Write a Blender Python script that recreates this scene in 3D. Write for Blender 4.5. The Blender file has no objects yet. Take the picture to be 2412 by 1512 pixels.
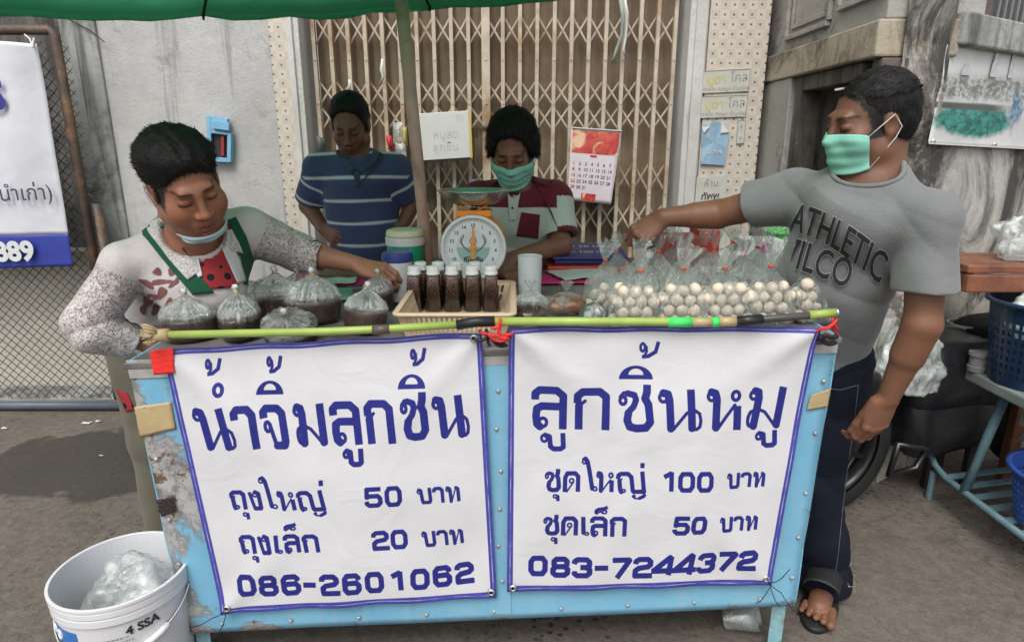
import bpy, bmesh, math, random
import numpy as np
from mathutils import Vector, Matrix, Euler, noise
from mathutils.bvhtree import BVHTree
R=math.radians; PI=math.pi
random.seed(7); rng=np.random.default_rng(7)
C=bpy.context.scene; COL=C.collection
# ---------- camera, sky, sun, exposure ----------
F=1500.0; PITCH=R(15.5); CAMH=1.46
cp,sp=math.cos(PITCH),math.sin(PITCH)
cam=bpy.data.cameras.new('camera'); cam.sensor_width=36; cam.sensor_fit='HORIZONTAL'; cam.lens=36*F/2412
cam.clip_start=.05; cam.clip_end=500
co=bpy.data.objects.new('camera',cam); COL.objects.link(co); co.location=(0,0,CAMH); co.rotation_euler=(R(90)-PITCH,0,0)
C.camera=co
SUN_EL,SUN_AZ=R(56),R(196)
W=bpy.data.worlds.new('World'); C.world=W; W.use_nodes=True
nt=W.node_tree; nt.nodes.clear()
sky=nt.nodes.new('ShaderNodeTexSky'); sky.sky_type='NISHITA'; sky.sun_disc=False
sky.sun_elevation=SUN_EL; sky.sun_rotation=SUN_AZ; sky.air_density=1.0; sky.dust_density=4.0; sky.ozone_density=1.0
hs=nt.nodes.new('ShaderNodeHueSaturation'); hs.inputs['Saturation'].default_value=.18
bg=nt.nodes.new('ShaderNodeBackground'); bg.inputs[1].default_value=.15
wo=nt.nodes.new('ShaderNodeOutputWorld')
nt.links.new(sky.outputs[0],hs.inputs['Color']); nt.links.new(hs.outputs[0],bg.inputs[0]); nt.links.new(bg.outputs[0],wo.inputs[0])
sl=bpy.data.lights.new('sun','SUN'); sl.energy=1.0; sl.angle=R(25); sl.color=(1,.96,.9)
so=bpy.data.objects.new('sun',sl); COL.objects.link(so); so.location=(0,-3,6)
# the sun stands behind the camera, veiled by cloud
sd=Vector((math.sin(SUN_AZ)*math.cos(SUN_EL),math.cos(SUN_AZ)*math.cos(SUN_EL),math.sin(SUN_EL)))
so.rotation_euler=sd.to_track_quat('Z','Y').to_euler()
C.view_settings.view_transform='Standard'; C.view_settings.look='None'; C.view_settings.exposure=.56; C.view_settings.gamma=1
C.cycles.transparent_max_bounces=24; C.cycles.max_bounces=8; C.cycles.caustics_reflective=False; C.cycles.caustics_refractive=False

# ---------- measuring: a pixel of the 2412x1512 photograph to a place in the scene ----------
def ray(px,py):
    u=(px-1206)/F; v=(756-py)/F
    return Vector((u,cp+v*sp,-sp+v*cp))
CO=Vector((0,0,CAMH))
def P(px,py,Y): d=ray(px,py); return CO+d*(Y/d.y)
def G(px,py,z=0): d=ray(px,py); return CO+d*((z-CAMH)/d.z)
def PX(px,py,X): d=ray(px,py); return CO+d*(X/d.x)
def PL(px,py,pt,n): d=ray(px,py); n=Vector(n); return CO+d*((Vector(pt)-CO).dot(n)/d.dot(n))
def proj(p):
    p=np.asarray(p,float); q=p-np.array([0,0,CAMH])
    zc=q[...,1]*cp-q[...,2]*sp; vy=q[...,1]*sp+q[...,2]*cp
    return 1206+F*q[...,0]/zc, 756-F*vy/zc
def px2m(n,Y,py=600):
    d=ray(1206,py); return n/F*(Y/d.y)

# ---------- materials ----------
def lin(h):
    if not isinstance(h,str): return tuple(h)
    h=h.lstrip('#'); r=[int(h[i:i+2],16)/255 for i in (0,2,4)]
    return tuple((c/12.92 if c<=.04045 else ((c+.055)/1.055)**2.4) for c in r)
class NT:
    def __init__(s,name):
        s.m=bpy.data.materials.new(name); s.m.use_nodes=True; s.t=s.m.node_tree; s.t.nodes.clear()
        s.out=s.n('ShaderNodeOutputMaterial')
    def n(s,k,**kw):
        o=s.t.nodes.new(k)
        for a,b in kw.items(): setattr(o,a,b)
        return o
    def l(s,a,b): s.t.links.new(a,b)
    def put(s,sock,v):
        if isinstance(v,bpy.types.NodeSocket): s.l(v,sock)
        elif isinstance(v,(tuple,list)) and len(v)==3 and sock.type=='RGBA': sock.default_value=(*v,1)
        else: sock.default_value=v
    def coord(s,scale=(1,1,1),kind='Object',rot=(0,0,0)):
        if kind=='World': g=s.n('ShaderNodeNewGeometry').outputs['Position']
        else: g=s.n('ShaderNodeTexCoord').outputs[kind]
        m=s.n('ShaderNodeMapping'); m.inputs['Scale'].default_value=scale; m.inputs['Rotation'].default_value=rot; s.l(g,m.inputs[0]); return m.outputs[0]
    def noise(s,co,scale=5,detail=5,rough=.6,dist=0):
        n=s.n('ShaderNodeTexNoise'); s.l(co,n.inputs['Vector']); n.inputs['Scale'].default_value=scale; n.inputs['Detail'].default_value=detail
        n.inputs['Roughness'].default_value=rough; n.inputs['Distortion'].default_value=dist; return n.outputs['Fac']
    def vor(s,co,scale=5,feature='F1',out='Distance',rand=1):
        n=s.n('ShaderNodeTexVoronoi',feature=feature); s.l(co,n.inputs['Vector']); n.inputs['Scale'].default_value=scale; n.inputs['Randomness'].default_value=rand; return n.outputs[out]
    def ramp(s,f,a,b,va=0.,vb=1.):
        n=s.n('ShaderNodeMapRange'); n.clamp=True; s.put(n.inputs[0],f); n.inputs[1].default_value=a; n.inputs[2].default_value=b; n.inputs[3].default_value=va; n.inputs[4].default_value=vb; return n.outputs[0]
    def math(s,op,a,b=0.,c=0.):
        n=s.n('ShaderNodeMath',operation=op); s.put(n.inputs[0],a); s.put(n.inputs[1],b)
        if op in('MULTIPLY_ADD','COMPARE'): s.put(n.inputs[2],c)
        return n.outputs[0]
    def mix(s,f,a,b,mode='MIX'):
        n=s.n('ShaderNodeMix',data_type='RGBA',blend_type=mode); s.put(n.inputs[0],f); s.put(n.inputs[6],a); s.put(n.inputs[7],b); return n.outputs[2]
    def attr(s,name,out='Fac'): return s.n('ShaderNodeAttribute',attribute_name=name).outputs[out]
    def bump(s,h,strength=.3,dist=.01):
        n=s.n('ShaderNodeBump'); n.inputs['Strength'].default_value=strength; n.inputs['Distance'].default_value=dist; s.l(h,n.inputs['Height']); return n.outputs[0]
    def pbr(s,col,rough=.6,metal=0.,spec=.5,nrm=None,**kw):
        b=s.n('ShaderNodeBsdfPrincipled'); s.put(b.inputs['Base Color'],col); s.put(b.inputs['Roughness'],rough); s.put(b.inputs['Metallic'],metal)
        b.inputs['Specular IOR Level'].default_value=spec
        for k,v in kw.items(): s.put(b.inputs[k.replace('_',' ')],v)
        if nrm is not None: s.l(nrm,b.inputs['Normal'])
        s.b=b; s.l(b.outputs[0],s.out.inputs[0]); return s.m
def pm(name,col,rough=.6,var=.12,scale=8,bump=.15,bs=40,spec=.4,metal=0.,stain=None,kind='Object',**kw):
    """painted / plastic / cloth surface: mottled colour, optional stains, fine bump"""
    m=NT(name); c=lin(col); co=m.coord(kind=kind)
    f=m.noise(co,scale,6,.65)
    a=tuple(x*(1-var) for x in c); b=tuple(min(1,x*(1+var)) for x in c)
    colr=m.mix(m.ramp(f,.3,.7),a,b)
    if stain:
        sc,ss,lo,hi=stain
        colr=m.mix(m.ramp(m.noise(co,ss,8,.7,.3),lo,hi),colr,lin(sc))
    r=m.ramp(m.noise(co,scale*2.3,4),.3,.7,max(.02,rough-.1),min(1,rough+.1))
    nr=m.bump(m.noise(co,bs,5),bump,.004) if bump else None
    return m.pbr(colr,r,metal,spec,nr,**kw)
def film(name,tint=(.95,.97,.95),gloss=.16,rough=.12,white=.06,bs=30,bstr=.5,wet=None,radial=False):
    """thin clear plastic film: see-through, with creased highlights"""
    m=NT(name); co=m.coord()
    h=m.noise(co,bs,6,.7,1.2); cw=co; ws=bs*.6
    if radial:      # creases running down from the tied neck
        s0=m.n('ShaderNodeSeparateXYZ'); m.l(co,s0.inputs[0]); x,y=s0.outputs[0],s0.outputs[1]
        r=m.math('ADD',m.math('SQRT',m.math('ADD',m.math('MULTIPLY',x,x),m.math('MULTIPLY',y,y))),.0015)
        cv=m.n('ShaderNodeCombineXYZ'); m.l(m.math('MULTIPLY',m.math('DIVIDE',x,r),3.4),cv.inputs[0]); m.l(m.math('MULTIPLY',m.math('DIVIDE',y,r),3.4),cv.inputs[1]); m.l(m.math('MULTIPLY',s0.outputs[2],11.),cv.inputs[2])
        oi=m.n('ShaderNodeObjectInfo'); ad=m.n('ShaderNodeVectorMath',operation='ADD'); m.l(cv.outputs[0],ad.inputs[0]); m.l(oi.outputs['Random'],ad.inputs[1]); cw=ad.outputs[0]; ws=1.9
        h=m.math('ADD',m.math('MULTIPLY',m.noise(cw,2.1,5,.62,.7),1.6),m.math('MULTIPLY',h,.5))
    nr=m.bump(h,bstr,.01)
    t=m.n('ShaderNodeBsdfTransparent'); m.put(t.inputs[0],tint)
    g=m.n('ShaderNodeBsdfGlossy'); g.inputs['Roughness'].default_value=rough; m.put(g.inputs[0],(.95,.97,.97)); m.l(nr,g.inputs['Normal'])
    d=m.n('ShaderNodeBsdfDiffuse'); m.put(d.inputs[0],(.75,.8,.77)); m.l(nr,d.inputs['Normal'])
    lw=m.n('ShaderNodeLayerWeight'); lw.inputs[0].default_value=.35; m.l(nr,lw.inputs['Normal'])
    f1=m.math('ADD',m.math('MULTIPLY',lw.outputs['Facing'],.3),gloss)
    if wet:
        z=m.n('ShaderNodeSeparateXYZ'); m.l(co,z.inputs[0]); k=m.ramp(z.outputs[2],wet-.004,wet+.012,.12,1.); f1=m.math('MULTIPLY',f1,k)
    w=m.ramp(m.noise(cw,ws,5,.65,1.),.42 if radial else .35,.66 if radial else .75,white*.25,white*2.4)
    if wet: w=m.math('MULTIPLY',w,m.ramp(z.outputs[2],wet-.004,wet+.012,.1,1.))
    s1=m.n('ShaderNodeMixShader'); m.l(w,s1.inputs[0]); m.l(t.outputs[0],s1.inputs[1]); m.l(d.outputs[0],s1.inputs[2])
    s2=m.n('ShaderNodeMixShader'); m.l(f1,s2.inputs[0]); m.l(s1.outputs[0],s2.inputs[1]); m.l(g.outputs[0],s2.inputs[2])
    m.l(s2.outputs[0],m.out.inputs[0]); return m.m

# ---------- objects ----------
ORG={}
def tag(o,label=None,cat=None,group=None,kind=None):
    if label: o['label']=label
    if cat: o['category']=cat
    if group: o['group']=group
    if kind: o['kind']=kind
    return o
def thing(name,loc,label,cat,group=None):
    o=bpy.data.objects.new(name,None); COL.objects.link(o); o.location=loc; o.empty_display_size=.05
    ORG[o.name]=Vector(loc); return tag(o,label,cat,group)
def link(me,name,parent=None,loc=None):
    o=bpy.data.objects.new(name,me); COL.objects.link(o)
    if parent is not None: o.parent=parent; ORG[o.name]=ORG[parent.name]
    else:
        o.location=loc if loc is not None else (0,0,0); ORG[o.name]=Vector(o.location)
    return o
def copytree(o,parent=None,skip=()):
    c=o.copy(); COL.objects.link(c); c.parent=parent; ORG[c.name]=ORG[o.name]
    for ch in o.children:
        if ch.name.split('.')[0] not in skip: copytree(ch,c,skip)
    return c
class MB:
    def __init__(s): s.v=[]; s.f=[]; s.mi=[]; s.m=0; s.uv=None
    def add(s,vs,fs):
        k=len(s.v); s.v+= [tuple(v) for v in vs]; s.f+=[tuple(i+k for i in f) for f in fs]; s.mi+=[s.m]*len(fs); return s
    def box(s,c,sz,rot=None):
        x,y,z=[a/2 for a in sz]; c=Vector(c)
        vs=[Vector(q) for q in ((-x,-y,-z),(x,-y,-z),(x,y,-z),(-x,y,-z),(-x,-y,z),(x,-y,z),(x,y,z),(-x,y,z))]
        if rot is not None:
            if not isinstance(rot,Matrix): rot=Euler(rot).to_matrix()
            vs=[rot@v for v in vs]
        return s.add([v+c for v in vs],[(0,3,2,1),(4,5,6,7),(0,1,5,4),(1,2,6,5),(2,3,7,6),(3,0,4,7)])
    def bb(s,a,b):
        a,b=Vector(a),Vector(b); return s.box((a+b)/2,[abs(q) for q in (b-a)])
    def hexa(s,p): return s.add(p,[(0,3,2,1),(4,5,6,7),(0,1,5,4),(1,2,6,5),(2,3,7,6),(3,0,4,7)])
    def bar(s,a,b,w,d,up=(0,0,1)):
        a,b=Vector(a),Vector(b); z=(b-a).normalized(); u=Vector(up)
        if abs(z.dot(u))>.98: u=Vector((0,1,0))
        x=z.cross(u).normalized(); y=x.cross(z)
        q=[]
        for p in (a,b):
            for i,j in ((-1,-1),(1,-1),(1,1),(-1,1)): q.append(p+x*(i*w/2)+y*(j*d/2))
        return s.hexa(q)
    def tube(s,pts,r,n=8,caps=True,closed=False):
        pts=[Vector(p) for p in pts]; m=len(pts); rr=r if isinstance(r,(list,tuple)) else [r]*m
        k=len(s.v); nx=None; vs=[]
        for i,p in enumerate(pts):
            if closed: t=pts[(i+1)%m]-pts[i-1]
            else: t=pts[min(i+1,m-1)]-pts[max(i-1,0)]
            t=t.normalized() if t.length>1e-9 else Vector((0,0,1))
            if nx is None:
                nx=t.cross(Vector((0,0,1))); 
                if nx.length<.1: nx=t.cross(Vector((0,1,0)))
            nx=(nx-t*nx.dot(t)).normalized(); ny=t.cross(nx)
            for j in range(n):
                a=2*PI*j/n; vs.append(p+(nx*math.cos(a)+ny*math.sin(a))*rr[i])
        fs=[]
        for i in range(m if closed else m-1):
            for j in range(n):
                i2=(i+1)%m; fs.append((i*n+j,i*n+(j+1)%n,i2*n+(j+1)%n,i2*n+j))
        if caps and not closed: fs+= [tuple(range(n-1,-1,-1)),tuple((m-1)*n+j for j in range(n))]
        return s.add(vs,fs)
    def lathe(s,prof,n=24,M=None,capb=True,capt=True,sx=1,sy=1,rad=None):
        M=M or Matrix(); vs=[]; m=len(prof)
        for i,(r,z) in enumerate(prof):
            for j in range(n):
                a=2*PI*j/n; q=r if rad is None else rad(i/(m-1),a,r)
                vs.append(M@Vector((q*math.cos(a)*sx,q*math.sin(a)*sy,z)))
        fs=[(i*n+j,i*n+(j+1)%n,(i+1)*n+(j+1)%n,(i+1)*n+j) for i in range(m-1) for j in range(n)]
        if capb: fs.append(tuple(range(n-1,-1,-1)))
        if capt: fs.append(tuple((m-1)*n+j for j in range(n)))
        return s.add(vs,fs)
    def grid(s,fn,nu,nv):
        vs=[fn(i/nu,j/nv) for j in range(nv+1) for i in range(nu+1)]
        return s.add(vs,[(j*(nu+1)+i,j*(nu+1)+i+1,(j+1)*(nu+1)+i+1,(j+1)*(nu+1)+i) for j in range(nv) for i in range(nu)])
    def ball(s,c,r,n=10,sq=(1,1,1)):
        c=Vector(c); pr=[(math.sin(PI*i/n)*r,-math.cos(PI*i/n)*r) for i in range(1,n)]
        return s.lathe([(a,b*sq[2]) for a,b in pr],n*2,Matrix.Translation(c),True,True,sq[0],sq[1])
    def build(s,name,mat,parent=None,loc=None,smooth=False,bevel=0,solid=0,sub=0):
        o0=ORG[parent.name] if parent is not None else Vector(loc if loc is not None else (0,0,0))
        me=bpy.data.meshes.new(name); me.from_pydata([tuple(Vector(v)-o0) for v in s.v],[],s.f)
        for q in (mat if isinstance(mat,(list,tuple)) else [mat]): me.materials.append(q)
        me.polygons.foreach_set('material_index',s.mi)
        if smooth: me.polygons.foreach_set('use_smooth',[True]*len(s.f))
        me.update(); o=link(me,name,parent,loc)
        if bevel:
            b=o.modifiers.new('b','BEVEL'); b.width=bevel; b.segments=2; b.limit_method='ANGLE'; b.harden_normals=False
        if solid: b=o.modifiers.new('s','SOLIDIFY'); b.thickness=solid; b.offset=0
        if sub: b=o.modifiers.new('u','SUBSURF'); b.levels=b.render_levels=sub
        return o
def text_mesh(body,size=1.,bold=0.,align='CENTER'):
    """lettering as flat faces in x,y; returns verts, faces"""
    c=bpy.data.curves.new('t','FONT'); c.body=body; c.size=size; c.offset=bold; c.align_x=align; c.align_y='CENTER'; c.resolution_u=3
    o=bpy.data.objects.new('t',c); COL.objects.link(o); bpy.context.view_layer.update()
    me=o.to_mesh(); v=[tuple(q.co) for q in me.vertices]; f=[tuple(p.vertices) for p in me.polygons]
    o.to_mesh_clear(); bpy.data.objects.remove(o); bpy.data.curves.remove(c); return v,f
def add_text(mb,body,O,U,V,size,bold=0.,lift=.0012,align='CENTER'):
    """lettering lying on a plane: origin O, right U, up V"""
    U=Vector(U).normalized(); V=Vector(V).normalized(); N=U.cross(V); O=Vector(O)+N*lift
    v,f=text_mesh(body,size,bold,align); mb.add([O+U*a+V*b for a,b,_ in v],f)
def vnoise(p,scale=1.,seed=0.):
    """cheap smooth pseudo noise on an array of points, about -1..1"""
    p=np.asarray(p)*scale; x,y,z=p[...,0]+seed*1.7,p[...,1]+seed*2.3,p[...,2]+seed*.9
    return (np.sin(x*1.9+1.3*np.sin(y*1.1+z*.7))+np.sin(y*2.3+1.1*np.sin(z*1.5+x*.6))+np.sin(z*2.1+1.2*np.sin(x*1.3-y*.8)))/3
# ================= materials of the setting =================
def wall_mat(name,base,mild='#2b2a27',amt=(.52,.72),streak=(.5,.75),warm=None,peel=None,rough=.85):
    """old lime plaster: blotches, black mildew, rain streaks"""
    m=NT(name); co=m.coord(kind='World'); b=lin(base)
    c=m.mix(m.ramp(m.noise(co,1.6,8,.7),.3,.7),tuple(x*.78 for x in b),tuple(min(1,x*1.12) for x in b))
    if warm: c=m.mix(m.ramp(m.noise(co,1.1,6,.6,.4),.45,.7,0,.8),c,lin(warm))
    c=m.mix(m.ramp(m.noise(co,26,4,.6),.35,.75,0,.25),c,tuple(x*.6 for x in b))
    if peel: c=m.mix(m.ramp(m.noise(co,5,9,.72,.6),peel[1],peel[1]+.03),c,lin(peel[0]))
    st=m.noise(m.coord((9,9,.7),'World'),1.3,7,.65,.5); mk=m.noise(co,2.1,9,.75,.8)
    c=m.mix(m.ramp(st,streak[0],streak[1],0,.75),c,lin(mild))
    c=m.mix(m.ramp(mk,amt[0],amt[1],0,.9),c,lin(mild))
    sc=m.noise(m.coord((1,1,14),'World',rot=(0,R(8),0)),4,5,.7,.3)
    c=m.mix(m.ramp(sc,.66,.74,0,.35),c,tuple(min(1,x*.55) for x in b))
    h=m.math('ADD',m.noise(co,14,8,.7),m.math('MULTIPLY',m.noise(co,90,3),.4))
    return m.pbr(c,rough,0,.3,m.bump(h,.5,.012))
M_plaster=wall_mat('plaster',(.50,.49,.48),amt=(.57,.78),streak=(.55,.8))
M_mould=wall_mat('mouldy_concrete',(.42,.43,.41),amt=(.46,.66),streak=(.48,.7))
M_dark=wall_mat('dark_concrete',(.2,.19,.18),amt=(.4,.62),streak=(.42,.62))
M_cream=wall_mat('cream_wall',(.66,.62,.54),amt=(.62,.78),streak=(.62,.85))
M_beam=wall_mat('beam',(.42,.38,.31),amt=(.47,.62),streak=(.58,.8),warm=(.42,.33,.22))
M_panel=wall_mat('panel_wall',(.38,.365,.33),amt=(.52,.68),streak=(.62,.84))
M_pillar=wall_mat('peeling_pillar',(.52,.51,.48),amt=(.45,.57),streak=(.6,.8),warm=(.33,.26,.2),peel=((.17,.15,.13),.55))
M_right=wall_mat('right_wall',(.5,.49,.47),amt=(.46,.6),streak=(.62,.82),warm=(.46,.42,.33))
M_door=wall_mat('old_door',(.15,.125,.11),amt=(.5,.7),streak=(.5,.62),peel=((.3,.28,.26),.62))
M_white=wall_mat('white_jamb',(.62,.61,.58),amt=(.66,.82),streak=(.62,.85))
M_rust=pm('rusty_pipe',(.1,.075,.06),.65,.35,12,.4,60,.4,.3,stain=((.3,.16,.08),9,.5,.7),kind='World')
M_grey=pm('grey_pipe',(.2,.2,.2),.6,.2,6,.2)
def ground_mat():
    m=NT('worn_pavement'); co=m.coord(kind='World')
    base=m.mix(m.ramp(m.noise(co,1.3,7,.65),.3,.7),(.088,.072,.058),(.155,.13,.107))
    base=m.mix(m.ramp(m.noise(co,28,5,.7),.4,.7,0,.5),base,(.22,.2,.17))
    base=m.mix(m.ramp(m.noise(co,150,3,.6),.52,.66,0,.5),base,(.045,.04,.035)); base=m.mix(m.ramp(m.noise(co,190,2,.6),.6,.7,0,.4),base,(.3,.27,.24)); base=m.mix(m.ramp(m.noise(co,4.5,8,.75,.5),.52,.66,0,.55),base,(.06,.052,.045))
    # dark aggregate chips set in the cement, patchy
    d=m.vor(co,40); pick=m.vor(co,40,'F1','Color'); se=m.n('ShaderNodeSeparateColor'); m.l(pick,se.inputs[0])
    chip=m.math('MULTIPLY',m.ramp(d,.3,.42,1,0),m.ramp(se.outputs[0],.5,.55))
    chip=m.math('MULTIPLY',chip,m.ramp(m.noise(co,.9,3,.5),.42,.6,.0,1.))
    base=m.mix(m.math('MULTIPLY',chip,.85),base,(.028,.026,.025))
    # damp patch, left
    damp=m.n('ShaderNodeVectorMath',operation='DISTANCE'); mp=m.coord((1,1.5,1),'World')
    damp.inputs[1].default_value=(-2.0,2.75*1.5,0); m.l(mp,damp.inputs[0])
    dv=m.math('ADD',damp.outputs['Value'],m.math('MULTIPLY',m.noise(co,3.2,9,.68),.95))
    dm=m.ramp(dv,.97,1.02,1,0)
    base=m.mix(m.math('MULTIPLY',dm,.72),base,(.03,.027,.025))
    cr=m.vor(co,1.4,'DISTANCE_TO_EDGE'); cw=m.ramp(m.math('ADD',cr,m.math('MULTIPLY',m.noise(co,9,5),.03)),.012,.022,1,0)
    base=m.mix(m.math('MULTIPLY',cw,.4),base,(.04,.035,.03))
    ro=m.math('SUBTRACT',.82,m.math('MULTIPLY',dm,.3))
    h=m.math('ADD',m.noise(co,22,7,.7),m.math('MULTIPLY',chip,-.35))
    return m.pbr(base,ro,0,.35,m.bump(h,.55,.012))
M_ground=ground_mat()
def tile_mat():
    m=NT('mosaic_tile'); co=m.coord(kind='World'); sx=m.n('ShaderNodeSeparateXYZ'); m.l(co,sx.inputs[0])
    x,z=sx.outputs[0],sx.outputs[2]; P0=.046
    def cell(v,p,off=0): return m.math('FRACT',m.math('ADD',m.math('DIVIDE',v,p),off))
    a,b=cell(x,P0,20.),cell(z,P0,20.)
    da=m.math('SUBTRACT',a,.5); db=m.math('SUBTRACT',b,.5)
    r=m.math('SQRT',m.math('ADD',m.math('MULTIPLY',da,da),m.math('MULTIPLY',db,db)))
    dot=m.ramp(r,.1,.14,1,0)
    ck=m.n('ShaderNodeTexChecker'); ck.inputs['Scale'].default_value=1/P0*1.0; m.l(m.coord((1,0,1),'World'),ck.inputs[0])
    pl=m.mix(m.math('MULTIPLY',ck.outputs['Fac'],.75),(.56,.5,.42),(.46,.36,.28))
    pl=m.mix(m.ramp(m.noise(co,3,5),.3,.7,0,.5),pl,(.6,.56,.5))
    def line(v,n,w):
        f=m.math('ABSOLUTE',m.math('SUBTRACT',cell(v,P0/n,20.5),.5)); return m.ramp(f,w,w+.05,1,0)
    ln=m.math('MAXIMUM',line(x,4,.1),line(z,4,.1))
    pl=m.mix(m.math('MULTIPLY',ln,.45),pl,(.7,.66,.6))
    pl=m.mix(m.math('MULTIPLY',dot,.9),pl,(.1,.085,.075))
    pl=m.mix(m.ramp(m.noise(co,1.7,7,.7,.4),.58,.8,0,.55),pl,(.3,.27,.23))
    return m.pbr(pl,.45,0,.4,m.bump(ln,.25,.002))
M_tile=tile_mat()

# ================= ground =================
mb=MB(); mb.grid(lambda u,v:Vector((-40+80*u,-20+80*v,0)),8,8); tag(mb.build('ground',M_ground),kind='structure')
YW=3.62   # plane of the shop front
# ================= shop front =================
a=P(262,400,YW); bR=P(655,300,YW)
shop=thing('shop_front',(P(900,700,YW).x,YW,0),'grey plastered shop front around the folding gate, with tiled columns and white jambs','building')
mb=MB(); mb.bb((a.x,YW,0),(bR.x,YW+.25,3.3)); mb.build('plaster_wall',M_plaster,shop,bevel=.006)
t1=P(700,300,YW).x; j1=P(730,300,YW).x
mb=MB(); mb.bb((bR.x+.002,YW-.015,0),(t1,YW+.25,3.3)); mb.build('tiled_column',M_tile,shop,bevel=.004)
mb=MB(); mb.bb((t1+.002,YW-.06,0),(j1,YW+.25,3.3)); mb.bb((t1+.03,YW-.075,0),(j1-.03,YW-.058,3.3)); mb.build('door_jamb',M_white,shop,bevel=.006)
j2=P(1600,300,YW).x; t2=P(1642,300,YW).x; t3=P(1776,300,YW).x
mb=MB(); mb.bb((j2,YW-.08,0),(t2-.002,YW+.25,3.3)); mb.bb((j2+.028,YW-.1,0),(t2-.012,YW-.078,3.3)); mb.build('door_jamb',M_white,shop,bevel=.006)
mb=MB(); mb.bb((t2,YW-.09,0),(t3,YW+.25,3.3)); mb.build('tiled_column',M_tile,shop,bevel=.004)
mb=MB(); mb.bb((j1,YW+.02,2.42),(j2,YW+.25,3.3)); mb.build('lintel',M_dark,shop,bevel=.01)
mb=MB(); mb.bb((a.x-3,YW+.26,3.305),(t3+3,YW+3,3.45)); mb.build('roof',M_grey,shop)
# folding gate
M_slat=pm('gate_leaf',(.27,.21,.15),.55,.25,5,.2,25,.25,stain=((.2,.14,.09),2.2,.48,.72),kind='World')
M_bar=pm('gate_bar',(.5,.43,.34),.5,.22,9,.25,70,.25,stain=((.3,.17,.08),3.5,.5,.68),kind='World')
gate=thing('folding_gate',((j1+j2)/2,YW+.05,0),'rusty grey metal folding gate with criss-cross lattice, closed behind the vendors','gate')
nb=22; xs=[j1+(j2-j1)*(i+.5)/nb for i in range(nb)]; ztop=2.42
zz=lambda y:P(1150,y,YW).z
bands=[(30,102),(186,246),(248,306),(384,452),(482,545)]
for i in range(nb-0):
    if i<nb-1:
        x0,x1=xs[i],xs[i+1]; w=x1-x0; mb=MB()
        pts=[(x0,.1),(x0+.2*w,.135),(x0+.5*w,.12),(x0+.78*w,.138),(x1,.1)]
        for (xa,ya),(xb,yb) in zip(pts,pts[1:]): mb.add([(xa,YW+ya,.03),(xb,YW+yb,.03),(xb,YW+yb,ztop),(xa,YW+ya,ztop)],[(0,1,2,3)])
        mb.build('gate_leaf',M_slat,gate)
    mb=MB(); x=xs[i]; bw=.0098 if i!=10 else .022
    mb.bb((x-bw,YW+.03,.03),(x+bw,YW+.036,ztop)); mb.bb((x-bw,YW+.0362,.03),(x-bw+.004,YW+.06,ztop)); mb.bb((x+bw-.004,YW+.0362,.03),(x+bw,YW+.06,ztop))
    for y in (140,244,350,458,546): mb.lathe([(.0055,0),(.004,.004)],8,Matrix.Translation((x,YW+.0295,zz(y)))@Matrix.Rotation(R(90),4,'X'))
    mb.build('gate_bar',M_bar,gate)
for k,(ya,yb) in enumerate(bands):
    mb=MB()
    for i in range(nb-1):
        za,zb=zz(ya),zz(yb); x0,x1=xs[i],xs[i+1]
        mb.bar((x0,YW+.066,za),(x1,YW+.066,zb),.0095,.003,(0,1,0)); mb.bar((x0,YW+.071,zb),(x1,YW+.071,za),.0095,.003,(0,1,0))
    mb.build('lattice',M_bar,gate)
mb=MB(); mb.bb((j1,YW+.02,0),(j2,YW+.14,.028)); mb.bb((j1,YW+.015,ztop+.002),(j2,YW+.14,ztop+.06)); mb.build('gate_rail',M_bar,gate)
# padlock hasp on the wide bar
mb=MB(); mb.box((xs[10]-.03,YW+.02,zz(300)),(.09,.008,.012)); mb.tube([(xs[10]-.055,YW+.012,zz(300)),(xs[10]-.055,YW+.012,zz(325))],.008,8); mb.build('hasp',M_rust,gate)

# ================= left side =================
xl=P(170,300,YW).x
tag(MB().bb((xl,YW+.03,0),(a.x-.003,YW+.28,3.2)).bb((xl+.1,YW-.02,0),(xl+.22,YW+.028,3.2)).build('concrete_pillar',M_mould,loc=((xl+a.x)/2,YW+.1,0),bevel=.008),'mildew-streaked grey concrete pillar at the left end of the plaster wall','pillar')
tag(MB().bb((-7,4.05,0),(xl-.003,4.3,3.2)).build('stained_wall',M_dark,loc=(-3.5,4.1,0)),'dark stained concrete wall behind the hanging banner at the left','wall')
YF=3.46
low=thing('boundary_wall',(-3,YF+.2,0),'low cream wall with black mould behind the chain-link fence','wall')
mb=MB(); mb.bb((-7,YF+.22,0),(P(262,700,YF+.22).x,YF+.34,P(100,590,YF+.22).z)); mb.build('wall_body',M_cream,low,bevel=.006)
fx0=P(-500,700,YF).x; fx1=P(262,700,YF).x; zb=P(100,945,YF).z; zt=P(100,600,YF).z; ztop2=P(100,72,YF).z
fence=thing('chain_link_fence',((fx0+fx1)/2,YF,0),'rusty chain-link fence in a brown pipe frame behind the bending woman','fence')
M_wire=pm('wire',(.1,.09,.08),.6,.3,20,0,metal=.4)
mb=MB(); s=.052; zf0=zb+.01; zf1=ztop2-.05
n=int((fx1-fx0)/s)+1; m_=int((zf1-zf0)/s)
def seg(x0,z0,x1,z1,dy): mb.bar((x0,YF+dy,z0),(x1,YF+dy,z1),.0034,.0034,(0,1,0))
L=zf1-zf0
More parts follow.
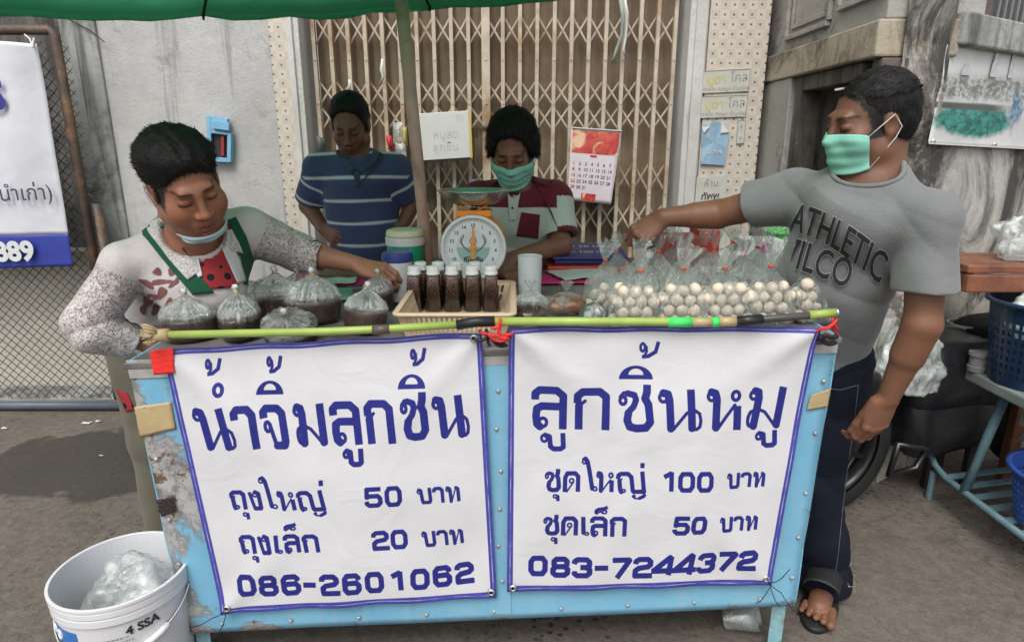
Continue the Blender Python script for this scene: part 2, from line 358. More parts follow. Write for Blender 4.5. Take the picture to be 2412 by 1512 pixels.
for i in range(-m_,n+m_):
    for sgn in (1,-1):
        xa=fx0+i*s; xb=xa+sgn*L; 
        if sgn<0: xa+=L*0
        p0=[xa,zf0]; p1=[xb,zf1]
        t0,t1_=0.,1.
        dx=xb-xa
        for lo,hi in ((fx0,fx1),):
            ta=(lo-xa)/dx; tb=(hi-xa)/dx; 
            if ta>tb: ta,tb=tb,ta
            t0=max(t0,ta); t1_=min(t1_,tb)
        if t1_-t0>.005: seg(xa+dx*t0,zf0+L*t0,xa+dx*t1_,zf0+L*t1_,.002*sgn)
mb.build('wire_mesh',M_wire,fence)
pxp=lambda y:P(147,y,YF).x
X1=P(196,450,YF).x
mb=MB(); mb.tube([(fx0,YF-.01,ztop2),(X1-.02,YF-.01,ztop2),(X1,YF-.01,ztop2-.02),(X1,YF-.01,.0)],.024,12); mb.build('frame_pipe',M_rust,fence,smooth=True)
mb=MB(); mb.tube([(X1+.062,YF-.005,P(200,480,YF).z),(X1+.062,YF-.005,0)],.02,10); mb.build('post',M_rust,fence,smooth=True)
mb=MB(); mb.tube([(fx0,YF-.03,zb),(fx1,YF-.03,zb)],.025,12); mb.build('bottom_pipe',M_grey,fence,smooth=True)
tag(MB().tube([(fx0,YF-.1,.03),(fx1+.3,YF-.1,.03)],.026,12).build('water_pipe',pm('blue_grey_pipe',(.09,.1,.13),.45),loc=(-3,YF-.1,.03),smooth=True),'dark blue-grey pipe lying on the ground along the fence foot','pipe')
tag(MB().bb((-9,YF-.06,.0),(fx1+.1,YF+.2,.035)).build('kerb',M_mould,bevel=.01),kind='structure')

# ================= right side building =================
XS=1.37; PY=2.52
side=thing('side_building',(XS+.3,3.,0),'weathered side building with stained beam and old brown door at the right','building')
def yz(px,py): p=PX(px,py,XS); return p.y,p.z
zb1=yz(1960,162)[1]; zb2=yz(1960,88)[1]
mb=MB(); mb.bb((XS,PY+.02,zb2+.002),(XS+.25,YW+.3,3.3)); mb.build('upper_wall',M_panel,side,bevel=.006)
mb=MB(); mb.bb((XS-.03,PY+.01,zb1),(XS+.28,YW+.3,zb2)); mb.build('beam',M_beam,side,bevel=.008)
mb=MB()
for (y0,y1,z0,z1) in ((2.98,3.42,zb2+.06,2.7),(2.55,2.9,zb2+.1,2.7)):
    for d,w in ((0,.022),(.045,.012)):
        q=[(y0+d,z0+d),(y1-d,z0+d),(y1-d,z1-d),(y0+d,z1-d)]
        for k in range(4):
            (ya,za),(yb,zb_)=q[k],q[(k+1)%4]
            if k%2==0: mb.bb((XS-w,min(ya,yb),za-.011),(XS-.001,max(ya,yb),za+.011))
            else: mb.bb((XS-w+.002,ya-.011,min(za,zb_)+.0115),(XS-.001,ya+.011,max(za,zb_)-.0115))
mb.build('moulding',M_panel,side,bevel=.003)
mb=MB(); mb.bb((XS-.02,3.28,0),(XS+.2,YW+.3,zb1-.002)); mb.build('wall_strip',M_panel,side,bevel=.005)
mb=MB()
for y in (3.23,2.7,2.56): mb.bb((XS+.0,y-.035,0),(XS+.1,y+.035,zb1-.004))
mb.bb((XS+.0,2.74,zb1-.07),(XS+.1,3.19,zb1-.004)); mb.build('door_frame',M_door,side,bevel=.005)
mb=MB()
for k in range(4): mb.bb((XS+.115,2.745+k*.112,.02),(XS+.14,2.852+k*.112,zb1-.075))
mb.build('door',M_door,side,bevel=.003)
q0=P(2112,200,PY).x; q1=P(2226,200,PY).x
mb=MB(); mb.grid(lambda u,v:Vector((q0+(q1-q0)*u,PY+.012*vnoise(Vector((u*3,v*9,0)),2.,3)+.01*vnoise(Vector((u*9,v*30,0)),2.,5),3.3*v)),14,60)
mb.bb((q0+.002,PY+.03,0),(q1-.002,PY+.3,3.3)); mb.build('pillar',M_pillar,side)
# right wall (turns away to the right)
A0=Vector((q1+.01,PY+.03,0)); dW=Vector((.85,.53,0)).normalized(); nW=Vector((dW.y,-dW.x,0))
rw=thing('right_wall',A0,'mouldy grey wall carrying the temple poster at the right edge','wall')
RW=lambda px,py,off=0: PL(px,py,A0+nW*off,nW)
zl0=RW(2300,118).z; zl1=RW(2300,40).z
def wbox(mb,s0,s1,z0,z1,o0,o1):
    p=[]
    for z in (z0,z1):
        for s_,o_ in ((s0,o1),(s1,o1),(s1,o0),(s0,o0)): p.append(A0+dW*s_+nW*o_+Vector((0,0,z)))
    mb.hexa(p)
mb=MB(); wbox(mb,0,4,0,zl1-.002,-.2,0); mb.build('wall_body',M_right,rw)
mb=MB(); wbox(mb,0,4,zl0,zl1,.003,.045); mb.build('ledge',M_mould,rw,bevel=.008)
sw=(RW(2322,20)-A0).dot(dW)
mb=MB(); wbox(mb,0,sw,zl1,3.3,-.2,0); mb.build('upper_wall',M_right,rw)
mb=MB(); wbox(mb,sw+.003,4,zl1,3.3,-.2,-.12); mb.build('window',pm('dark_glass',(.02,.018,.017),.3),rw)
mb=MB()
for k in range(9):
    p=A0+dW*(sw+.04+k*.055)+nW*(-.02); mb.tube([p+Vector((0,0,zl1)),p+Vector((0,0,3.2))],.006,6)
mb.build('window_grille',M_grey,rw)
mb=MB(); wbox(mb,sw-.001,sw+.04,zl1+.001,3.3,-.11,.01); mb.build('window_frame',M_door,rw)
# ================= the blue cart =================
B0=Vector((-.93,1.48,0)); dB=Vector((1.745,.06,0)).normalized(); nB=Vector((dB.y,-dB.x,0))   # nB points to the viewer
def BP(px,py,off=0): return PL(px,py,B0+nB*off,nB)
TL,TR,BR_,BL=BP(300,850),BP(1975,790),BP(1870,1425),BP(440,1490)
back=Vector((0,.78,0))-Vector((0,0,0))
def CZ(x,y=0): return TL.z-.003+(TR.z-TL.z)*(x-TL.x)/(TR.x-TL.x)    # height of the counter top
def CT(px,py,dz=0):
    d=ray(px,py); 
    k=(TR.z-TL.z)/(TR.x-TL.x); z0=CZ(0)+dz
    return CO+d*((z0-CAMH)/(d.z-k*d.x))
def cart_mat():
    m=NT('chipped_blue_paint'); co=m.coord(kind='World'); w=m.attr('wear')
    c=m.mix(m.ramp(m.noise(co,3,6,.6),.3,.7),(.14,.36,.53),(.21,.45,.60))
    c=m.mix(m.ramp(m.noise(m.coord((14,14,1.2),'World'),2,6,.6),.5,.8,0,.5),c,(.33,.42,.46))
    c=m.mix(m.ramp(m.noise(co,60,4),.55,.75,0,.3),c,(.2,.25,.28))
    n1=m.math('ADD',m.noise(co,7.5,8,.7,.5),w)
    c=m.mix(m.ramp(n1,.86,.89),c,(.36,.36,.35))
    c=m.mix(m.math('MULTIPLY',m.ramp(n1,.86,.89),m.ramp(m.noise(co,19,7,.75),.48,.6)),c,(.17,.165,.16))
    edge=m.math('MULTIPLY',m.ramp(n1,.82,.86),m.ramp(n1,.88,.9,1,0)); c=m.mix(m.math('MULTIPLY',edge,.5),c,(.2,.14,.1))
    c=m.mix(m.ramp(m.math('ADD',m.noise(co,26,5,.7),m.math('MULTIPLY',w,.5)),.8,.83),c,(.13,.075,.045))
    return m.pbr(c,m.ramp(n1,.8,.9,.42,.55),0,.45,m.bump(m.math('ADD',m.math('MULTIPLY',m.ramp(n1,.84,.89),-.8),m.noise(co,30,6)),.35,.004))
M_cart=cart_mat()
M_galv=pm('galvanised',(.42,.42,.41),.45,.25,9,.25,40,.5,.4,stain=((.2,.15,.11),7,.55,.72))
def set_attr(o,name,vals):
    a=o.data.attributes.new(name,'FLOAT','POINT'); a.data.foreach_set('value',np.asarray(vals,np.float32).ravel())
def set_col(o,name,vals):
    a=o.data.attributes.new(name,'FLOAT_COLOR','POINT'); v=np.ones((len(vals),4),np.float32); v[:,:3]=vals; a.data.foreach_set('color',v.ravel())
cart=thing('food_cart',((TL.x+TR.x)/2,1.9,0),'light blue chipped metal food cart hung with two white price banners','cart')
def bil(a,b,c,d,u,v): return (a*(1-u)+b*u)*(1-v)+(d*(1-u)+c*u)*v
def wear_panel(name,a,b,c,d,n,base,boost):
    mb=MB(); mb.grid(lambda u,v:bil(a,b,c,d,u,v)+n*(.0035*vnoise(Vector((u*7,v*7,0)),1.1,3)),60,40); o=mb.build(name,M_cart,cart,smooth=True,solid=.004)
    w=[]
    for j in range(41):
        for i in range(61):
            u,v=i/60,j/40; w.append(base+boost(u,v))
    set_attr(o,'wear',w); return o
def bst(u,v):
    e=.34*math.exp(-u/.05)+.13*math.exp(-(1-u)/.03)+.16*math.exp(-(1-v)/.05)
    e+=.25*math.exp(-((u-.04)/.05)**2-((v-.42)/.14)**2)+.3*math.exp(-(v)/.02)*math.exp(-u/.1)
    return e
wear_panel('front_panel',TL,TR,BR_,BL,nB,.115,bst)
TLb,TRb,BRb,BLb=[p+back for p in(TL,TR,BR_,BL)]
wear_panel('side_panel',TLb,TL,BL,BLb,Vector((-1,0,0)),.14,lambda u,v:.1*math.exp(-(1-v)/.1))
wear_panel('side_panel',TR,TRb,BRb,BR_,Vector((1,0,0)),.14,lambda u,v:.1*math.exp(-(1-v)/.1))
wear_panel('back_panel',TRb,TLb,BLb,BRb,Vector((0,1,0)),.1,lambda u,v:0)
M_counter=pm('counter_sheet',(.16,.15,.145),.4,.3,6,.2,30,.5,stain=((.06,.045,.04),4,.5,.65))
mb=MB(); up=Vector((0,0,.018))
c4=[TL+nB*.008+Vector((-.008,0,-.021)),TR+nB*.008+Vector((.008,0,-.021)),TRb+Vector((.008,0.01,-.021)),TLb+Vector((-.008,.01,-.021))]
mb.hexa(c4+[p+up for p in c4]); mb.build('counter_top',M_counter,cart,bevel=.004)
# galvanised edging along the top of the front and down the two corners, with screws
def on(u,v,o): return bil(TL,TR,BR_,BL,u,v)+nB*o
mb=MB(); mb.hexa([on(0,.055,.003),on(1,.055,.003),on(1,.055,.0055),on(0,.055,.0055),on(0,-.004,.003),on(1,-.004,.003),on(1,-.004,.0055),on(0,-.004,.0055)]); mb.build('edge_strip',M_galv,cart)
mb=MB(); f=lambda u0,u1,v0,v1,a,b:mb.hexa([on(u0,v1,a),on(u1,v1,a),on(u1,v1,b),on(u0,v1,b),on(u0,v0,a),on(u1,v0,a),on(u1,v0,b),on(u0,v0,b)])
f(.492,.528,.056,.975,.003,.006); o=mb.build('seam_strip',M_cart,cart); set_attr(o,'wear',[.1]*len(o.data.vertices))
def screw(u,v,off=.004):
    p=on(u,v,off); mb=MB(); mb.lathe([(.0062,0),(.005,.003),(.002,.0042)],10,Matrix.Translation(p)@Matrix.Rotation(R(90),4,'X')); mb.build('screw',M_galv,cart,smooth=True)
for k in range(9): screw(.06+.11*k,.965)
for v in (.14,.27,.42,.56,.7,.84): screw(.508+.004*(v*9%2),v,.0065)
for v in (.15,.33,.55,.72,.88): screw(.012,v); screw(.988,v)
M_leg=pm('leg_paint',(.2,.38,.42),.5,.3,14,.3,60,.2,stain=((.2,.14,.1),12,.5,.66))
for (t,q) in ((BL,.0),(BR_,.0),(BLb,0),(BRb,0)):
    s_=.03 if t.x<0 else -.03
    x=t.x+s_; y=t.y+(.025 if t.y<1.7 else -.03)
    mb=MB(); z1=t.z+.05
    mb.bb((x-.02,y-.0015,0),(x+.02,y+.0015,z1)); mb.bb((x-.0015+.02*(1 if s_<0 else -1),y+.0017,0),(x+.0015+.02*(1 if s_<0 else -1),y+.04,z1)); mb.build('leg',M_leg,cart)
# tan tape over the cart corners, dark rag in a rust hole
M_tan=pm('tan_tape',(.41,.31,.17),.35,.2,9,.4,18)
def patch(name,pts,mat,parent,off=.0068,n=10,wob=.0015,plane=None):
    q=[BP(x,y,off) if plane is None else plane(x,y,off) for x,y in pts]
    mb=MB(); mb.grid(lambda u,v:bil(*q,u,v)+nB*(wob*vnoise(Vector((u*9,v*9,0)),1.3,len(name))),n,n); return mb.build(name,mat,parent,smooth=True,solid=.0006)
patch('tape',[(316,958),(402,946),(414,1010),(396,1022)][:3]+[(330,1030)],M_tan,cart)
patch('tape',[(1910,930),(1958,914),(1949,958),(1900,966)],M_tan,cart)
patch('rag',[(368,1178),(408,1170),(414,1205),(378,1218)],pm('dark_rag',(.03,.022,.02),.8),cart,.009,10,.006)

# ================= printed lettering =================
GL={
'น':[('r',.14,.19,.105,.12,.55),('T',[(.14,.085),(.24,.11),(.275,.25),(.31,.93)]),('t',[(.36,.96),(.66,.56),(.84,.51)]),('T',[(.74,0),(.78,.93)],'b'),('t',[(.84,.5),(.94,.58),(.97,.75),(.95,.9),(.88,.96),(.78,.96)])],
'า':[('T',[(.12,.32),(.12,.17),(.25,.085),(.68,.085),(.87,.22),(.87,1)],'bb')],
'จ':[('T',[(.12,.31),(.12,.17),(.25,.085),(.7,.085),(.87,.2),(.87,.84),(.82,.93),(.52,.93)],'b'),('r',.23,.5,.12,.13,.5),('t',[(.34,.45),(.36,.6),(.47,.93)]),('t',[(.36,.52),(.5,.93)])],
'ม':[('r',.19,.18,.115,.12,.55),('T',[(.2,.08),(.29,.11),(.32,.25),(.29,.93)]),('r',.2,.75,.1,.2,.45),('t',[(.4,.54),(.53,.6),(.85,.95)]),('T',[(.9,0),(.88,.92)],'b')],
'ล':[('T',[(.11,.31),(.11,.16),(.23,.075),(.7,.075),(.88,.2),(.88,1)],'bb'),('T',[(.86,.46),(.3,.455),(.16,.52),(.14,.7),(.17,.88),(.25,.94)]),('r',.33,.84,.125,.12,.55)],
'ู':[('r',.16,.3,.12,.2,.5),('T2',[(.2,.12),(.36,.2),(.38,.75),(.5,.88),(.75,.88),(.85,.78),(.85,0)],' b')],
'ก':[('T',[(.17,1),(.16,.42)],'b'),('T',[(.12,.36),(.12,.18),(.25,.08),(.7,.08),(.87,.2),(.87,1)],'bb'),('t',[(.16,.42),(.32,.3)])],
'ช':[('r',.17,.33,.1,.1,.5),('t',[(.1,.25),(.2,.165),(.36,.165)]),('T2',[(.3,.18),(.48,.22),(.52,.32),(.45,.46),(.3,.58)]),('T',[(.3,.6),(.26,.75),(.32,.89),(.5,.93),(.75,.92),(.87,.8),(.84,.42),(.76,.3),(.82,.16),(.83,0)],' b'),],
'ิ':[('d',)],
'้':[('r',.17,.33,.12,.26,.5),('t',[(.33,.3),(.35,.6),(.22,.9)]),('T2',[(.14,.9),(.42,.87),(.74,.62),(.86,0)],'bb')],
'ํ':[('r',.5,.5,.36,.38,.65)],
'ห':[('r',.17,.18,.11,.12,.55),('T',[(.17,.08),(.27,.11),(.31,.25),(.3,.93)]),('t',[(.36,.95),(.56,.68),(.79,.4)]),('r',.81,.18,.115,.125,.6),('T',[(.86,.42),(.86,1)],'bb')],
'ถ':[('T',[(.12,.36),(.12,.18),(.25,.08),(.7,.08),(.87,.2),(.87,1)],'bb'),('t',[(.16,.42),(.32,.3)]),('T',[(.17,.4),(.2,.8),(.24,.92)]),('r',.38,.86,.13,.1,.5)],
'ุ':[('r',.34,.3,.27,.24,.5),('T2',[(.72,.3),(.75,1)],' b')],
'ง':[('r',.52,.2,.2,.13,.5),('T',[(.55,.07),(.78,.16),(.86,.9)]),('T',[(.42,.93),(.84,.93)]),('T2',[(.08,.06),(.38,.93)],'b')],
'ใ':[('r',.2,.14,.15,.075,.5),('t',[(.12,.06),(.25,.03),(.36,.04)]),('T',[(.36,.05),(.5,.14),(.56,.4),(.62,.9)]),('r',.85,.91,.17,.075,.5)],
'ญ':[('T',[(.05,.26),(.06,.14),(.14,.08),(.38,.08),(.5,.2),(.56,.68)],'b'),('t',[(.08,.34),(.18,.26)]),('T',[(.1,.32),(.13,.64),(.17,.72)]),('r',.25,.68,.075,.07,.5),('T',[(.56,.66),(.6,.72),(.95,.72)]),('T',[(.86,0),(.94,.72)],'b'),('r',.6,.88,.06,.055,.45),('t',[(.62,.95),(.8,.97)]),('T2',[(.8,.95),(.95,.88),(.97,.8)],' b')],
'่':[('T',[(.5,0),(.5,1)],'bb')],
'บ':[('r',.17,.22,.13,.14,.5),('T',[(.18,.1),(.3,.16),(.36,.8),(.4,.92),(.82,.92),(.9,.82),(.88,0)],' b')],
'ท':[('r',.16,.19,.12,.13,.5),('T',[(.16,.08),(.28,.12),(.33,.25),(.35,.95)]),('t',[(.4,.95),(.66,.25),(.74,.12)]),('T',[(.74,.1),(.86,.18),(.87,1)],' b')],
'ด':[('T',[(.13,1),(.13,.3),(.25,.09),(.7,.09),(.87,.25),(.87,1)],'bb'),('r',.5,.45,.14,.12,.5),('t',[(.6,.52),(.24,.98)])],
'เ':[('T',[(.3,0),(.34,.85)],'b'),('r',.72,.9,.24,.09,.5)],
'็':[('T2',[(.08,.95),(.08,.5),(.25,.32),(.8,.22),(1,.02)],'bb'),('r',.75,.72,.2,.24,.5),('t',[(.12,.95),(.42,.62),(.56,.85)])],
'0':[('D',[(.15,.28),(.28,.1),(.72,.1),(.86,.28),(.86,.72),(.72,.9),(.28,.9),(.15,.72),(.15,.28)])],
'1':[('D',[(.05,.25),(.6,.08)],'b'),('D',[(.68,0),(.68,1)],'bb')],
'2':[('D',[(.12,.32),(.14,.18),(.28,.09),(.72,.09),(.87,.22),(.87,.36),(.74,.47),(.3,.53),(.14,.65),(.14,.9)],'b'),('D',[(.05,.91),(1,.91)],'bb')],
'3':[('D',[(.09,.32),(.13,.18),(.28,.09),(.72,.09),(.85,.2),(.85,.37),(.74,.48),(.4,.48)],'bb'),('D',[(.7,.48),(.87,.6),(.87,.77),(.72,.9),(.25,.9),(.12,.8),(.1,.68)],' b')],
'4':[('D',[(.75,0),(.75,1)],'bb'),('D',[(.7,.06),(.12,.72)]),('D',[(0,.76),(1,.76)],'bb')],
'5':[('D',[(.95,.09),(.18,.09),(.15,.48),(.3,.43),(.74,.43),(.87,.56),(.87,.77),(.72,.9),(.26,.9),(.13,.8),(.1,.68)],'bb')],
'6':[('D',[(.86,.3),(.84,.2),(.72,.09),(.28,.09),(.15,.24),(.15,.75),(.28,.9),(.72,.9),(.86,.77),(.86,.58),(.74,.45),(.16,.45)],'b')],
'7':[('D',[(0,.09),(.9,.09)],'bb'),('D',[(.86,.12),(.28,1)],' b')],
'8':[('D',[(.18,.2),(.3,.09),(.7,.09),(.83,.2),(.83,.36),(.72,.47),(.28,.47),(.18,.36),(.18,.2)]),('D',[(.28,.47),(.14,.6),(.14,.78),(.28,.9),(.72,.9),(.87,.78),(.87,.6),(.72,.47)])],
'-':[('D',[(0,.5),(1,.5)],'bb')],
}
def zf(k):
    x0,y0,s=k; return lambda x,y:((x0+x/s)/1.0701,(y0+y/s)/1.0701)
Z1=zf((440,860,4.4476));Z2=zf((820,840,4.2));Z3=zf((1300,840,3.35));Z4=zf((540,1180,3.4457));Z5=zf((1300,1130,3.4457))
def ink_field(PXX,PYY,items):
    """distance (in photo pixels, negative inside) to the lettering for points PXX,PYY of the flat sheet"""
    D=np.full(PXX.shape,50.,np.float32)
    def stamp(a,fn,pad):
        a=np.asarray(a); lo=a.min(0)-pad; hi=a.max(0)+pad
        m=(PXX>lo[0])&(PXX<hi[0])&(PYY>lo[1])&(PYY<hi[1])
        if m.any(): D[m]=np.minimum(D[m],fn(PXX[m],PYY[m]))
    def seg(pts,w,caps=''):
        pts=[np.array(p,float) for p in pts]; n=len(pts)
        for i in range(n-1):
            a,b=pts[i],pts[i+1]
            def fn(x,y,a=a,b=b,i=i):
                d=b-a; L=max(1e-6,np.hypot(*d)); t=((x-a[0])*d[0]+(y-a[1])*d[1])/L/L; tc=np.clip(t,0,1)
                q=np.hypot(x-a[0]-d[0]*tc,y-a[1]-d[1]*tc)-w/2
                if i==0 and caps[:1]=='b': q=np.maximum(q,-t*L)
                if i==n-2 and caps[1:2]=='b': q=np.maximum(q,(t-1)*L)
                return q
            stamp([a,b],fn,w/2+6)
    for (g,k,tl,tr,bl,wT,wt) in items:
        A=np.array(k(*tl));Bx=np.array(k(*tr))-A;By=np.array(k(*bl))-A
        m=lambda u,v:A+Bx*u+By*v
        for s in GL[g]:
            if s[0] in 'TtD' or s[0]=='T2':
                w={'T':wT,'t':wt,'D':wT,'T2':wT*.8}[s[0]]; seg([m(*p) for p in s[1]],w,s[2] if len(s)>2 else '')
            elif s[0]=='r':
                _,cx,cy,rx,ry,ww=s
                seg([m(cx+(rx-.02)*math.cos(a),cy+(ry-.02)*math.sin(a)) for a in np.linspace(0,2*PI,17)],max(wt*1.05,wT*ww*.8))
            elif s[0]=='d':
                Mi=np.linalg.inv(np.array([Bx,By]).T); sc=np.hypot(*By)
                def fn(x,y):
                    uv=Mi@np.array([x-A[0],y-A[1]]); u,v=uv
                    def dome(u,v,rx,h,base): return np.maximum((np.sqrt(((u-.5)/rx)**2+((v-base)/h)**2)-1)*h,v-base)*sc
                    return np.maximum(dome(u,v,.5,.98,1.),-dome(u,v,.22,.44,.68))
                stamp([m(0,0),m(1,0),m(1,1),m(0,1)],fn,6)
    return D
def row(k,chars,boxes,wT,wt):
    """boxes: (x_left_top, y_top_left, x_right_top, y_top_right, x_left_bottom, y_bottom)"""
    return [(c,k,(b[0],b[1]),(b[2],b[3]),(b[4],b[5]),wT,wt) for c,b in zip(chars,boxes)]
H1=18.5;h1=8
items1=row(Z1,'นาจม',[(180,738,620,733,290,1205),(632,715,890,712,717,1190),(950,705,1225,703,1035,1180),(1300,690,1668,680,1372,1155)],H1,h1)
items1+=row(Z2,'ลกชน',[(42,717,352,712,95,1163),(403,697,712,690,452,1150),(775,612,1078,600,806,1118),(1115,655,1500,640,1150,1098)],H1,h1)
items1+=row(Z1,'้้',[(338,195,535,190,345,385),(1025,165,1218,160,1035,360)],11.5,6.5)+row(Z2,'้',[(898,158,1078,152,900,345)],11.5,6.5)
items1+=row(Z1,'ํ',[(430,455,560,450,440,625)],13,9)+row(Z1,'ิ',[(915,440,1225,430,917,598)],12,8)+row(Z2,'ิ',[(770,425,1060,415,772,578)],12,8)
items1+=row(Z2,'ู',[(190,1205,415,1195,203,1390)],16,7)
S=10.5;s_=4.2
items1+=row(Z4,'ถงใหญ่',[(128,192,268,188,158,355),(296,188,410,182,320,352),(378,58,500,52,440,348),(538,182,700,176,572,350),(722,172,958,160,752,405),(918,78,955,76,922,128)],S,s_)
items1+=row(Z4,'ุ',[(250,375,312,372,258,438)],S,s_)
items1+=row(Z4,'ถงเลก็',[(212,578,352,572,240,735),(378,572,482,568,402,732),(515,570,590,566,530,728),(600,566,740,560,622,722),(760,566,905,558,786,720),(612,472,715,462,616,530)],S,s_)
items1+=row(Z4,'ุ',[(335,748,396,745,343,806)],S,s_)
items1+=row(Z4,'50',[(1300,148,1458,140,1318,322),(1478,138,1632,128,1488,318)],11,4)+row(Z4,'20',[(1362,535,1515,528,1378,700),(1525,528,1678,518,1538,692)],11,4)
items1+=row(Z4,'บาท',[(1756,155,1884,148,1770,294),(1896,148,1990,144,1908,286),(2004,146,2132,138,2016,280)],8.6,3.6)+row(Z4,'บาท',[(1795,535,1918,527,1808,670),(1930,528,2022,524,1944,662),(2036,526,2160,516,2048,656)],8.6,3.6)
ph=[('0',190,920,355,912,218,1102),('8',378,925,545,918,402,1105),('6',570,925,745,912,592,1100),('-',775,992,885,988,778,1018),('2',910,912,1080,905,935,1092),('6',1108,905,1275,898,1122,1088),('0',1302,895,1470,886,1316,1075),('1',1532,888,1650,880,1545,1055),('0',1700,868,1870,858,1706,1045),('6',1890,850,2060,836,1902,1028),('2',2085,832,2250,815,2098,1005)]
items1+=row(Z4,[p[0] for p in ph],[p[1:] for p in ph],13,5)
items2=row(Z3,'ลกชนหม',[(132,448,437,448,126,803),(482,452,800,452,474,803),(842,430,1158,425,852,812),(1186,464,1568,462,1180,812),(1590,456,1912,452,1580,808),(1955,452,2290,446,1895,800)],H1,h1)
items2+=row(Z3,'้',[(1040,70,1232,68,1035,210)],11.5,6.5)+row(Z3,'ิ',[(868,264,1156,268,866,380)],12,8)+row(Z3,'ูู',[(200,835,430,832,205,985),(2012,822,2212,808,2012,965)],15,6.5)
items2+=row(Z5,'ชดใหญ่',[(243,165,390,162,243,358),(408,186,560,184,402,360),(565,62,668,58,598,362),(690,185,852,183,684,360),(870,182,1125,178,862,425),(1068,106,1116,104,1066,152)],S,s_)
items2+=row(Z5,'ุ',[(318,378,378,376,318,440)],S,s_)
items2+=row(Z5,'ชดเลก็',[(230,558,376,554,232,738),(392,574,540,572,388,742),(560,574,632,572,560,742),(644,574,792,572,640,746),(812,576,962,574,806,748),(686,490,792,484,684,552)],S,s_)
items2+=row(Z5,'ุ',[(303,756,362,754,303,820)],S,s_)
items2+=row(Z5,'100',[(1275,188,1378,186,1270,356),(1400,188,1550,186,1392,360),(1562,188,1712,186,1554,360)],11,4)+row(Z5,'50',[(1368,576,1512,572,1352,740),(1524,574,1656,566,1506,728)],11,4)
items2+=row(Z5,'บาท',[(1828,206,1944,200,1816,340),(1956,204,2046,200,1942,330),(2060,200,2168,196,2044,326)],8.4,3.5)+row(Z5,'บาท',[(1762,582,1878,576,1752,712),(1890,580,1974,578,1876,702),(1990,576,2102,570,1974,698)],8.4,3.5)
ph=[('0',108,930,280,928,104,1102),('8',302,938,475,935,296,1110),('3',490,938,665,936,486,1110),('-',682,1010,800,1010,682,1038),('7',838,940,1012,940,826,1118),('2',1022,940,1196,936,1006,1116),('4',1196,932,1404,926,1166,1098),('4',1388,915,1590,905,1350,1098),('3',1592,908,1748,898,1562,1082),('7',1768,895,1930,885,1736,1064),('2',1940,885,2106,874,1906,1050)]
items2+=row(Z5,[p[0] for p in ph],[p[1:] for p in ph],13,5)

def banner_mat():
    m=NT('printed_vinyl'); co=m.coord(kind='World'); k=m.attr('ink'); e=m.attr('hem')
    w=m.mix(m.ramp(m.noise(co,5,5),.3,.7),(.58,.575,.595),(.64,.635,.655))
    w=m.mix(m.ramp(m.noise(co,3.3,8,.7,.5),.62,.76,0,.22),w,(.45,.43,.4))
    ink=m.mix(m.ramp(m.noise(co,40,3),.3,.7),(.015,.019,.17),(.022,.026,.21))
    c=m.mix(m.ramp(k,-.55,.55,1,0),w,ink)
    hb=m.mix(m.ramp(m.noise(co,20,4),.3,.7),(.04,.042,.26),(.07,.07,.36))
    c=m.mix(m.ramp(e,13.2,14.4,1,0),c,hb)
    st=m.math('MULTIPLY',m.ramp(e,5.6,6.4),m.ramp(e,7.2,8.,1,0)); st=m.math('MULTIPLY',st,m.ramp(m.noise(co,14,4),.4,.6,.1,.8))
    c=m.mix(st,c,(.55,.55,.72))
    wv=m.n('ShaderNodeTexWave'); wv.inputs['Scale'].default_value=160; m.l(co,wv.inputs[0])
    h=m.math('ADD',m.math('MULTIPLY',m.noise(m.coord((1,1,1),'World'),7,4,.5,1.),.9),m.math('MULTIPLY',wv.outputs['Fac'],.02))
    return m.pbr(c,.42,0,.45,m.bump(h,.22,.02))
M_banner=banner_mat()
M_metal=pm('steel',(.55,.55,.55),.3,.15,20,.1,50,.5,.9)
M_black=pm('black_wire',(.015,.015,.016),.6,.2,20,0)
M_red=pm('red_cord',(.62,.03,.03),.5,.2,20,.1)
